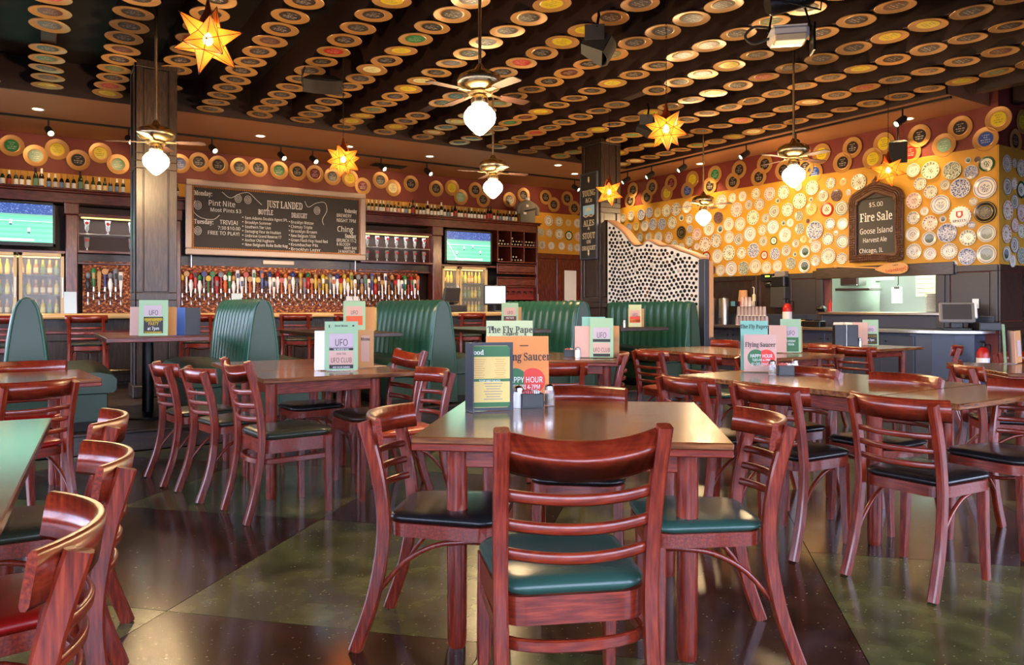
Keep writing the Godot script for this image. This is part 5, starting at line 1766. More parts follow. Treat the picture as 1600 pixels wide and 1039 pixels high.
func chalkboard() -> void:
	var o := thing("chalkboard", "wide framed chalkboard with the bar's beers chalked on it, above the taps", "chalkboard", Vector3(3.6, 2.685, -13.17))
	var w := 3.1
	var h := 1.24
	mat("frame_bronze", rgb(186, 166, 150), 0.4, 0.25)
	mat("frame_bead", rgb(196, 130, 70), 0.4, 0.3)
	part("slate", bx(Vector3(0, 0, -0.01), Vector3(w - 0.2, h - 0.2, 0.02)), M.slate, o)
	for e in [[-w * 0.5, h * 0.5 - 0.1, w * 0.5, h * 0.5], [-w * 0.5, -h * 0.5, w * 0.5, -h * 0.5 + 0.1], [-w * 0.5, -h * 0.5 + 0.1, -w * 0.5 + 0.1, h * 0.5 - 0.1], [w * 0.5 - 0.1, -h * 0.5 + 0.1, w * 0.5, h * 0.5 - 0.1]]:
		part("frame", MB.new().box(Vector3((e[0] + e[2]) * 0.5, (e[1] + e[3]) * 0.5, 0.01), Vector3(e[2] - e[0], e[3] - e[1], 0.07), 0.014).mesh(), M.frame_bronze, o)
	var bead := MB.new()
	for k in 96:
		var x := -w * 0.5 + 0.115 + (w - 0.23) * k / 95.0
		for s in [-1.0, 1.0]:
			bead.box(Vector3(x, s * (h * 0.5 - 0.115), 0.012), Vector3(0.022, 0.03, 0.024), 0.007)
	for k in 34:
		var y := -h * 0.5 + 0.13 + (h - 0.26) * k / 33.0
		for s in [-1.0, 1.0]:
			bead.box(Vector3(s * (w * 0.5 - 0.115), y, 0.012), Vector3(0.03, 0.022, 0.024), 0.007)
	part("beading", bead.mesh(), M.frame_bead, o)
	var put := func(t: String, x: float, y: float, s: float, f: Font, wide: float):
		lettering(t, s, M.chalk, o, Vector3(x, y, 0.001), Basis(), f, -wide, "lettering", true)
	# text, left, height of its foot, size of its capitals, length, face
	put.call("Monday:", -1.42, 0.4, 0.075, serif, 0.28)
	put.call("Pint Nite", -1.2, 0.25, 0.09, sans, 0.42)
	put.call("Most Pints $3", -1.17, 0.14, 0.062, sans, 0.49)
	put.call("Tuesday:", -1.42, -0.07, 0.075, serif, 0.3)
	put.call("TRIVIA!", -1.02, -0.06, 0.072, sans, 0.29)
	put.call("7:30 $10.00", -1.05, -0.155, 0.055, sans, 0.36)
	put.call("FREE TO PLAY!", -1.21, -0.245, 0.06, sans, 0.5)
	put.call("JUST LANDED", -0.24, 0.3, 0.12, serif, 0.62)
	put.call("BOTTLE", -0.39, 0.155, 0.085, serif, 0.25)
	put.call("DRAUGHT", 0.18, 0.135, 0.085, serif, 0.28)
	var bottle := ["Sam Adams Double Agent IPL", "Brooklyn Summer", "Southern Tier Live", "Damaging Fleur de Houblon", "Unibroue Grand Reserve 17", "Anchor Old Foghorn", "New Belgium Rolle Bolle Keg"]
	var bw := [0.72, 0.44, 0.43, 0.6, 0.61, 0.49, 0.72]
	var draft := ["Brooklyn Weisse", "Chimay Triple", "Brooklyn Brown", "New Belgium 1554", "Green Flash Hop Head Red", "Krombacher Pils", "Brooklyn Lager"]
	var dw := [0.4, 0.38, 0.46, 0.44, 0.66, 0.48, 0.53]
	for i in 7:
		put.call("•", -0.66, 0.045 - 0.076 * i, 0.05, sans, 0.02)
		put.call(bottle[i], -0.61, 0.04 - 0.076 * i, 0.048, sans, bw[i])
		put.call("•", 0.13, 0.02 - 0.079 * i, 0.05, sans, 0.02)
		put.call(draft[i], 0.17, 0.015 - 0.079 * i, 0.052, sans, dw[i])
	put.call("Wednesday", 1.15, 0.28, 0.07, serif, 0.24)
	put.call("BREWERY", 1.0, 0.19, 0.06, sans, 0.28)
	put.call("NIGHT 7PM", 1.0, 0.1, 0.062, sans, 0.36)
	put.call("Ching", 1.01, -0.06, 0.1, sans, 0.3)
	put.call("Sunday", 1.16, -0.18, 0.075, serif, 0.21)
	put.call("BRUNCH 11-2", 1.0, -0.265, 0.06, sans, 0.37)
	put.call("& BLOODY", 1.0, -0.335, 0.05, sans, 0.26)
	put.call("MARY BAR", 1.14, -0.4, 0.05, sans, 0.24)
	put.call("24 MARTINIS", 1.03, -0.465, 0.05, sans, 0.32)
	# chalked hop vines with cones
	for v in [[[-0.98, 0.45], [-0.85, 0.36], [-0.7, 0.44], [-0.55, 0.47], [-0.42, 0.36], [-0.33, 0.28]], [[-1.4, 0.28], [-1.44, 0.12], [-1.32, 0.0], [-1.12, -0.02], [-1.02, 0.06]], [[0.42, 0.4], [0.48, 0.3], [0.62, 0.38], [0.78, 0.4], [0.82, 0.26], [0.74, 0.1], [0.76, 0.0]]]:
		var pts := []
		for p in v:
			pts.append(Vector3(p[0], p[1], 0.001))
		part("chalk_vine", MB.new().tube(curve(pts, 5), 0.0045, 5).mesh(), M.chalk, o)
	for c in [[-1.36, 0.2], [-0.72, 0.36], [-0.56, 0.35], [-1.36, -0.22], [0.64, 0.25]]:
		var m := MB.new()
		for r in [0.055, 0.035, 0.016]:
			var ring := []
			for k in 14:
				var a := TAU * k / 14.0
				ring.append(Vector3(c[0] + cos(a) * r, c[1] + sin(a) * r * 1.25, 0.001))
			m.tube(ring, 0.004, 5, true)
		part("chalk_hop", m.mesh(), M.chalk, o)


func behind_bar() -> void:
	# grey shirt on its stand on the cornice
	var sh := thing("shirt", "grey printed T-shirt on a stand at the right end of the bottle shelf", "shirt", Vector3(9.0, 3.012, -13.5))
	mat("grey_cloth", rgb(120, 116, 108), 0.85)
	var rows := []
	for e in [[0.0, 0.19, 0.06], [0.1, 0.2, 0.075], [0.25, 0.2, 0.085], [0.38, 0.215, 0.085], [0.46, 0.19, 0.075], [0.5, 0.1, 0.06], [0.515, 0.065, 0.05]]:
		var ring := []
		for k in 20:
			var a := TAU * k / 20.0
			ring.append(Vector3(cos(a) * e[1], e[0], sin(a) * e[2]))
		rows.append(ring)
	var body := MB.new().grid(rows, false, true)
	for k in body.n.size():
		if body.n[k].dot(Vector3(body.v[k].x, 0, body.v[k].z)) < 0.0:
			body.n[k] = -body.n[k]
	part("body", refaced(body), M.grey_cloth, sh)
	for s in [-1.0, 1.0]:
		part("sleeve", MB.new().sweep([Vector3(s * 0.17, 0.43, 0), Vector3(s * 0.24, 0.34, 0.01), Vector3(s * 0.25, 0.2, 0.01)], [Vector2(0.1, 0.1), Vector2(0.1, 0.11), Vector2(0.09, 0.1)], Vector3(0, 0, 1), 0.03).mesh(), M.grey_cloth, sh)
	part("collar", MB.new().lathe([Vector2(0.055, 0.5), Vector2(0.05, 0.57), Vector2(0.04, 0.57)], 16).mesh(), M.white, sh)
	part("print", MB.new().sweep([Vector3(-0.15, 0.25, 0.085), Vector3(0.0, 0.29, 0.093), Vector3(0.16, 0.33, 0.085)], [Vector2(0.004, 0.04)], Vector3.UP).mesh(), M.ink, sh)
	part("print", bx(Vector3(-0.06, 0.38, 0.088), Vector3(0.06, 0.05, 0.004)), M.white, sh)
	part("print", bx(Vector3(-0.12, 0.22, 0.086), Vector3(0.07, 0.05, 0.004)), M.white, sh)
	# till and screens on the counter
	var r := thing("cash_register", "dark till screen seen from behind on the bar, right of the third booth", "register", Vector3(6.05, STEP + 0.94, -11.45), 0.2)
	part("base", bx(Vector3(0, 0.06, 0), Vector3(0.42, 0.12, 0.36), 0.015), M.dark_grey, r)
	part("screen_back", MB.new().box(Vector3(0, 0, 0), Vector3(0.36, 0.28, 0.06), 0.02, Transform3D(Basis(Vector3.RIGHT, 0.25), Vector3(0, 0.28, 0.0))).mesh(), M.dark_grey, r)
	part("neck", bx(Vector3(0, 0.15, -0.03), Vector3(0.12, 0.1, 0.08), 0.01), M.black, r)
	part("label_strip", MB.new().box(Vector3(0, -0.1, 0.035), Vector3(0.3, 0.02, 0.004), 0.0, Transform3D(Basis(Vector3.RIGHT, 0.25), Vector3(0, 0.28, 0.0))).mesh(), M.steel, r)
	var mo := thing("monitor", "lit white monitor on the bar beside the till, left of the fourth booth", "monitor", Vector3(7.0, STEP + 0.94, -11.55), -0.12)
	var ms := glow("monitor_screen", rgb(232, 236, 246), 0.65)
	part("casing", bx(Vector3(0, 0.3, -0.02), Vector3(0.44, 0.36, 0.04), 0.01), M.black, mo)
	part("screen", bx(Vector3(0, 0.305, 0.001), Vector3(0.4, 0.31, 0.004)), ms, mo)
	part("stand", MB.new().box(Vector3(0, 0.01, 0), Vector3(0.2, 0.02, 0.16), 0.006).box(Vector3(0, 0.08, -0.03), Vector3(0.05, 0.14, 0.03), 0.004).mesh(), M.black, mo)
	# door and notices right of the bar
	var dr := struct("door_1", span(Vector3(9.2, STEP, WALL_Z), Vector3(10.8, 2.38, WALL_Z + 0.04)), M.bar_wood_y)
	for e in [[9.2, 2.3, 10.85, 2.42], [10.02, STEP, 10.12, 2.3], [10.72, STEP, 10.82, 2.3]]:
		part("frame", span(Vector3(e[0], e[1], WALL_Z + 0.04), Vector3(e[2], e[3], WALL_Z + 0.08), 0.008), M.bar_wood_y, dr)
	part("pane", span(Vector3(10.26, 1.2, WALL_Z + 0.04), Vector3(10.6, 2.05, WALL_Z + 0.05)), M.white_plastic, dr)
	var nt := [[9.32, 1.95, "upper"], [9.32, 1.66, "middle"], [9.42, 1.36, "lower"]]
	for e in nt:
		var p := thing("notice", "white paper notice on the wall by the wine rack, %s of three" % e[2], "notice", Vector3(e[0], e[1], WALL_Z + 0.045), 0.0, "paper notices by the wine rack")
		part("sheet", bx(Vector3.ZERO, Vector3(0.22, 0.27, 0.004)), M.white, p)
		for k in 6:
			part("text_line", bx(Vector3(-0.01 * (k % 3), 0.09 - 0.034 * k, 0.003), Vector3(0.15, 0.008, 0.001)), M.grey_plastic, p)
	# small cards standing on the bar
	for e in [[0.36, "left, before the cooler"], [2.42, "middle, behind the second booth"]]:
		var c := thing("bar_card", "pale blue card standing on the bar, " + e[1], "card", Vector3(e[0], STEP + 0.94, -11.2), 0.1, "pale cards on the bar")
		part("card", MB.new().box(Vector3.ZERO, Vector3(0.14, 0.28, 0.006), 0.0, Transform3D(Basis(Vector3.RIGHT, -0.12), Vector3(0, 0.14, 0.03))).mesh(), mat("card_blue", rgb(196, 218, 226), 0.5), c)
		part("print", MB.new().box(Vector3(0, 0, 0.004), Vector3(0.09, 0.1, 0.002), 0.0, Transform3D(Basis(Vector3.RIGHT, -0.12), Vector3(0, 0.12, 0.03))).mesh(), mat("card_teal", rgb(110, 170, 180), 0.5), c)
		part("foot", bx(Vector3(0, 0.008, 0), Vector3(0.15, 0.016, 0.09), 0.003), M.acrylic, c)
	solo("table_sign", bx(Vector3.ZERO, Vector3(0.24, 0.085, 0.02), 0.004), M.white_plastic, "small white sign on the splashback over the third booth", "sign", Vector3(4.93, 1.36, -13.25))


# ---------------------------------------------------------------- bottle wall, kitchen side, gear under the ceiling
func bottle_wall() -> void:
	var wx := 7.95
	var o := thing("bottle_wall", "white partition of bottle ends set in plaster with a wavy falling top", "partition", Vector3(wx, 0, 0))
	mat("plaster_white", rgb(226, 222, 212), 0.7)
	mat("plaster_tan", rgb(190, 142, 100), 0.8)
	mat("bottle_black", rgb(20, 19, 22), 0.12)
	mat("bottle_green", rgb(24, 58, 36), 0.12)
	mat("bottle_clear", rgb(176, 172, 164), 0.15)
	mat("bottle_amber", rgb(88, 52, 22), 0.14)
	mat("post_blue", rgb(54, 58, 68), 0.45)
	var top := [Vector2(-9.54, 2.62), Vector2(-9.49, 2.6), Vector2(-9.29, 2.49), Vector2(-9.13, 2.38), Vector2(-8.91, 2.18), Vector2(-8.71, 2.17), Vector2(-8.58, 2.23), Vector2(-8.33, 2.13), Vector2(-8.12, 2.11), Vector2(-7.9, 2.03), Vector2(-7.67, 1.96), Vector2(-7.5, 1.89)]
	var outl := []
	var cap := []
	for p in top:
		outl.append(Vector3(0, p.y, p.x))
		cap.append(Vector3(0.09, p.y, p.x))
	outl.append(Vector3(0, 0.76, -7.5))
	outl.append(Vector3(0, 0.76, -9.54))
	var m := MB.new()
	m.poly(outl, Vector3.LEFT)
	part("plaster", m.mesh(), M.plaster_white, o)
	part("top_edge", MB.new().sweep(curve(cap, 3), [Vector2(0.18, 0.05)], Vector3.UP, 0.02).mesh(), M.plaster_tan, o)
	var core := MB.new()
	var back := []
	for p in outl:
		back.append(p + Vector3(0.18, 0, 0))
	core.poly(back, Vector3.RIGHT)
	core.quad(Vector3(0, 0.76, -7.5), Vector3(0.18, 0.76, -7.5), Vector3(0.18, 1.86, -7.5), Vector3(0, 1.86, -7.5), Vector3.BACK)
	part("back_plaster", core.mesh(), M.plaster_tan, o)
	part("end_post", span(Vector3(-0.03, 0, -7.51), Vector3(0.07, 1.88, -7.39), 0.01), M.post_blue, o)
	part("end_plaster", span(Vector3(0.07, 0.76, -7.51), Vector3(0.18, 1.86, -7.4), 0.02), M.plaster_tan, o)
	part("plinth", span(Vector3(0, 0, -9.54), Vector3(0.18, 0.76, -7.39), 0.004), M.post_blue, o)
	var ends := {}
	for r in [0.02, 0.023, 0.027]:
		ends[r] = MB.new().lathe([Vector2(0, 0.004), Vector2(r * 0.7, 0.006), Vector2(r * 0.85, 0.014), Vector2(r, 0.01), Vector2(r, -0.01)], 12, Transform3D(Basis(Vector3.BACK, PI * 0.5), Vector3.ZERO)).mesh()
	var n := 0
	var rest := MB.new()
	for row in 30:
		for k in 25:
			var z := -7.57 - 0.0885 * k + (0.044 if row % 2 == 1 else 0.0) + rng.randf_range(-0.007, 0.007)
			var y := 2.55 - 0.0595 * row + rng.randf_range(-0.006, 0.006) + 0.02 * sin(k * 0.6)
			if z < -9.5 or z > -7.55 or y < 0.81 or (y < 1.16 and z < -7.6 and z > -8.6):
				continue
			var lim := 0.0
			for i in top.size() - 1:
				if z >= top[i].x and z <= top[i + 1].x:
					lim = lerpf(top[i].y, top[i + 1].y, (z - top[i].x) / (top[i + 1].x - top[i].x))
			if y > lim - 0.045:
				continue
			var r: float = [0.023, 0.023, 0.023, 0.02, 0.027][rng.randi_range(0, 4)]
			var roll := rng.randf()
			var mt: Material = M.bottle_black if roll < 0.92 else (M.bottle_green if roll < 0.95 else (M.bottle_clear if roll < 0.975 else M.bottle_amber))
			n += 1
			if n <= 300:
				part("bottle_end", ends[r], mt, o, Vector3(-0.004, y, z))
			else:
				rest.lathe([Vector2(0, 0.004), Vector2(r * 0.85, 0.014), Vector2(r, 0.01), Vector2(r, -0.01)], 10, Transform3D(Basis(Vector3.BACK, PI * 0.5), Vector3(-0.004, y, z)))
	if n > 300:
		part("bottle_ends", rest.mesh(), M.bottle_black, o).set_meta("kind", "stuff")
	for i in 9:
		part("bottle_neck", MB.new().lathe([Vector2(0, 0), Vector2(0.016, 0), Vector2(0.016, 0.06), Vector2(0, 0.06)], 8, Transform3D(Basis(Vector3.BACK, -PI * 0.5), Vector3(0.18, 0.9 + 0.1 * i, -7.53 - 0.06 * (i % 2)))).mesh(), M.bottle_black, o)


func ale_sign() -> void:
	var o := thing("ale_sign", "tall narrow dark ale and stout sign with pale letters on the second pillar", "sign", Vector3(7.775, 2.72, -9.8))
	var b := Basis(Vector3.BACK, Vector3.UP, Vector3.LEFT)
	o.transform.basis = b
	part("board", bx(Vector3(0, 0, 0), Vector3(0.42, 1.42, 0.03), 0.004), M.slate, o)
	for e in [[0, 0.71, 0.46, 0.03], [0, -0.71, 0.46, 0.03], [-0.215, 0, 0.03, 1.42], [0.215, 0, 0.03, 1.42]]:
		part("frame", bx(Vector3(e[0], e[1], 0.008), Vector3(e[2], e[3], 0.05), 0.008), M.post_blue, o)
	var cream: Material = mat("sign_cream", rgb(206, 190, 150), 0.6)
	for e in [["YOUNG", 0.43, 0.1, -0.34], ["&Co", 0.3, 0.075, -0.17], ["ALES", -0.07, 0.1, -0.29], ["&", -0.18, 0.05, -0.05], ["STOUT", -0.28, 0.1, -0.33], ["ON", -0.4, 0.06, -0.11], ["DRAUGHT", -0.5, 0.07, -0.36]]:
		lettering(e[0], e[2], cream, o, Vector3(0, e[1] - e[2] * 0.5, 0.016), Basis(), serif, e[3])
	part("pale_panel", bx(Vector3(0, 0.1, 0.016), Vector3(0.3, 0.16, 0.004)), mat("sign_blue", rgb(150, 190, 206), 0.6), o)
	part("ram", MB.new().sweep([Vector3(-0.07, 0.1, 0.019), Vector3(0.0, 0.12, 0.019), Vector3(0.06, 0.1, 0.019)], [Vector2(0.004, 0.04), Vector2(0.004, 0.06), Vector2(0.004, 0.04)], Vector3.UP).mesh(), cream, o)
	part("scroll", MB.new().tube(curve([Vector3(-0.14, 0.02, 0.017), Vector3(-0.07, -0.01, 0.017), Vector3(0, 0.01, 0.017), Vector3(0.07, -0.01, 0.017), Vector3(0.14, 0.02, 0.017)], 4), 0.012, 6).mesh(), cream, o)
	for y in [0.6, -0.62]:
		part("ornament", MB.new().lathe([Vector2(0, -0.05), Vector2(0.02, -0.01), Vector2(0.012, 0.02), Vector2(0.02, 0.04), Vector2(0, 0.06)], 8, Transform3D(Basis(), Vector3(0, y, 0.016))).mesh(), cream, o)


func slate_board() -> void:
	var o := thing("slate_board", "carved brown frame with a chalked slate on the yellow plate wall", "chalkboard", Vector3(WALL_X - 0.05, 2.5, -6.62))
	o.transform.basis = Basis(Vector3.BACK, Vector3.UP, Vector3.LEFT)
	mat("carved", rgb(92, 58, 34), 0.4, 0.1)
	part("slate", MB.new().box(Vector3(0, -0.06, 0), Vector3(0.62, 0.86, 0.02)).mesh(), M.slate, o)
	var arch := []
	for k in 13:
		var a := PI * k / 12.0
		arch.append(Vector2(cos(a) * 0.24, -(0.36 + sin(a) * 0.12)))
	part("slate_arch", MB.new().prism(arch, -0.01, 0.01, Transform3D(Basis(Vector3.RIGHT, PI * 0.5), Vector3.ZERO)).mesh(), M.slate, o)
	# frame: outer shape with shoulders and a peak, inner opening cut by laying strips
	var strips := [[Vector3(-0.37, -0.56, 0.02), Vector3(-0.37, 0.34, 0.02), 0.13], [Vector3(0.37, -0.56, 0.02), Vector3(0.37, 0.34, 0.02), 0.13], [Vector3(-0.42, -0.54, 0.02), Vector3(0.42, -0.54, 0.02), 0.12]]
	for s in strips:
		part("frame", MB.new().sweep([s[0], s[1]], [Vector2(0.06, s[2]) if s[0].y == s[1].y else Vector2(s[2], 0.06)], Vector3.UP if s[0].y == s[1].y else Vector3(0, 0, 1), 0.015).mesh(), M.carved, o)
	var crown := [Vector3(-0.37, 0.3, 0.02), Vector3(-0.35, 0.38, 0.02), Vector3(-0.27, 0.43, 0.02), Vector3(-0.14, 0.48, 0.02), Vector3(0, 0.53, 0.02), Vector3(0.14, 0.48, 0.02), Vector3(0.27, 0.43, 0.02), Vector3(0.35, 0.38, 0.02), Vector3(0.37, 0.3, 0.02)]
	part("frame", MB.new().sweep(curve(crown, 3), [Vector2(0.17, 0.06)], Vector3(0, 0, 1), 0.015).mesh(), M.carved, o)
	# carved leaves along it
	var leaf := MB.new().lathe([Vector2(0, -0.024), Vector2(0.014, -0.008), Vector2(0.016, 0.006), Vector2(0, 0.026)], 7).mesh()
	var path := [Vector3(-0.37, -0.54, 0.05), Vector3(-0.37, -0.1, 0.05), Vector3(-0.37, 0.34, 0.05), Vector3(-0.25, 0.45, 0.05), Vector3(0, 0.54, 0.05), Vector3(0.25, 0.45, 0.05), Vector3(0.37, 0.34, 0.05), Vector3(0.37, -0.1, 0.05), Vector3(0.37, -0.54, 0.05), Vector3(0.0, -0.54, 0.05), Vector3(-0.37, -0.54, 0.05)]
	var fine := curve(path, 14)
	for i in fine.size():
		for s in [-0.034, 0.0, 0.034]:
			var dir: Vector3 = fine[mini(i + 1, fine.size() - 1)] - fine[maxi(i - 1, 0)]
			var side := Vector3(-dir.y, dir.x, 0).normalized()
			var q := part("leaf", leaf, M.carved, o, fine[i] + side * s)
			q.rotation.z = rng.randf_range(-1.4, 1.4)
	part("crest", MB.new().lathe([Vector2(0, -0.08), Vector2(0.05, -0.03), Vector2(0.055, 0.01), Vector2(0.02, 0.05), Vector2(0, 0.09)], 10, Transform3D(Basis(), Vector3(0, 0.62, 0.02))).mesh(), M.carved, o)
	for e in [["$5.00", 0.0, 0.27, 0.07, sans, 0.22], ["Fire Sale", 0.0, 0.08, 0.13, serif, 0.52], ["Goose Island", 0.0, -0.13, 0.085, sans, 0.52], ["Harvest Ale", -0.02, -0.27, 0.07, sans, 0.38], ["Chicago, IL", -0.08, -0.43, 0.065, sans, 0.38]]:
		lettering(e[0], e[3], M.chalk, o, Vector3(e[1], e[2], 0.012), Basis(), e[4], -e[5])


func oar() -> void:
	var o := thing("paddle", "pale wooden canoe paddle with red lettering on the dark board over the hatch", "paddle", Vector3(WALL_X - 0.075, 1.81, -7.3))
	mat("paddle_wood", rgb(204, 150, 84), 0.35, 0.0, 0.3)
	o.transform.basis = Basis(Vector3.BACK, Vector3.UP, Vector3.LEFT)
	part("shaft", MB.new().tube([Vector3(0.03, 0.04, 0), Vector3(0.72, -0.015, 0)], 0.014, 10).mesh(), M.paddle_wood, o)
	part("grip", MB.new().lathe([Vector2(0, -0.02), Vector2(0.02, -0.015), Vector2(0.03, 0.01), Vector2(0.024, 0.035), Vector2(0, 0.045)], 10, Transform3D(Basis(Vector3(0, 0, 1), PI * 0.5), Vector3(0.03, 0.04, 0))).mesh(), M.paddle_wood, o)
	var bl := []
	for e in [[0.68, 0.012], [0.76, 0.04], [0.84, 0.066], [0.95, 0.082], [1.06, 0.084], [1.14, 0.07], [1.18, 0.04], [1.19, 0.0]]:
		bl.append(Vector2(e[0], e[1]))
	for e in [[1.18, -0.04], [1.14, -0.07], [1.06, -0.084], [0.95, -0.082], [0.84, -0.066], [0.76, -0.04], [0.68, -0.012]]:
		bl.append(Vector2(e[0], e[1]))
	part("blade", MB.new().prism(bl, -0.008, 0.008, Transform3D(Basis(Vector3.RIGHT, PI * 0.5), Vector3(0, -0.03, 0)), true).mesh(), M.paddle_wood, o)
	lettering("Leinenkugel's", 0.05, M.red_paint, o, Vector3(1.02, -0.05, 0.009), Basis(Vector3(0, 0, 1), 0.12), serif, 0.75)
	lettering("canoe", 0.022, M.ink, o, Vector3(1.0, 0.02, 0.009), Basis(Vector3(0, 0, 1), 0.1), serif, 1.0)


func kitchen_side() -> void:
	mat("slate_blue", rgb(54, 62, 78), 0.4)
	mat("clear_cup", Color(0.86, 0.78, 0.78, 0.38), 0.1).transparency = BaseMaterial3D.TRANSPARENCY_ALPHA
	# service counter under the hatch with its rounded near end
	var c := thing("service_counter", "slate-blue service counter with steel-edged top under the kitchen hatch", "counter", Vector3(10.2, 0, 0))
	var plan := [Vector2(0.66, -13.6), Vector2(-0.1, -13.6), Vector2(-0.1, -5.75), Vector2(-0.04, -5.42), Vector2(0.12, -5.15), Vector2(0.36, -4.98), Vector2(0.66, -4.96)]
	part("worktop", MB.new().prism(plan, 0.845, 0.885, Transform3D(), true).mesh(), M.dark_grey, c)
	var edge := []
	for i in range(1, plan.size()):
		edge.append(Vector3(plan[i].x, 0.866, plan[i].y))
	part("steel_edge", MB.new().sweep(edge, [Vector2(0.012, 0.044)], Vector3.UP, 0.004).mesh(), M.steel, c)
	var body := [Vector2(0.66, -13.6), Vector2(0.0, -13.6), Vector2(0.0, -5.75), Vector2(0.06, -5.48), Vector2(0.2, -5.25), Vector2(0.4, -5.1), Vector2(0.66, -5.08)]
	part("body", MB.new().prism(body, 0.0, 0.845).mesh(), M.slate_blue, c)
	for i in 8:
		var z := -6.14 - 0.92 * i
		for s in [0.0, 0.46]:
			var d := part("door", span(Vector3(-0.018, 0.1, z + s - 0.46), Vector3(0.0, 0.8, z + s - 0.005), 0.004), M.slate_blue, c)
			part("knob", MB.new().lathe([Vector2(0, 0), Vector2(0.012, 0.004), Vector2(0.014, 0.016), Vector2(0, 0.022)], 10, Transform3D(Basis(Vector3.BACK, PI * 0.5), Vector3(-0.018, 0.72, z + (-0.06 if s == 0.0 else 0.06)))).mesh(), M.black_metal, d)
	part("upstand", span(Vector3(0.63, 0.885, -13.6), Vector3(0.665, 1.08, -4.97), 0.004), M.slate_blue, c)
	var sill := struct("trim_43", span(Vector3(WALL_X - 0.09, 1.08, -7.6), Vector3(11.16, 1.125, -5.6), 0.008), M.steel)
	# things in and around the hatch
	var pl: Node3D
	for e in [[0, -5.86, 13], [1, -5.66, 8]]:
		for k in e[2]:
			var lb := "grey-white serving plate in the %s stack on the hatch sill, %s from the bottom" % [["tall", "short"][e[0]], ORD[k + 1]]
			var at := Vector3(10.98, 1.126 + 0.021 * k, e[1])
			if pl == null:
				pl = thing("serving_plate", lb, "plate", at, 0.0, "serving plates stacked in the hatch")
				part("dish", MB.new().lathe([Vector2(0, 0), Vector2(0.06, 0), Vector2(0.098, 0.014), Vector2(0.1, 0.018), Vector2(0.06, 0.008), Vector2(0, 0.006)], 20).mesh(), M.white, pl)
			else:
				dup(pl, at, 0.0, lb, "serving plates stacked in the hatch")
	var hood := thing("extractor", "steel hood arm at the left inside the kitchen hatch", "hood", Vector3(12.9, 1.5, -8.35))
	part("duct", bx(Vector3(0, 0.45, 0), Vector3(0.3, 0.7, 0.36), 0.02), M.steel, hood)
	part("lip", bx(Vector3(0, 0.03, 0.1), Vector3(0.4, 0.05, 0.7), 0.01), M.steel, hood)
	for e in [["hanging_clipboard", "white clipboard of orders hung inside the kitchen hatch", "clipboard", -7.72, 1.42, 0.2, 0.3, M.white], ["wall_chart", "pale chart with a grid of notes on the kitchen wall", "chart", -7.2, 1.62, 0.34, 0.46, M.cream], ["wall_sheet", "pale blank sheet high on the kitchen wall behind the clipboard", "sheet", -7.95, 1.85, 0.36, 0.3, M.white]]:
		var o := thing(e[0], e[1], e[2], Vector3(13.28, e[4], e[3]))
		part("sheet", bx(Vector3(-0.01, 0, 0), Vector3(0.012, e[6], e[5])), e[7], o)
		part("clip", bx(Vector3(-0.02, e[6] * 0.5 - 0.01, 0), Vector3(0.02, 0.03, 0.1), 0.004), M.steel, o)
		if e[0] == "wall_chart":
			for k in 5:
				part("grid_line", bx(Vector3(-0.018, 0.16 - 0.08 * k, 0), Vector3(0.002, 0.006, 0.3)), M.grey_plastic, o)
	var kl := struct("trim_44", span(Vector3(11.7, 3.2, -8.6), Vector3(12.7, 3.26, -6.0), 0.004), M.white)
	part("lamp_panel", span(Vector3(11.75, 3.195, -8.5), Vector3(12.65, 3.2, -6.1)), glow("kitchen_lamp", rgb(236, 250, 236), 2.0), kl)
	area("kitchen_light", Vector3(12.2, 3.18, -7.3), Vector3(12.2, 0, -7.3), Vector2(0.9, 2.4), Color(0.9, 1.0, 0.92), KIT_E)
	area("kitchen_light", Vector3(12.2, 3.18, -7.3), Vector3(13.3, 1.5, -7.3), Vector2(0.9, 2.4), Color(0.9, 1.0, 0.92), KIT_E * 0.6)
	for e in [-7.0, -6.35]:
		solo("ticket_hook", MB.new().tube([Vector3(0, 0.14, 0), Vector3(0, 0, 0), Vector3(-0.02, -0.02, 0)], 0.006, 6).mesh(), M.black, "small black hook hanging from the hatch's head, %s of two" % ["left" if e == -7.0 else "right"], "hook", Vector3(10.95, 1.55, e), "hooks in the hatch")
	var pb := thing("squeeze_bottle", "red squeeze bottle at the left end of the hatch sill", "bottle", Vector3(10.84, 1.126, -7.42))
	part("body", MB.new().lathe([Vector2(0, 0), Vector2(0.03, 0), Vector2(0.032, 0.12), Vector2(0.014, 0.15), Vector2(0.006, 0.2), Vector2(0, 0.2)], 14).mesh(), M.red_paint, pb)
	# till by the hatch
	var t := thing("touch_till", "tilted grey touch-screen till at the rounded end of the service counter", "till", Vector3(10.5, 0.886, -5.28), deg_to_rad(-58))
	var tb := Transform3D(Basis(Vector3.RIGHT, -0.5), Vector3(0, 0.24, 0.03))
	part("screen_housing", MB.new().box(Vector3.ZERO, Vector3(0.42, 0.3, 0.05), 0.015, tb).mesh(), M.grey_plastic, t)
	part("screen", MB.new().box(Vector3(0, 0, 0.026), Vector3(0.34, 0.23, 0.004), 0.0, tb).mesh(), M.dark_grey, t)
	part("stand", bx(Vector3(0, 0.08, -0.02), Vector3(0.16, 0.16, 0.12), 0.015), M.black, t)
	part("base", bx(Vector3(0, 0.02, 0), Vector3(0.34, 0.04, 0.26), 0.01), M.black, t)
	part("card_slot", MB.new().box(Vector3(0.22, 0.02, 0.01), Vector3(0.03, 0.22, 0.05), 0.008, tb).mesh(), M.white_plastic, t)
	var cd := thing("cash_box", "flat black cash box on the counter right of the till", "box", Vector3(10.64, 0.886, -4.99), deg_to_rad(-30))
	part("case", bx(Vector3(0, 0.06, 0), Vector3(0.3, 0.11, 0.24), 0.008), M.black, cd)
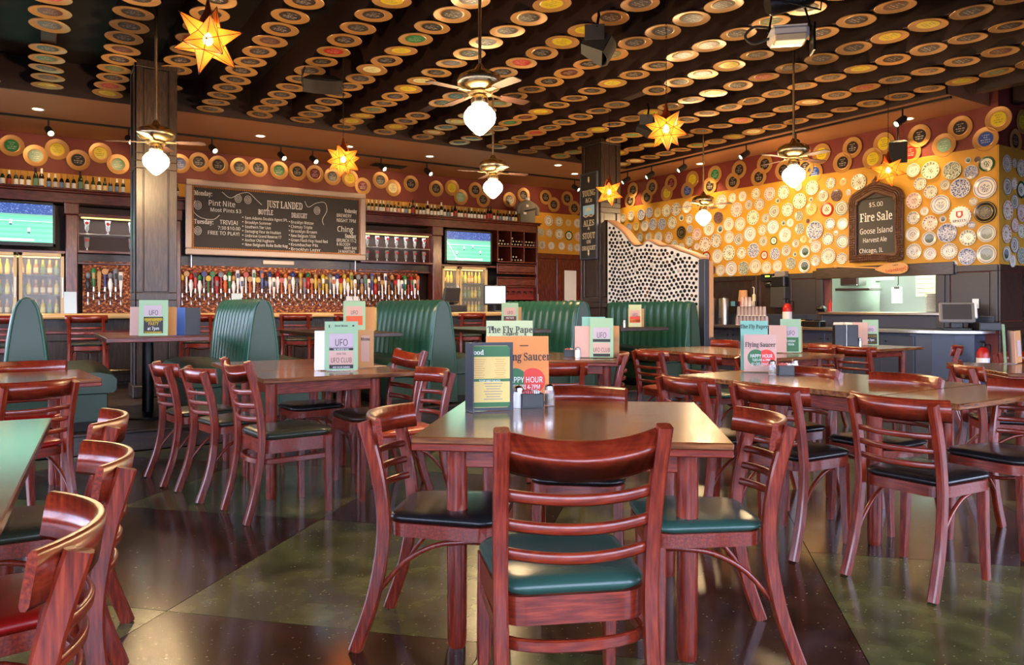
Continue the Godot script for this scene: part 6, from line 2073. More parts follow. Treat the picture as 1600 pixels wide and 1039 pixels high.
	part("front", bx(Vector3(0, 0.06, 0.122), Vector3(0.28, 0.07, 0.006), 0.003), M.dark_grey, cd)
	var ol := thing("wall_outlet", "white outlet plate on the grey panel by the till", "outlet", Vector3(WALL_X - 0.03, 1.25, -5.2))
	part("plate", bx(Vector3.ZERO, Vector3(0.01, 0.13, 0.085), 0.003), M.white_plastic, ol)
	part("plug", bx(Vector3(-0.02, -0.02, 0), Vector3(0.03, 0.03, 0.03), 0.006), M.grey_plastic, ol)
	# coffee urns, cups, caddies
	for i in 2:
		var u := thing("coffee_urn", "tall steel coffee urn behind the bottle wall, %s of two" % ["left" if i == 0 else "right"], "urn", Vector3(10.5, 0.886, -9.62 + 0.29 * i), 0.0, "coffee urns")
		part("body", MB.new().lathe([Vector2(0, 0), Vector2(0.09, 0), Vector2(0.09, 0.46), Vector2(0.085, 0.475), Vector2(0, 0.48)], 20).mesh(), M.steel, u)
		part("tap", bx(Vector3(-0.1, 0.1, 0), Vector3(0.04, 0.05, 0.03), 0.008), M.black, u)
		part("lid", MB.new().lathe([Vector2(0, 0.48), Vector2(0.05, 0.48), Vector2(0.04, 0.5), Vector2(0, 0.505)], 16).mesh(), M.black, u)
	var cup: Node3D
	var tiers := [[0, 9], [1, 8], [2, 3]]
	for tr in tiers:
		for k in tr[1]:
			var lb := "clear plastic tumbler in the stacked rows on the service counter, %s tier, %s from left" % [["bottom", "middle", "top"][tr[0]], ORD[k + 1]]
			var at := Vector3(10.45, 0.886 + 0.165 * tr[0], -8.98 + 0.078 * k + 0.03 * tr[0] + (0.05 if tr[0] == 2 else 0.0))
			if cup == null:
				cup = thing("tumbler", lb, "tumbler", at, 0.0, "stacked clear tumblers")
				part("cup", MB.new().lathe([Vector2(0.037, 0), Vector2(0.034, 0.08), Vector2(0.028, 0.162), Vector2(0.0, 0.164)], 14).mesh(), M.clear_cup, cup)
				part("lip", MB.new().lathe([Vector2(0.036, 0), Vector2(0.039, 0.004), Vector2(0.037, 0.01)], 14).mesh(), M.white_plastic, cup)
			else:
				dup(cup, at, 0.0, lb, "stacked clear tumblers")
	var sh := thing("wall_shelf", "small dark shelf with sugar boxes behind the bottle wall", "shelf", Vector3(10.72, 1.22, -9.05))
	part("board", bx(Vector3(0, -0.01, 0), Vector3(0.22, 0.02, 0.6), 0.003), M.black, sh)
	part("bracket", bx(Vector3(0.06, -0.1, 0), Vector3(0.02, 0.18, 0.4), 0.003), M.black, sh)
	for i in 5:
		solo("sugar_box", bx(Vector3.ZERO, Vector3(0.07, 0.085, 0.09), 0.004), [mat("box_blue", rgb(90, 160, 190), 0.5), M.black, M.red_paint, M.white, M.cream][i], "%s packet box on the small shelf behind the bottle wall" % ["pale blue", "black", "red", "white", "cream"][i], "box", Vector3(10.68, 1.263, -9.26 + 0.1 * i), "packet boxes on the small shelf")
	solo("paper_bucket", MB.new().lathe([Vector2(0, 0), Vector2(0.09, 0), Vector2(0.072, 0.2), Vector2(0.0, 0.2)], 18).mesh(), M.plaster_tan, "tan paper bucket upside down over the packet boxes", "bucket", Vector3(10.74, 1.306, -9.1))
	var pu := thing("pump_bottle", "white pump bottle beside the tan bucket", "bottle", Vector3(10.74, 1.306, -8.86))
	part("body", MB.new().lathe([Vector2(0, 0), Vector2(0.03, 0), Vector2(0.03, 0.11), Vector2(0.012, 0.13), Vector2(0, 0.13)], 12).mesh(), M.cream, pu)
	part("pump", MB.new().tube([Vector3(0, 0.12, 0), Vector3(0, 0.24, 0), Vector3(-0.03, 0.25, 0)], 0.008, 6).mesh(), M.white, pu)
	var em := thing("alarm_box", "black emergency box with a green light under the yellow wall's edge", "alarm", Vector3(WALL_X - 0.07, 1.72, -8.6))
	part("case", bx(Vector3.ZERO, Vector3(0.1, 0.13, 0.26), 0.008), M.black, em)
	part("green_light", bx(Vector3(-0.052, 0.02, 0.02), Vector3(0.004, 0.025, 0.09)), glow("led_green", rgb(170, 255, 60), 2.0), em)
	part("side_unit", bx(Vector3(0.0, 0.02, 0.27), Vector3(0.1, 0.16, 0.22), 0.008), M.grey_plastic, em)
	var dp := thing("towel_dispenser", "grey dispenser box below a black unit, left of the dark kitchen panel", "dispenser", Vector3(WALL_X - 0.08, 1.37, -8.35))
	part("cabinet", bx(Vector3(0, 0, 0), Vector3(0.14, 0.36, 0.3), 0.01), M.dark_grey, dp)
	part("unit", bx(Vector3(-0.01, 0.27, 0.0), Vector3(0.13, 0.2, 0.28), 0.02), M.black, dp)
	part("spout", bx(Vector3(-0.02, 0.22, -0.2), Vector3(0.1, 0.08, 0.14), 0.02), M.black, dp)
	for e in [["on the service counter right of the tumblers", Vector3(10.5, 0.886, -7.98)], ["hung at the rounded end of the service counter", Vector3(10.4, 0.3, -4.9)]]:
		var f := thing("fire_extinguisher", "red fire extinguisher " + e[0], "extinguisher", e[1], 0.0, "fire extinguishers")
		part("cylinder", MB.new().lathe([Vector2(0, 0), Vector2(0.07, 0), Vector2(0.075, 0.01), Vector2(0.075, 0.3), Vector2(0.05, 0.36), Vector2(0.02, 0.38), Vector2(0, 0.38)], 18).mesh(), M.red_paint, f)
		part("valve", MB.new().box(Vector3(0, 0.41, 0), Vector3(0.05, 0.06, 0.05), 0.008).box(Vector3(-0.04, 0.45, 0), Vector3(0.14, 0.02, 0.03), 0.004).mesh(), M.black, f)
		part("hose", MB.new().tube(curve([Vector3(0.02, 0.41, 0.03), Vector3(0.09, 0.4, 0.05), Vector3(0.11, 0.28, 0.04), Vector3(0.09, 0.14, 0.03)], 5), 0.01, 7).mesh(), M.black, f)
		part("label", MB.new().lathe([Vector2(0.0765, 0.1), Vector2(0.0765, 0.24)], 18).mesh(), M.white, f)
	part("bracket", bx(Vector3(0.1, 0.18, 0.0), Vector3(0.12, 0.06, 0.06)), M.black, get_node("fire_extinguisher_001"))
	solo("yellow_tub", MB.new().lathe([Vector2(0, 0), Vector2(0.06, 0), Vector2(0.066, 0.1), Vector2(0.06, 0.105), Vector2(0.0, 0.106)], 18).mesh(), M.tap_yellow, "small yellow tub on the service counter behind a green menu", "tub", Vector3(10.4, 0.886, -7.62))
	var bins := thing("bar_caddy", "long black caddy with round compartments on the service counter", "caddy", Vector3(10.42, 0.886, -7.51))
	part("case", bx(Vector3(0, 0.05, 0), Vector3(0.16, 0.1, 0.5), 0.01), M.black, bins)
	for k in 3:
		part("compartment", MB.new().lathe([Vector2(0.0, 0.1), Vector2(0.06, 0.1), Vector2(0.065, 0.115), Vector2(0.055, 0.11), Vector2(0.0, 0.105)], 16, Transform3D(Basis(), Vector3(0, 0, -0.16 + 0.16 * k))).mesh(), M.black, bins)
	for k in 2:
		solo("paper_stack", MB.new().box(Vector3.ZERO, Vector3(0.24, 0.08, 0.16), 0.006).mesh(), M.white, "white stack of papers on the service counter, %s of two" % ["left" if k == 0 else "right"], "papers", Vector3(10.45, 0.927, -6.94 + 0.19 * k), "paper stacks by the hatch")
	solo("garland", MB.new().lathe([Vector2(0, -0.05), Vector2(0.07, -0.03), Vector2(0.09, 0.0), Vector2(0.06, 0.04), Vector2(0, 0.06)], 9).mesh(), M.black, "small dark bundle at the left end of the hatch sill", "bundle", Vector3(10.8, 1.176, -7.55))
	# speaker among the wall plates
	var ws := thing("wall_speaker", "dark wedge speaker on a bracket over the carved slate frame", "speaker", Vector3(10.6, 3.47, -6.15), deg_to_rad(-60))
	ws.scale = Vector3(0.75, 0.9, 0.75)
	part("cabinet", MB.new().prism([Vector2(-0.12, -0.1), Vector2(0.12, -0.1), Vector2(0.16, 0.1), Vector2(-0.16, 0.1)], -0.17, 0.17, Transform3D(Basis(Vector3.RIGHT, 0.3), Vector3.ZERO)).mesh(), M.matt_black, ws)
	part("bracket", MB.new().tube([Vector3(0, 0.1, -0.05), Vector3(0, 0.46, -0.1)], 0.015, 7).mesh(), M.black_metal, ws)


func ceiling_gear() -> void:
	mat("speaker_grille", rgb(40, 33, 28), 0.75)
	for e in [["big dark wedge speaker under the ceiling, over the middle of the room", Vector3(4.45, 3.64, -5.47), 0.9, 1.0], ["dark wedge speaker under the ceiling left of the second pillar's star", Vector3(6.95, 3.62, -7.5), 0.9, 0.95], ["flat dark speaker under the ceiling over the chalkboard", Vector3(2.77, 3.76, -8.4), -0.3, 0.95]]:
		var s := thing("ceiling_speaker", e[0], "speaker", e[1], e[2], "ceiling speakers")
		s.scale = Vector3.ONE * e[3]
		var tilt := Basis(Vector3.RIGHT, 0.5)
		part("cabinet", MB.new().prism([Vector2(-0.14, -0.14), Vector2(0.14, -0.14), Vector2(0.23, 0.08), Vector2(-0.23, 0.08)], -0.085, 0.085, Transform3D(tilt, Vector3.ZERO)).mesh(), M.matt_black, s)
		part("grille", MB.new().sweep(curve([Vector3(-0.22, 0, 0.08), Vector3(-0.1, 0, 0.13), Vector3(0.1, 0, 0.13), Vector3(0.22, 0, 0.08)], 4).map(func(p): return tilt * p), [Vector2(0.02, 0.165)], tilt * Vector3.UP, 0.006).mesh(), M.speaker_grille, s)
		part("mount_plate", bx(Vector3(-0.24, 0.06, -0.04), Vector3(0.014, 0.14, 0.18), 0.004), M.dark_grey, s)
		part("yoke", MB.new().tube([Vector3(-0.24, 0.1, -0.02), Vector3(-0.2, 0.22, 0), Vector3(0, 0.33, 0)], 0.013, 7).mesh(), M.black_metal, s)
	var p := thing("projector", "white finned projector hung on a dark bracket under the ceiling, upper right", "projector", Vector3(5.52, 3.56, -4.19), -0.75)
	part("body", bx(Vector3(0, 0, 0), Vector3(0.32, 0.12, 0.26), 0.03), M.white_plastic, p)
	for k in 5:
		part("fin", bx(Vector3(0, 0.062, -0.1 + 0.05 * k), Vector3(0.29, 0.012, 0.018), 0.003), M.white, p)
	part("lens_front", bx(Vector3(0, -0.05, 0.08), Vector3(0.26, 0.06, 0.14), 0.01), M.cream, p)
	part("side_plate", bx(Vector3(0.2, -0.04, 0.02), Vector3(0.02, 0.24, 0.18), 0.004), M.black_metal, p)
	part("yoke", MB.new().tube([Vector3(-0.16, 0.04, 0), Vector3(-0.1, 0.4, 0)], 0.01, 6).tube([Vector3(0.2, 0.02, 0), Vector3(0.1, 0.4, 0)], 0.01, 6).mesh(), M.black_metal, p)
	part("cable", MB.new().tube(curve([Vector3(-0.16, -0.02, 0.03), Vector3(-0.3, -0.06, 0.05), Vector3(-0.36, 0.02, 0.02), Vector3(-0.28, 0.1, 0.0), Vector3(-0.14, 0.09, -0.02)], 6), 0.012, 7).mesh(), M.dark_grey, p)
	var sc := thing("spot_can", "black can with cage arms under the ceiling above the projector", "lamp", Vector3(5.42, 3.83, -4.1), -0.6)
	part("can", MB.new().lathe([Vector2(0, -0.19), Vector2(0.09, -0.19), Vector2(0.1, -0.15), Vector2(0.1, 0.16), Vector2(0.08, 0.19), Vector2(0, 0.19)], 18, Transform3D(Basis(Vector3(0, 0, 1), PI * 0.5 + 0.25), Vector3.ZERO)).mesh(), M.black, sc)
	part("arm", MB.new().tube([Vector3(-0.24, 0.2, 0.1), Vector3(-0.24, -0.02, 0.12), Vector3(0.22, -0.14, 0.12), Vector3(0.26, 0.2, 0.1)], 0.009, 6).mesh(), M.black_metal, sc)
	# tracks, their lamp heads, and the recessed lights of the lowered ceilings
	var tb := struct("trim_45", span(Vector3(-3.4, SOFFIT_Y - 0.03, -12.65), Vector3(10.8, SOFFIT_Y, -12.61)), M.black)
	var tk := struct("trim_46", span(Vector3(9.91, SOFFIT_Y - 0.03, -12.6), Vector3(9.95, SOFFIT_Y, -5.06)), M.black)
	var heads := []
	for x in [0.14, 1.17, 2.36, 3.45, 3.99, 5.24, 6.16, 9.62]:
		heads.append([Vector3(x, SOFFIT_Y - 0.03, -12.63), Vector3(x - 0.35, 3.35, WALL_Z)])
	for z in [-11.3, -10.61, -9.77, -8.35, -7.39, -5.7]:
		heads.append([Vector3(9.93, SOFFIT_Y - 0.03, z), Vector3(WALL_X, 2.7, z + 0.25)])
	var th: Node3D
	glow("track_glow", Color(1.0, 0.9, 0.7), 6.0)
	for i in heads.size():
		var at: Vector3 = heads[i][0]
		var to: Vector3 = heads[i][1]
		var lb := "black track spotlight over the bar, %s from the left" % ORD[i + 1] if i < 8 else "black track spotlight over the yellow plate wall, %s from the second pillar" % ORD[i - 7]
		if th == null:
			th = thing("track_light", lb, "spotlight", at, 0.0, "track spotlights")
			part("stem", MB.new().tube([Vector3(0, 0.0, 0), Vector3(0, -0.09, 0)], 0.012, 7).mesh(), M.black, th)
			part("head", MB.new().lathe([Vector2(0, -0.05), Vector2(0.04, -0.05), Vector2(0.048, -0.03), Vector2(0.048, 0.14), Vector2(0.044, 0.14), Vector2(0.04, 0.12), Vector2(0, 0.12)], 16, Transform3D(Basis(Vector3.RIGHT, PI - 1.0).rotated(Vector3.UP, 0.0), Vector3(0, -0.14, 0))).mesh(), M.matt_black, th)
			part("lamp_face", MB.new().lathe([Vector2(0, 0.122), Vector2(0.038, 0.122), Vector2(0, 0.124)], 14, Transform3D(Basis(Vector3.RIGHT, PI - 1.0), Vector3(0, -0.14, 0))).mesh(), M.track_glow, th)
		var dir := to - at
		var o: Node3D = th if i == 0 else dup(th, at, 0.0, lb, "track spotlights")
		o.rotation.y = atan2(-dir.x, -dir.z)
		spot("track_lamp", at + Vector3(0, -0.14, 0) + dir.normalized() * 0.17, to, Color(1.0, 0.82, 0.58), TRACK_E if i < 8 else TRACK_E * 0.8, 38.0)
	glow("downlight_glow", Color(1.0, 0.9, 0.72), 8.0)
	var dl: Node3D
	var spots := []
	for x in [-1.5, 0.01, 1.5, 2.99, 4.45, 5.97, 7.54, 9.24]:
		spots.append(Vector3(x, SOFFIT_Y, -12.13))
	for z in [-12.09, -10.0, -7.95, -6.0]:
		spots.append(Vector3(10.6, SOFFIT_Y, z))
	spots.append(Vector3(8.41, SOFFIT_Y, -11.56))
	for i in spots.size():
		var lb := "small round recessed light in the brown ceiling over the bar, %s from left" % ORD[i + 1] if i < 8 else ("small round recessed light in the brown ceiling before the yellow wall, %s from the pillar" % ORD[i - 7] if i < 12 else "starry bright recessed light in the brown ceiling left of the second pillar")
		if dl == null:
			dl = thing("recessed_light", lb, "light", spots[i], 0.0, "recessed lights")
			part("trim_ring", MB.new().lathe([Vector2(0.07, 0.002), Vector2(0.085, -0.002), Vector2(0.08, -0.008), Vector2(0.062, -0.004)], 20).mesh(), M.white, dl)
			part("lamp_face", MB.new().lathe([Vector2(0, -0.003), Vector2(0.064, -0.003), Vector2(0.0, -0.002)], 20).mesh(), M.downlight_glow, dl)
		else:
			dup(dl, spots[i], 0.0, lb, "recessed lights")
		spot("recessed_lamp", spots[i] + Vector3(0, -0.02, 0), spots[i] + Vector3(0, -2, 0.0), Color(1.0, 0.84, 0.6), DOWN_E, 50.0)
	var vent := thing("ceiling_vent", "dark slatted vent in the brown ceiling over the bottle shelf", "vent", Vector3(5.7, SOFFIT_Y - 0.006, -13.35))
	part("frame", bx(Vector3.ZERO, Vector3(0.66, 0.012, 0.3), 0.003), M.speaker_grille, vent)
	for k in 6:
		part("slat", bx(Vector3(0, -0.01, -0.11 + 0.044 * k), Vector3(0.6, 0.012, 0.018), 0.003), M.matt_black, vent)


# ---------------------------------------------------------------- what stands on the tables
func card(called: String, label: String, at: Vector3, w: float, h: float, deg: float, lean: float, paper: Material, prints: Array, words: Array, group := "menu cards on the tables") -> Node3D:
	# an upright card; prints: [x, y, w, h, material], words: [text, x, y, height, material, wide, font]
	var o := thing(called, label, "menu", at, deg_to_rad(deg), group)
	var b := Basis(Vector3.RIGHT, -lean)
	var off := Vector3(0, 0.006, 0)
	part("sheet", MB.new().box(Vector3(0, h * 0.5, 0), Vector3(w, h, 0.003), 0.0, Transform3D(b, off)).mesh(), paper, o)
	for p in prints:
		part("print", MB.new().box(Vector3(p[0] * w, p[1] * h, 0.002), Vector3(p[2] * w, p[3] * h, 0.0012), 0.0, Transform3D(b, off)).mesh(), p[4], o)
	for t in words:
		lettering(t[0], t[3] * h, t[4], o, b * Vector3(t[1] * w, t[2] * h, 0.0034) + off, b, t[6], t[5])
	return o


func holder(at: Vector3, w: float, deg: float, label: String) -> void:
	var o := thing("card_holder", label, "holder", at, deg_to_rad(deg), "clear card holders")
	part("foot", bx(Vector3(0, 0.0035, 0), Vector3(w, 0.006, 0.09), 0.002), M.acrylic, o)


func shaker(at: Vector3, kind: int, label: String) -> void:
	var o := thing("shaker", label, "shaker", at, 0.0, "salt and pepper shakers")
	if kind == 0: # white filled glass
		part("jar", MB.new().lathe([Vector2(0, 0), Vector2(0.021, 0), Vector2(0.022, 0.05), Vector2(0.019, 0.07), Vector2(0, 0.07)], 14).mesh(), M.white, o)
	elif kind == 1: # glass with pepper
		part("pepper", MB.new().lathe([Vector2(0, 0.004), Vector2(0.02, 0.004), Vector2(0.02, 0.052), Vector2(0, 0.052)], 14).mesh(), mat("pepper", rgb(110, 84, 56), 0.8), o)
		part("jar", MB.new().lathe([Vector2(0, 0), Vector2(0.025, 0), Vector2(0.026, 0.05), Vector2(0.02, 0.072), Vector2(0, 0.072)], 16).mesh(), M.glass, o)
	else:
		part("jar", MB.new().lathe([Vector2(0, 0), Vector2(0.024, 0), Vector2(0.024, 0.06), Vector2(0.02, 0.07), Vector2(0, 0.07)], 14).mesh(), M.steel, o)
	part("cap", MB.new().lathe([Vector2(0, 0.07), Vector2(0.022, 0.07), Vector2(0.022, 0.088), Vector2(0.014, 0.096), Vector2(0, 0.098)], 14).mesh(), M.chrome, o)


func caddy(at: Vector3, deg: float, label: String) -> void:
	var o := thing("sugar_caddy", label, "caddy", at, deg_to_rad(deg), "black sugar caddies")
	part("tray", MB.new().box(Vector3(0, 0.032, 0.036), Vector3(0.1, 0.062, 0.006), 0.002).box(Vector3(0, 0.032, -0.036), Vector3(0.1, 0.062, 0.006), 0.002).box(Vector3(0.047, 0.032, 0), Vector3(0.006, 0.062, 0.078), 0.002).box(Vector3(-0.047, 0.032, 0), Vector3(0.006, 0.062, 0.078), 0.002).box(Vector3(0, 0.003, 0), Vector3(0.1, 0.006, 0.078)).mesh(), M.black, o)
	for k in 8:
		part("packet", MB.new().box(Vector3(-0.036 + 0.0095 * k, 0.042, 0), Vector3(0.005, 0.06 + 0.004 * (k % 3), 0.055), 0.001).mesh(), M.packet_pink if k < 5 else M.white, o)


func build_tableware() -> void:
	mat("paper_green", rgb(150, 182, 140), 0.6)
	mat("paper_mint", rgb(126, 178, 156), 0.6)
	mat("paper_pale", rgb(186, 192, 140), 0.6)
	mat("paper_pink", rgb(200, 158, 140), 0.6)
	mat("paper_tan", rgb(200, 142, 82), 0.6)
	mat("paper_orange", rgb(216, 128, 52), 0.55)
	mat("paper_lilac", rgb(186, 166, 170), 0.6)
	mat("print_green", rgb(52, 104, 60), 0.6)
	mat("print_red", rgb(214, 56, 36), 0.6)
	mat("print_dark", rgb(40, 34, 34), 0.6)
	mat("print_yellow", rgb(206, 176, 44), 0.6)
	mat("print_orange", rgb(206, 84, 36), 0.6)
	mat("print_mix", rgb(84, 40, 28), 0.6)
	mat("packet_pink", rgb(216, 110, 110), 0.6)
	mat("menu_cover", rgb(28, 32, 40), 0.35)
	mat("menu_page", rgb(214, 184, 104), 0.45)
	var y := 0.761
	var dk: Material = M.print_dark
	# front table
	var f := thing("folding_menu", "black-covered standing menu with green header and cream page on the front table", "menu", Vector3(1.62, y, -2.72), deg_to_rad(-24))
	part("cover", MB.new().box(Vector3(0, 0.145, 0), Vector3(0.2, 0.29, 0.006), 0.001).mesh(), M.menu_cover, f)
	part("page", bx(Vector3(0, 0.145, 0.0035), Vector3(0.172, 0.262, 0.002)), M.menu_page, f)
	part("header", bx(Vector3(0, 0.252, 0.005), Vector3(0.172, 0.046, 0.001)), M.print_green, f)
	part("bar", bx(Vector3(0, 0.13, 0.005), Vector3(0.172, 0.012, 0.001)), M.print_green, f)
	part("footer", bx(Vector3(0, 0.026, 0.005), Vector3(0.172, 0.02, 0.001)), M.print_green, f)
	for s in [[-1, -1], [1, -1], [1, 1], [-1, 1]]:
		var q := [Vector3(s[0] * 0.1, 0.145 + s[1] * 0.145, 0.006), Vector3(s[0] * 0.062, 0.145 + s[1] * 0.145, 0.006), Vector3(s[0] * 0.1, 0.145 + s[1] * 0.107, 0.006)]
		var cm := MB.new()
		cm.poly(q, Vector3.BACK)
		part("corner", cm.mesh(), M.menu_cover, f)
	for k in 9:
		for c in [-1, 1]:
			part("text_line", bx(Vector3(c * 0.045, 0.218 - 0.0095 * k, 0.0052), Vector3(0.05 - 0.008 * ((k + c) % 3), 0.0028, 0.0006)), M.paper_tan, f)
	for k in 7:
		part("text_line", bx(Vector3(0.015, 0.115 - 0.011 * k, 0.0052), Vector3(0.08 - 0.01 * (k % 3), 0.003, 0.0006)), M.grey_plastic, f)
	lettering("Food", 0.02, M.white, f, Vector3(-0.055, 0.247, 0.0056), Basis(), serif, 0.9)
	lettering("SOUP AND SALADS", 0.009, M.white, f, Vector3(0.0, 0.127, 0.0056), Basis(), sans, 0.9)
	part("side_leaf", MB.new().box(Vector3(0, 0.145, 0.035), Vector3(0.006, 0.29, 0.075), 0.001, Transform3D(Basis(Vector3.UP, 0.35), Vector3(-0.1, 0, 0.0))).mesh(), M.menu_cover, f)
	var o := card("menu_card", "orange saucer menu with happy hour circles behind the black menu on the front table", Vector3(1.86, y, -2.87), 0.29, 0.3, -26, 0.06, M.paper_orange, [], [["Flying Saucer", 0.1, 0.68, 0.12, dk, 0.75, serif], ["HAPPY HOUR", 0.1, 0.33, 0.085, M.white, 0.85, sans], ["TUES-FRI 4-7PM", 0.1, 0.22, 0.066, M.white, 0.8, sans], ["$1 OFF DRAFTS", 0.1, 0.11, 0.075, M.white, 0.8, sans]])
	for e in [[0.0, M.print_green], [0.082, M.print_red]]:
		part("circle", MB.new().lathe([Vector2(0, 0), Vector2(0.058, 0), Vector2(0, 0.0006)], 28, Transform3D(Basis(Vector3.RIGHT, PI * 0.5 - 0.06), Vector3(e[0] - 0.012, 0.101, 0.0022 - 0.095 * 0.06))).mesh(), e[1], o)
	part("saucer_mark", bx(Vector3(0.03, 0.262, -0.01), Vector3(0.04, 0.004, 0.002)), dk, o)
	card("menu_card", "pale green tall card with old-style heading behind the orange menu on the front table", Vector3(1.88, y, -2.97), 0.22, 0.37, -28, 0.05, M.paper_pale, [[-0.38, 0.9, 0.03, 0.05, dk]], [["The Fly Paper", 0.05, 0.88, 0.085, dk, 0.8, serif], ["Curfew", 0.02, 0.83, 0.045, dk, 0.9, serif], ["beers on draught and in bottles", 0.0, 0.79, 0.03, dk, 0.8, serif]])
	caddy(Vector3(1.83, y, -2.72), -20, "black caddy of pink and white packets on the front table")
	shaker(Vector3(1.93, y, -2.72), 1, "glass pepper shaker right of the front table's caddy")
	shaker(Vector3(1.775, y, -2.735), 0, "salt shaker between the front table's menu and caddy")
	# left middle table
	card("menu_card", "green club card with pink panels on the left middle table", Vector3(1.77, y, -4.97), 0.225, 0.335, -22, 0.05, M.paper_green, [[0.0, 0.6, 0.72, 0.3, M.paper_lilac], [0.0, 0.44, 0.72, 0.07, dk], [0.0, 0.25, 0.72, 0.28, M.paper_pink], [0.0, 0.07, 0.72, 0.08, dk], [-0.36, 0.9, 0.03, 0.06, dk], [0.36, 0.91, 0.06, 0.03, dk]], [["UFO", 0.0, 0.56, 0.14, dk, 0.75, sans], ["JOIN THE", 0.0, 0.33, 0.04, dk, 0.9, sans], ["UFO CLUB", 0.0, 0.2, 0.1, dk, 0.7, sans], ["WE MISSED YOU", 0.0, 0.425, 0.035, M.white, 0.9, sans], ["ASK YOUR SERVER", 0.0, 0.055, 0.035, M.white, 0.9, sans], ["Beer Menu", 0.0, 0.91, 0.04, dk, 0.9, serif]])
	card("menu_card", "tan card standing behind the club card on the left middle table", Vector3(1.96, y, -5.12), 0.2, 0.27, -24, 0.05, M.paper_tan, [[0.2, 0.5, 0.3, 0.7, M.paper_pink]], [["Menu", 0.2, 0.75, 0.08, dk, 0.8, serif]])
	card("menu_card", "white card edge left of the club card on the left middle table", Vector3(1.7, y, -5.02), 0.2, 0.27, -30, 0.05, M.white, [], [])
	shaker(Vector3(1.67, y, -5.18), 0, "white salt shaker on the left middle table")
	holder(Vector3(1.78, y, -4.98), 0.2, -22, "clear foot under the club card on the left middle table")
	# table behind the front one
	for e in [["white-green club card with pink panels on the turned table behind the front one", 4.1, -5.0, 0.2, 0.34, M.paper_green], ["green card just behind the club card on the turned table", 4.06, -5.06, 0.2, 0.35, M.paper_mint], ["tan card at the right behind the club card on the turned table", 4.2, -5.03, 0.19, 0.27, M.paper_tan], ["pink card at the left behind the club card on the turned table", 4.0, -5.1, 0.18, 0.27, M.paper_pink]]:
		var first: bool = e[1] == 4.1
		card("menu_card", e[0], Vector3(e[1], y, e[2]), e[3], e[4], -38, 0.05, e[5], [[0.0, 0.62, 0.72, 0.28, M.paper_lilac], [0.0, 0.43, 0.75, 0.07, dk], [0.0, 0.24, 0.72, 0.26, M.paper_pink], [0.0, 0.06, 0.72, 0.07, dk]] if first else [], [["UFO", 0.0, 0.56, 0.14, dk, 0.7, sans], ["UFO CLUB", 0.0, 0.19, 0.1, dk, 0.7, sans]] if first else [])
	shaker(Vector3(3.95, y, -5.14), 0, "white salt shaker on the turned table behind the front one")
	caddy(Vector3(3.98, y, -5.3), -36, "black caddy on the turned table, beside the white salt shaker")
	# long table on the right
	o = card("menu_card", "pinkish saucer menu with green and red circles on the long right table", Vector3(4.1, y, -3.33), 0.21, 0.25, -42, 0.05, M.paper_pink, [], [["Flying Saucer", 0.0, 0.72, 0.12, dk, 0.72, serif], ["HAPPY HOUR", 0.03, 0.42, 0.09, M.white, 0.8, sans], ["TUES-FRI 4-7PM", 0.03, 0.31, 0.065, M.white, 0.75, sans], ["$1 OFF DRAFTS", 0.03, 0.2, 0.075, M.white, 0.75, sans]])
	for e in [[-0.03, M.print_green], [0.045, M.print_red]]:
		part("circle", MB.new().lathe([Vector2(0, 0), Vector2(0.055, 0), Vector2(0, 0.0006)], 28, Transform3D(Basis(Vector3.RIGHT, PI * 0.5 - 0.05), Vector3(e[0] * 0.9, 0.1, 0.0022 - 0.094 * 0.05))).mesh(), e[1], o)
	card("menu_card", "mint card with old-style heading behind the pinkish menu on the long right table", Vector3(4.15, y, -3.42), 0.18, 0.34, -42, 0.05, M.paper_mint, [], [["The Fly Paper", 0.0, 0.88, 0.08, dk, 0.72, serif]])
	shaker(Vector3(4.02, y, -3.17), 1, "glass shaker left of the caddy on the long right table")
	caddy(Vector3(4.1, y, -3.13), -40, "black caddy of pink packets on the long right table")
	shaker(Vector3(4.21, y, -3.14), 0, "salt shaker right of the caddy on the long right table")
	# table before the bottle wall
	card("menu_card", "green card with dark party panel on the table before the bottle wall", Vector3(6.08, y, -4.58), 0.19, 0.32, -40, 0.05, M.paper_green, [[0.0, 0.62, 0.7, 0.3, M.paper_lilac], [0.0, 0.24, 0.75, 0.42, M.print_green]], [["UFO", 0.0, 0.58, 0.13, dk, 0.7, sans], ["TUESDAY", 0.0, 0.34, 0.06, M.white, 0.8, sans], ["TRIVIA", 0.0, 0.24, 0.06, M.white, 0.8, sans]])
	card("menu_card", "tan card leaning behind the party card on the table before the bottle wall", Vector3(6.18, y, -4.64), 0.19, 0.25, -40, 0.05, M.paper_tan, [], [])
	card("menu_card", "pink card edge left of the party card on the table before the bottle wall", Vector3(5.99, y, -4.66), 0.16, 0.26, -52, 0.05, M.paper_pink, [], [])
	# kitchen table
	var bk := thing("menu_box", "black upright menu holder on the table beside the kitchen hatch", "holder", Vector3(7.7, y, -5.08), deg_to_rad(-40))
	part("left_half", bx(Vector3(-0.065, 0.12, 0), Vector3(0.12, 0.24, 0.1), 0.004), M.black, bk)
	part("right_half", bx(Vector3(0.065, 0.12, 0), Vector3(0.12, 0.24, 0.1), 0.004), M.black, bk)
	part("seam", bx(Vector3(0.0, 0.12, 0.03), Vector3(0.006, 0.24, 0.04)), M.steel, bk)
	shaker(Vector3(7.83, y, -4.99), 2, "steel shaker on the table beside the kitchen hatch")
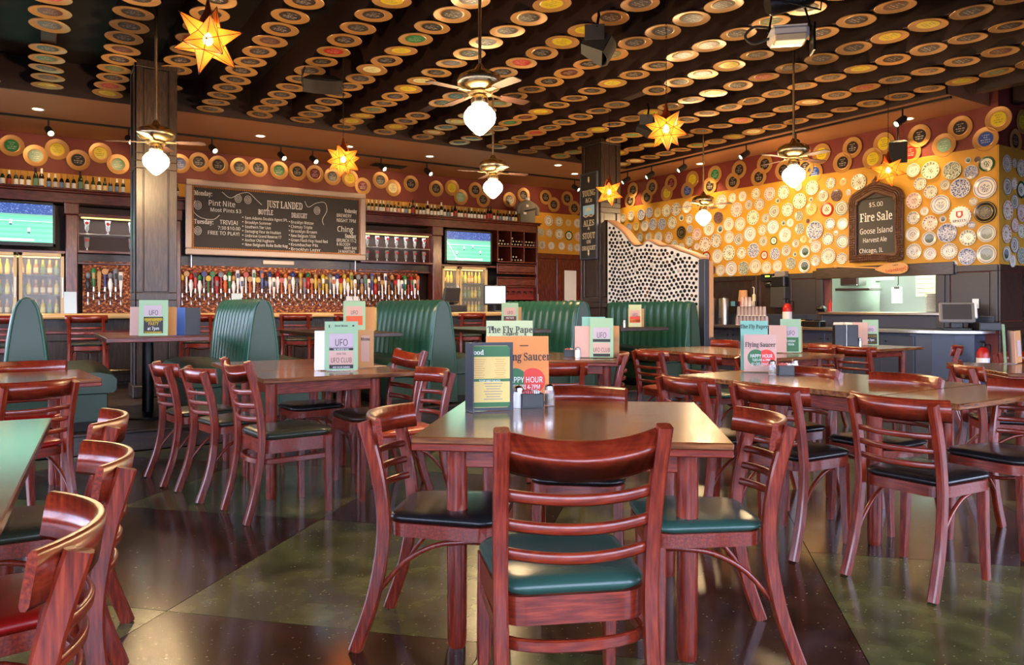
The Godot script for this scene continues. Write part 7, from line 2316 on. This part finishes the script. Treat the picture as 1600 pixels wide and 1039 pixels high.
	card("menu_card", "green card with yellow and black party panel beside the kitchen hatch", Vector3(8.03, y, -4.98), 0.17, 0.29, -42, 0.05, M.paper_green, [[0.0, 0.65, 0.7, 0.25, M.paper_lilac], [0.0, 0.24, 0.8, 0.4, M.print_dark], [0.0, 0.36, 0.7, 0.08, M.print_yellow], [0.0, 0.1, 0.7, 0.06, M.print_yellow]], [["UFO", 0.0, 0.6, 0.12, dk, 0.7, sans], ["at 7pm", 0.0, 0.2, 0.08, M.white, 0.8, sans]])
	card("menu_card", "pinkish card edge left of the party card beside the kitchen hatch", Vector3(7.95, y, -5.06), 0.16, 0.26, -52, 0.05, M.paper_pink, [], [])
	# table by the alcove
	for e in [["green card seen edge-on on the table by the dark alcove", 6.42, -2.86, 0.16, 0.3, 30.0, M.paper_mint], ["tan card seen nearly edge-on on the table by the dark alcove", 6.46, -2.78, 0.17, 0.25, 10.0, M.paper_tan], ["pinkish card behind the tan one on the table by the dark alcove", 6.38, -2.79, 0.16, 0.25, 40.0, M.paper_pink]]:
		card("menu_card", e[0], Vector3(e[1], y, e[2]), e[3], e[4], e[5], 0.05, e[6], [[0.1, 0.45, 0.5, 0.5, M.paper_lilac]], [])
	holder(Vector3(6.42, y, -2.82), 0.2, 20, "clear foot under the cards by the dark alcove")
	# booth tables
	y = STEP + 0.767
	card("menu_card", "green brewery party card on the first booth table", Vector3(0.85, y, -7.12), 0.235, 0.31, -20, 0.05, M.paper_green, [[-0.02, 0.7, 0.62, 0.3, M.paper_lilac], [0.0, 0.3, 0.66, 0.46, M.print_dark], [0.0, 0.46, 0.62, 0.08, M.print_yellow], [0.0, 0.09, 0.6, 0.05, M.print_yellow]], [["UFO", 0.0, 0.64, 0.14, dk, 0.7, sans], ["BREWERY", 0.0, 0.43, 0.1, M.print_yellow, 0.72, sans], ["PARTY", 0.0, 0.33, 0.09, M.print_yellow, 0.8, sans], ["at 7pm", 0.0, 0.2, 0.09, M.white, 0.8, sans]])
	card("menu_card", "pink card left behind the brewery card on the first booth table", Vector3(0.77, y, -7.22), 0.2, 0.25, -26, 0.05, M.paper_pink, [], [])
	card("menu_card", "tan card right behind the brewery card on the first booth table", Vector3(0.95, y, -7.2), 0.2, 0.25, -26, 0.05, M.paper_tan, [], [])
	var bl := thing("folding_menu", "blue-black standing menu beside the cards on the first booth table", "menu", Vector3(1.08, y, -7.36), deg_to_rad(-50))
	part("cover", bx(Vector3(0, 0.125, 0), Vector3(0.17, 0.25, 0.008), 0.002), mat("cover_blue", rgb(72, 110, 176), 0.3), bl)
	part("side_leaf", MB.new().box(Vector3(0.0, 0.125, -0.07), Vector3(0.008, 0.25, 0.14), 0.002, Transform3D(Basis(Vector3.UP, -0.4), Vector3(0.085, 0, 0))).mesh(), M.menu_cover, bl)
	card("menu_card", "green card with orange panel on the second booth table", Vector3(2.72, y, -7.25), 0.22, 0.31, -22, 0.05, M.paper_green, [[0.0, 0.68, 0.75, 0.3, M.paper_pink], [0.0, 0.36, 0.75, 0.3, M.print_orange]], [["UFO", 0.0, 0.62, 0.13, dk, 0.7, sans]])
	card("menu_card", "tan card behind the green one on the second booth table", Vector3(2.86, y, -7.32), 0.2, 0.25, -24, 0.05, M.paper_tan, [], [])
	var b2 := thing("folding_menu", "black standing menu edge-on on the second booth table", "menu", Vector3(3.01, y, -7.45), deg_to_rad(50))
	part("cover", bx(Vector3(0, 0.13, 0), Vector3(0.16, 0.26, 0.012), 0.002), M.menu_cover, b2)
	part("page", bx(Vector3(0, 0.13, 0.0075), Vector3(0.14, 0.24, 0.002)), M.menu_page, b2)
	card("menu_card", "green pint night card on the third booth table", Vector3(4.75, y, -7.5), 0.2, 0.3, -30, 0.05, M.paper_green, [[0.0, 0.66, 0.7, 0.3, M.paper_pink], [0.0, 0.32, 0.75, 0.3, M.print_mix], [-0.18, 0.26, 0.3, 0.12, M.print_red]], [["UFO", 0.0, 0.6, 0.13, dk, 0.7, sans], ["PINT NITE", 0.0, 0.39, 0.07, M.white, 0.75, sans]])
	card("menu_card", "tan card behind the pint night card on the third booth table", Vector3(4.82, y, -7.56), 0.22, 0.25, -32, 0.05, M.paper_tan, [], [])
	card("menu_card", "pale green card with red and yellow panel on the fourth booth table", Vector3(6.32, y, -7.05), 0.16, 0.28, -36, 0.05, M.paper_pale, [[0.0, 0.6, 0.75, 0.3, M.paper_pink], [0.0, 0.34, 0.8, 0.3, M.print_red], [0.05, 0.28, 0.7, 0.12, M.print_yellow]], [["UFO", 0.0, 0.55, 0.13, dk, 0.7, sans]])
	card("menu_card", "tan card behind the pale green one on the fourth booth table", Vector3(6.38, y, -7.1), 0.2, 0.23, -36, 0.05, M.paper_tan, [], [])
	shaker(Vector3(6.2, y, -7.12), 2, "steel shaker on the fourth booth table")


func _ready() -> void:
	# camera: level, the lens shifted down a little
	var cam := Camera3D.new()
	cam.name = "camera"
	cam.position = Vector3(0, 1.2, 0)
	cam.rotation.y = deg_to_rad(-32.5)
	cam.projection = Camera3D.PROJECTION_FRUSTUM
	cam.near = 0.05
	cam.far = 100.0
	cam.size = 0.05 * 1039.0 / 1165.0
	cam.frustum_offset = Vector2(0, -0.05 * 39.5 / 1165.0)
	add_child(cam)
	cam.current = true
	var we := WorldEnvironment.new()
	we.name = "world"
	var env := Environment.new()
	env.background_mode = Environment.BG_SKY
	var sky := Sky.new()
	var sm := ProceduralSkyMaterial.new()
	sm.sky_top_color = rgb(180, 196, 236)
	sm.sky_horizon_color = rgb(222, 228, 250)
	sm.ground_bottom_color = rgb(110, 120, 150)
	sm.ground_horizon_color = rgb(160, 175, 210)
	sm.sky_energy_multiplier = SKY
	sm.ground_energy_multiplier = SKY * 0.5
	sky.sky_material = sm
	env.sky = sky
	env.tonemap_mode = Environment.TONE_MAPPER_LINEAR
	env.tonemap_exposure = EXPO
	env.sdfgi_enabled = true
	env.ssao_enabled = true
	env.ssil_enabled = true
	we.environment = env
	add_child(we)
	rng.seed = 11
	var sf := SystemFont.new()
	sf.font_names = PackedStringArray(["Droid Serif"])
	sf.font_weight = 700
	serif = sf
	var sn := SystemFont.new()
	sn.font_names = PackedStringArray(["Droid Sans"])
	sans = sn
	make_materials()
	build_shell()
	build_tables()
	build_chairs()
	build_booths()
	build_bar()
	build_plates()
	build_fans()
	build_tableware()
	bottle_wall()
	ale_sign()
	slate_board()
	oar()
	kitchen_side()
	ceiling_gear()
	build_stars()
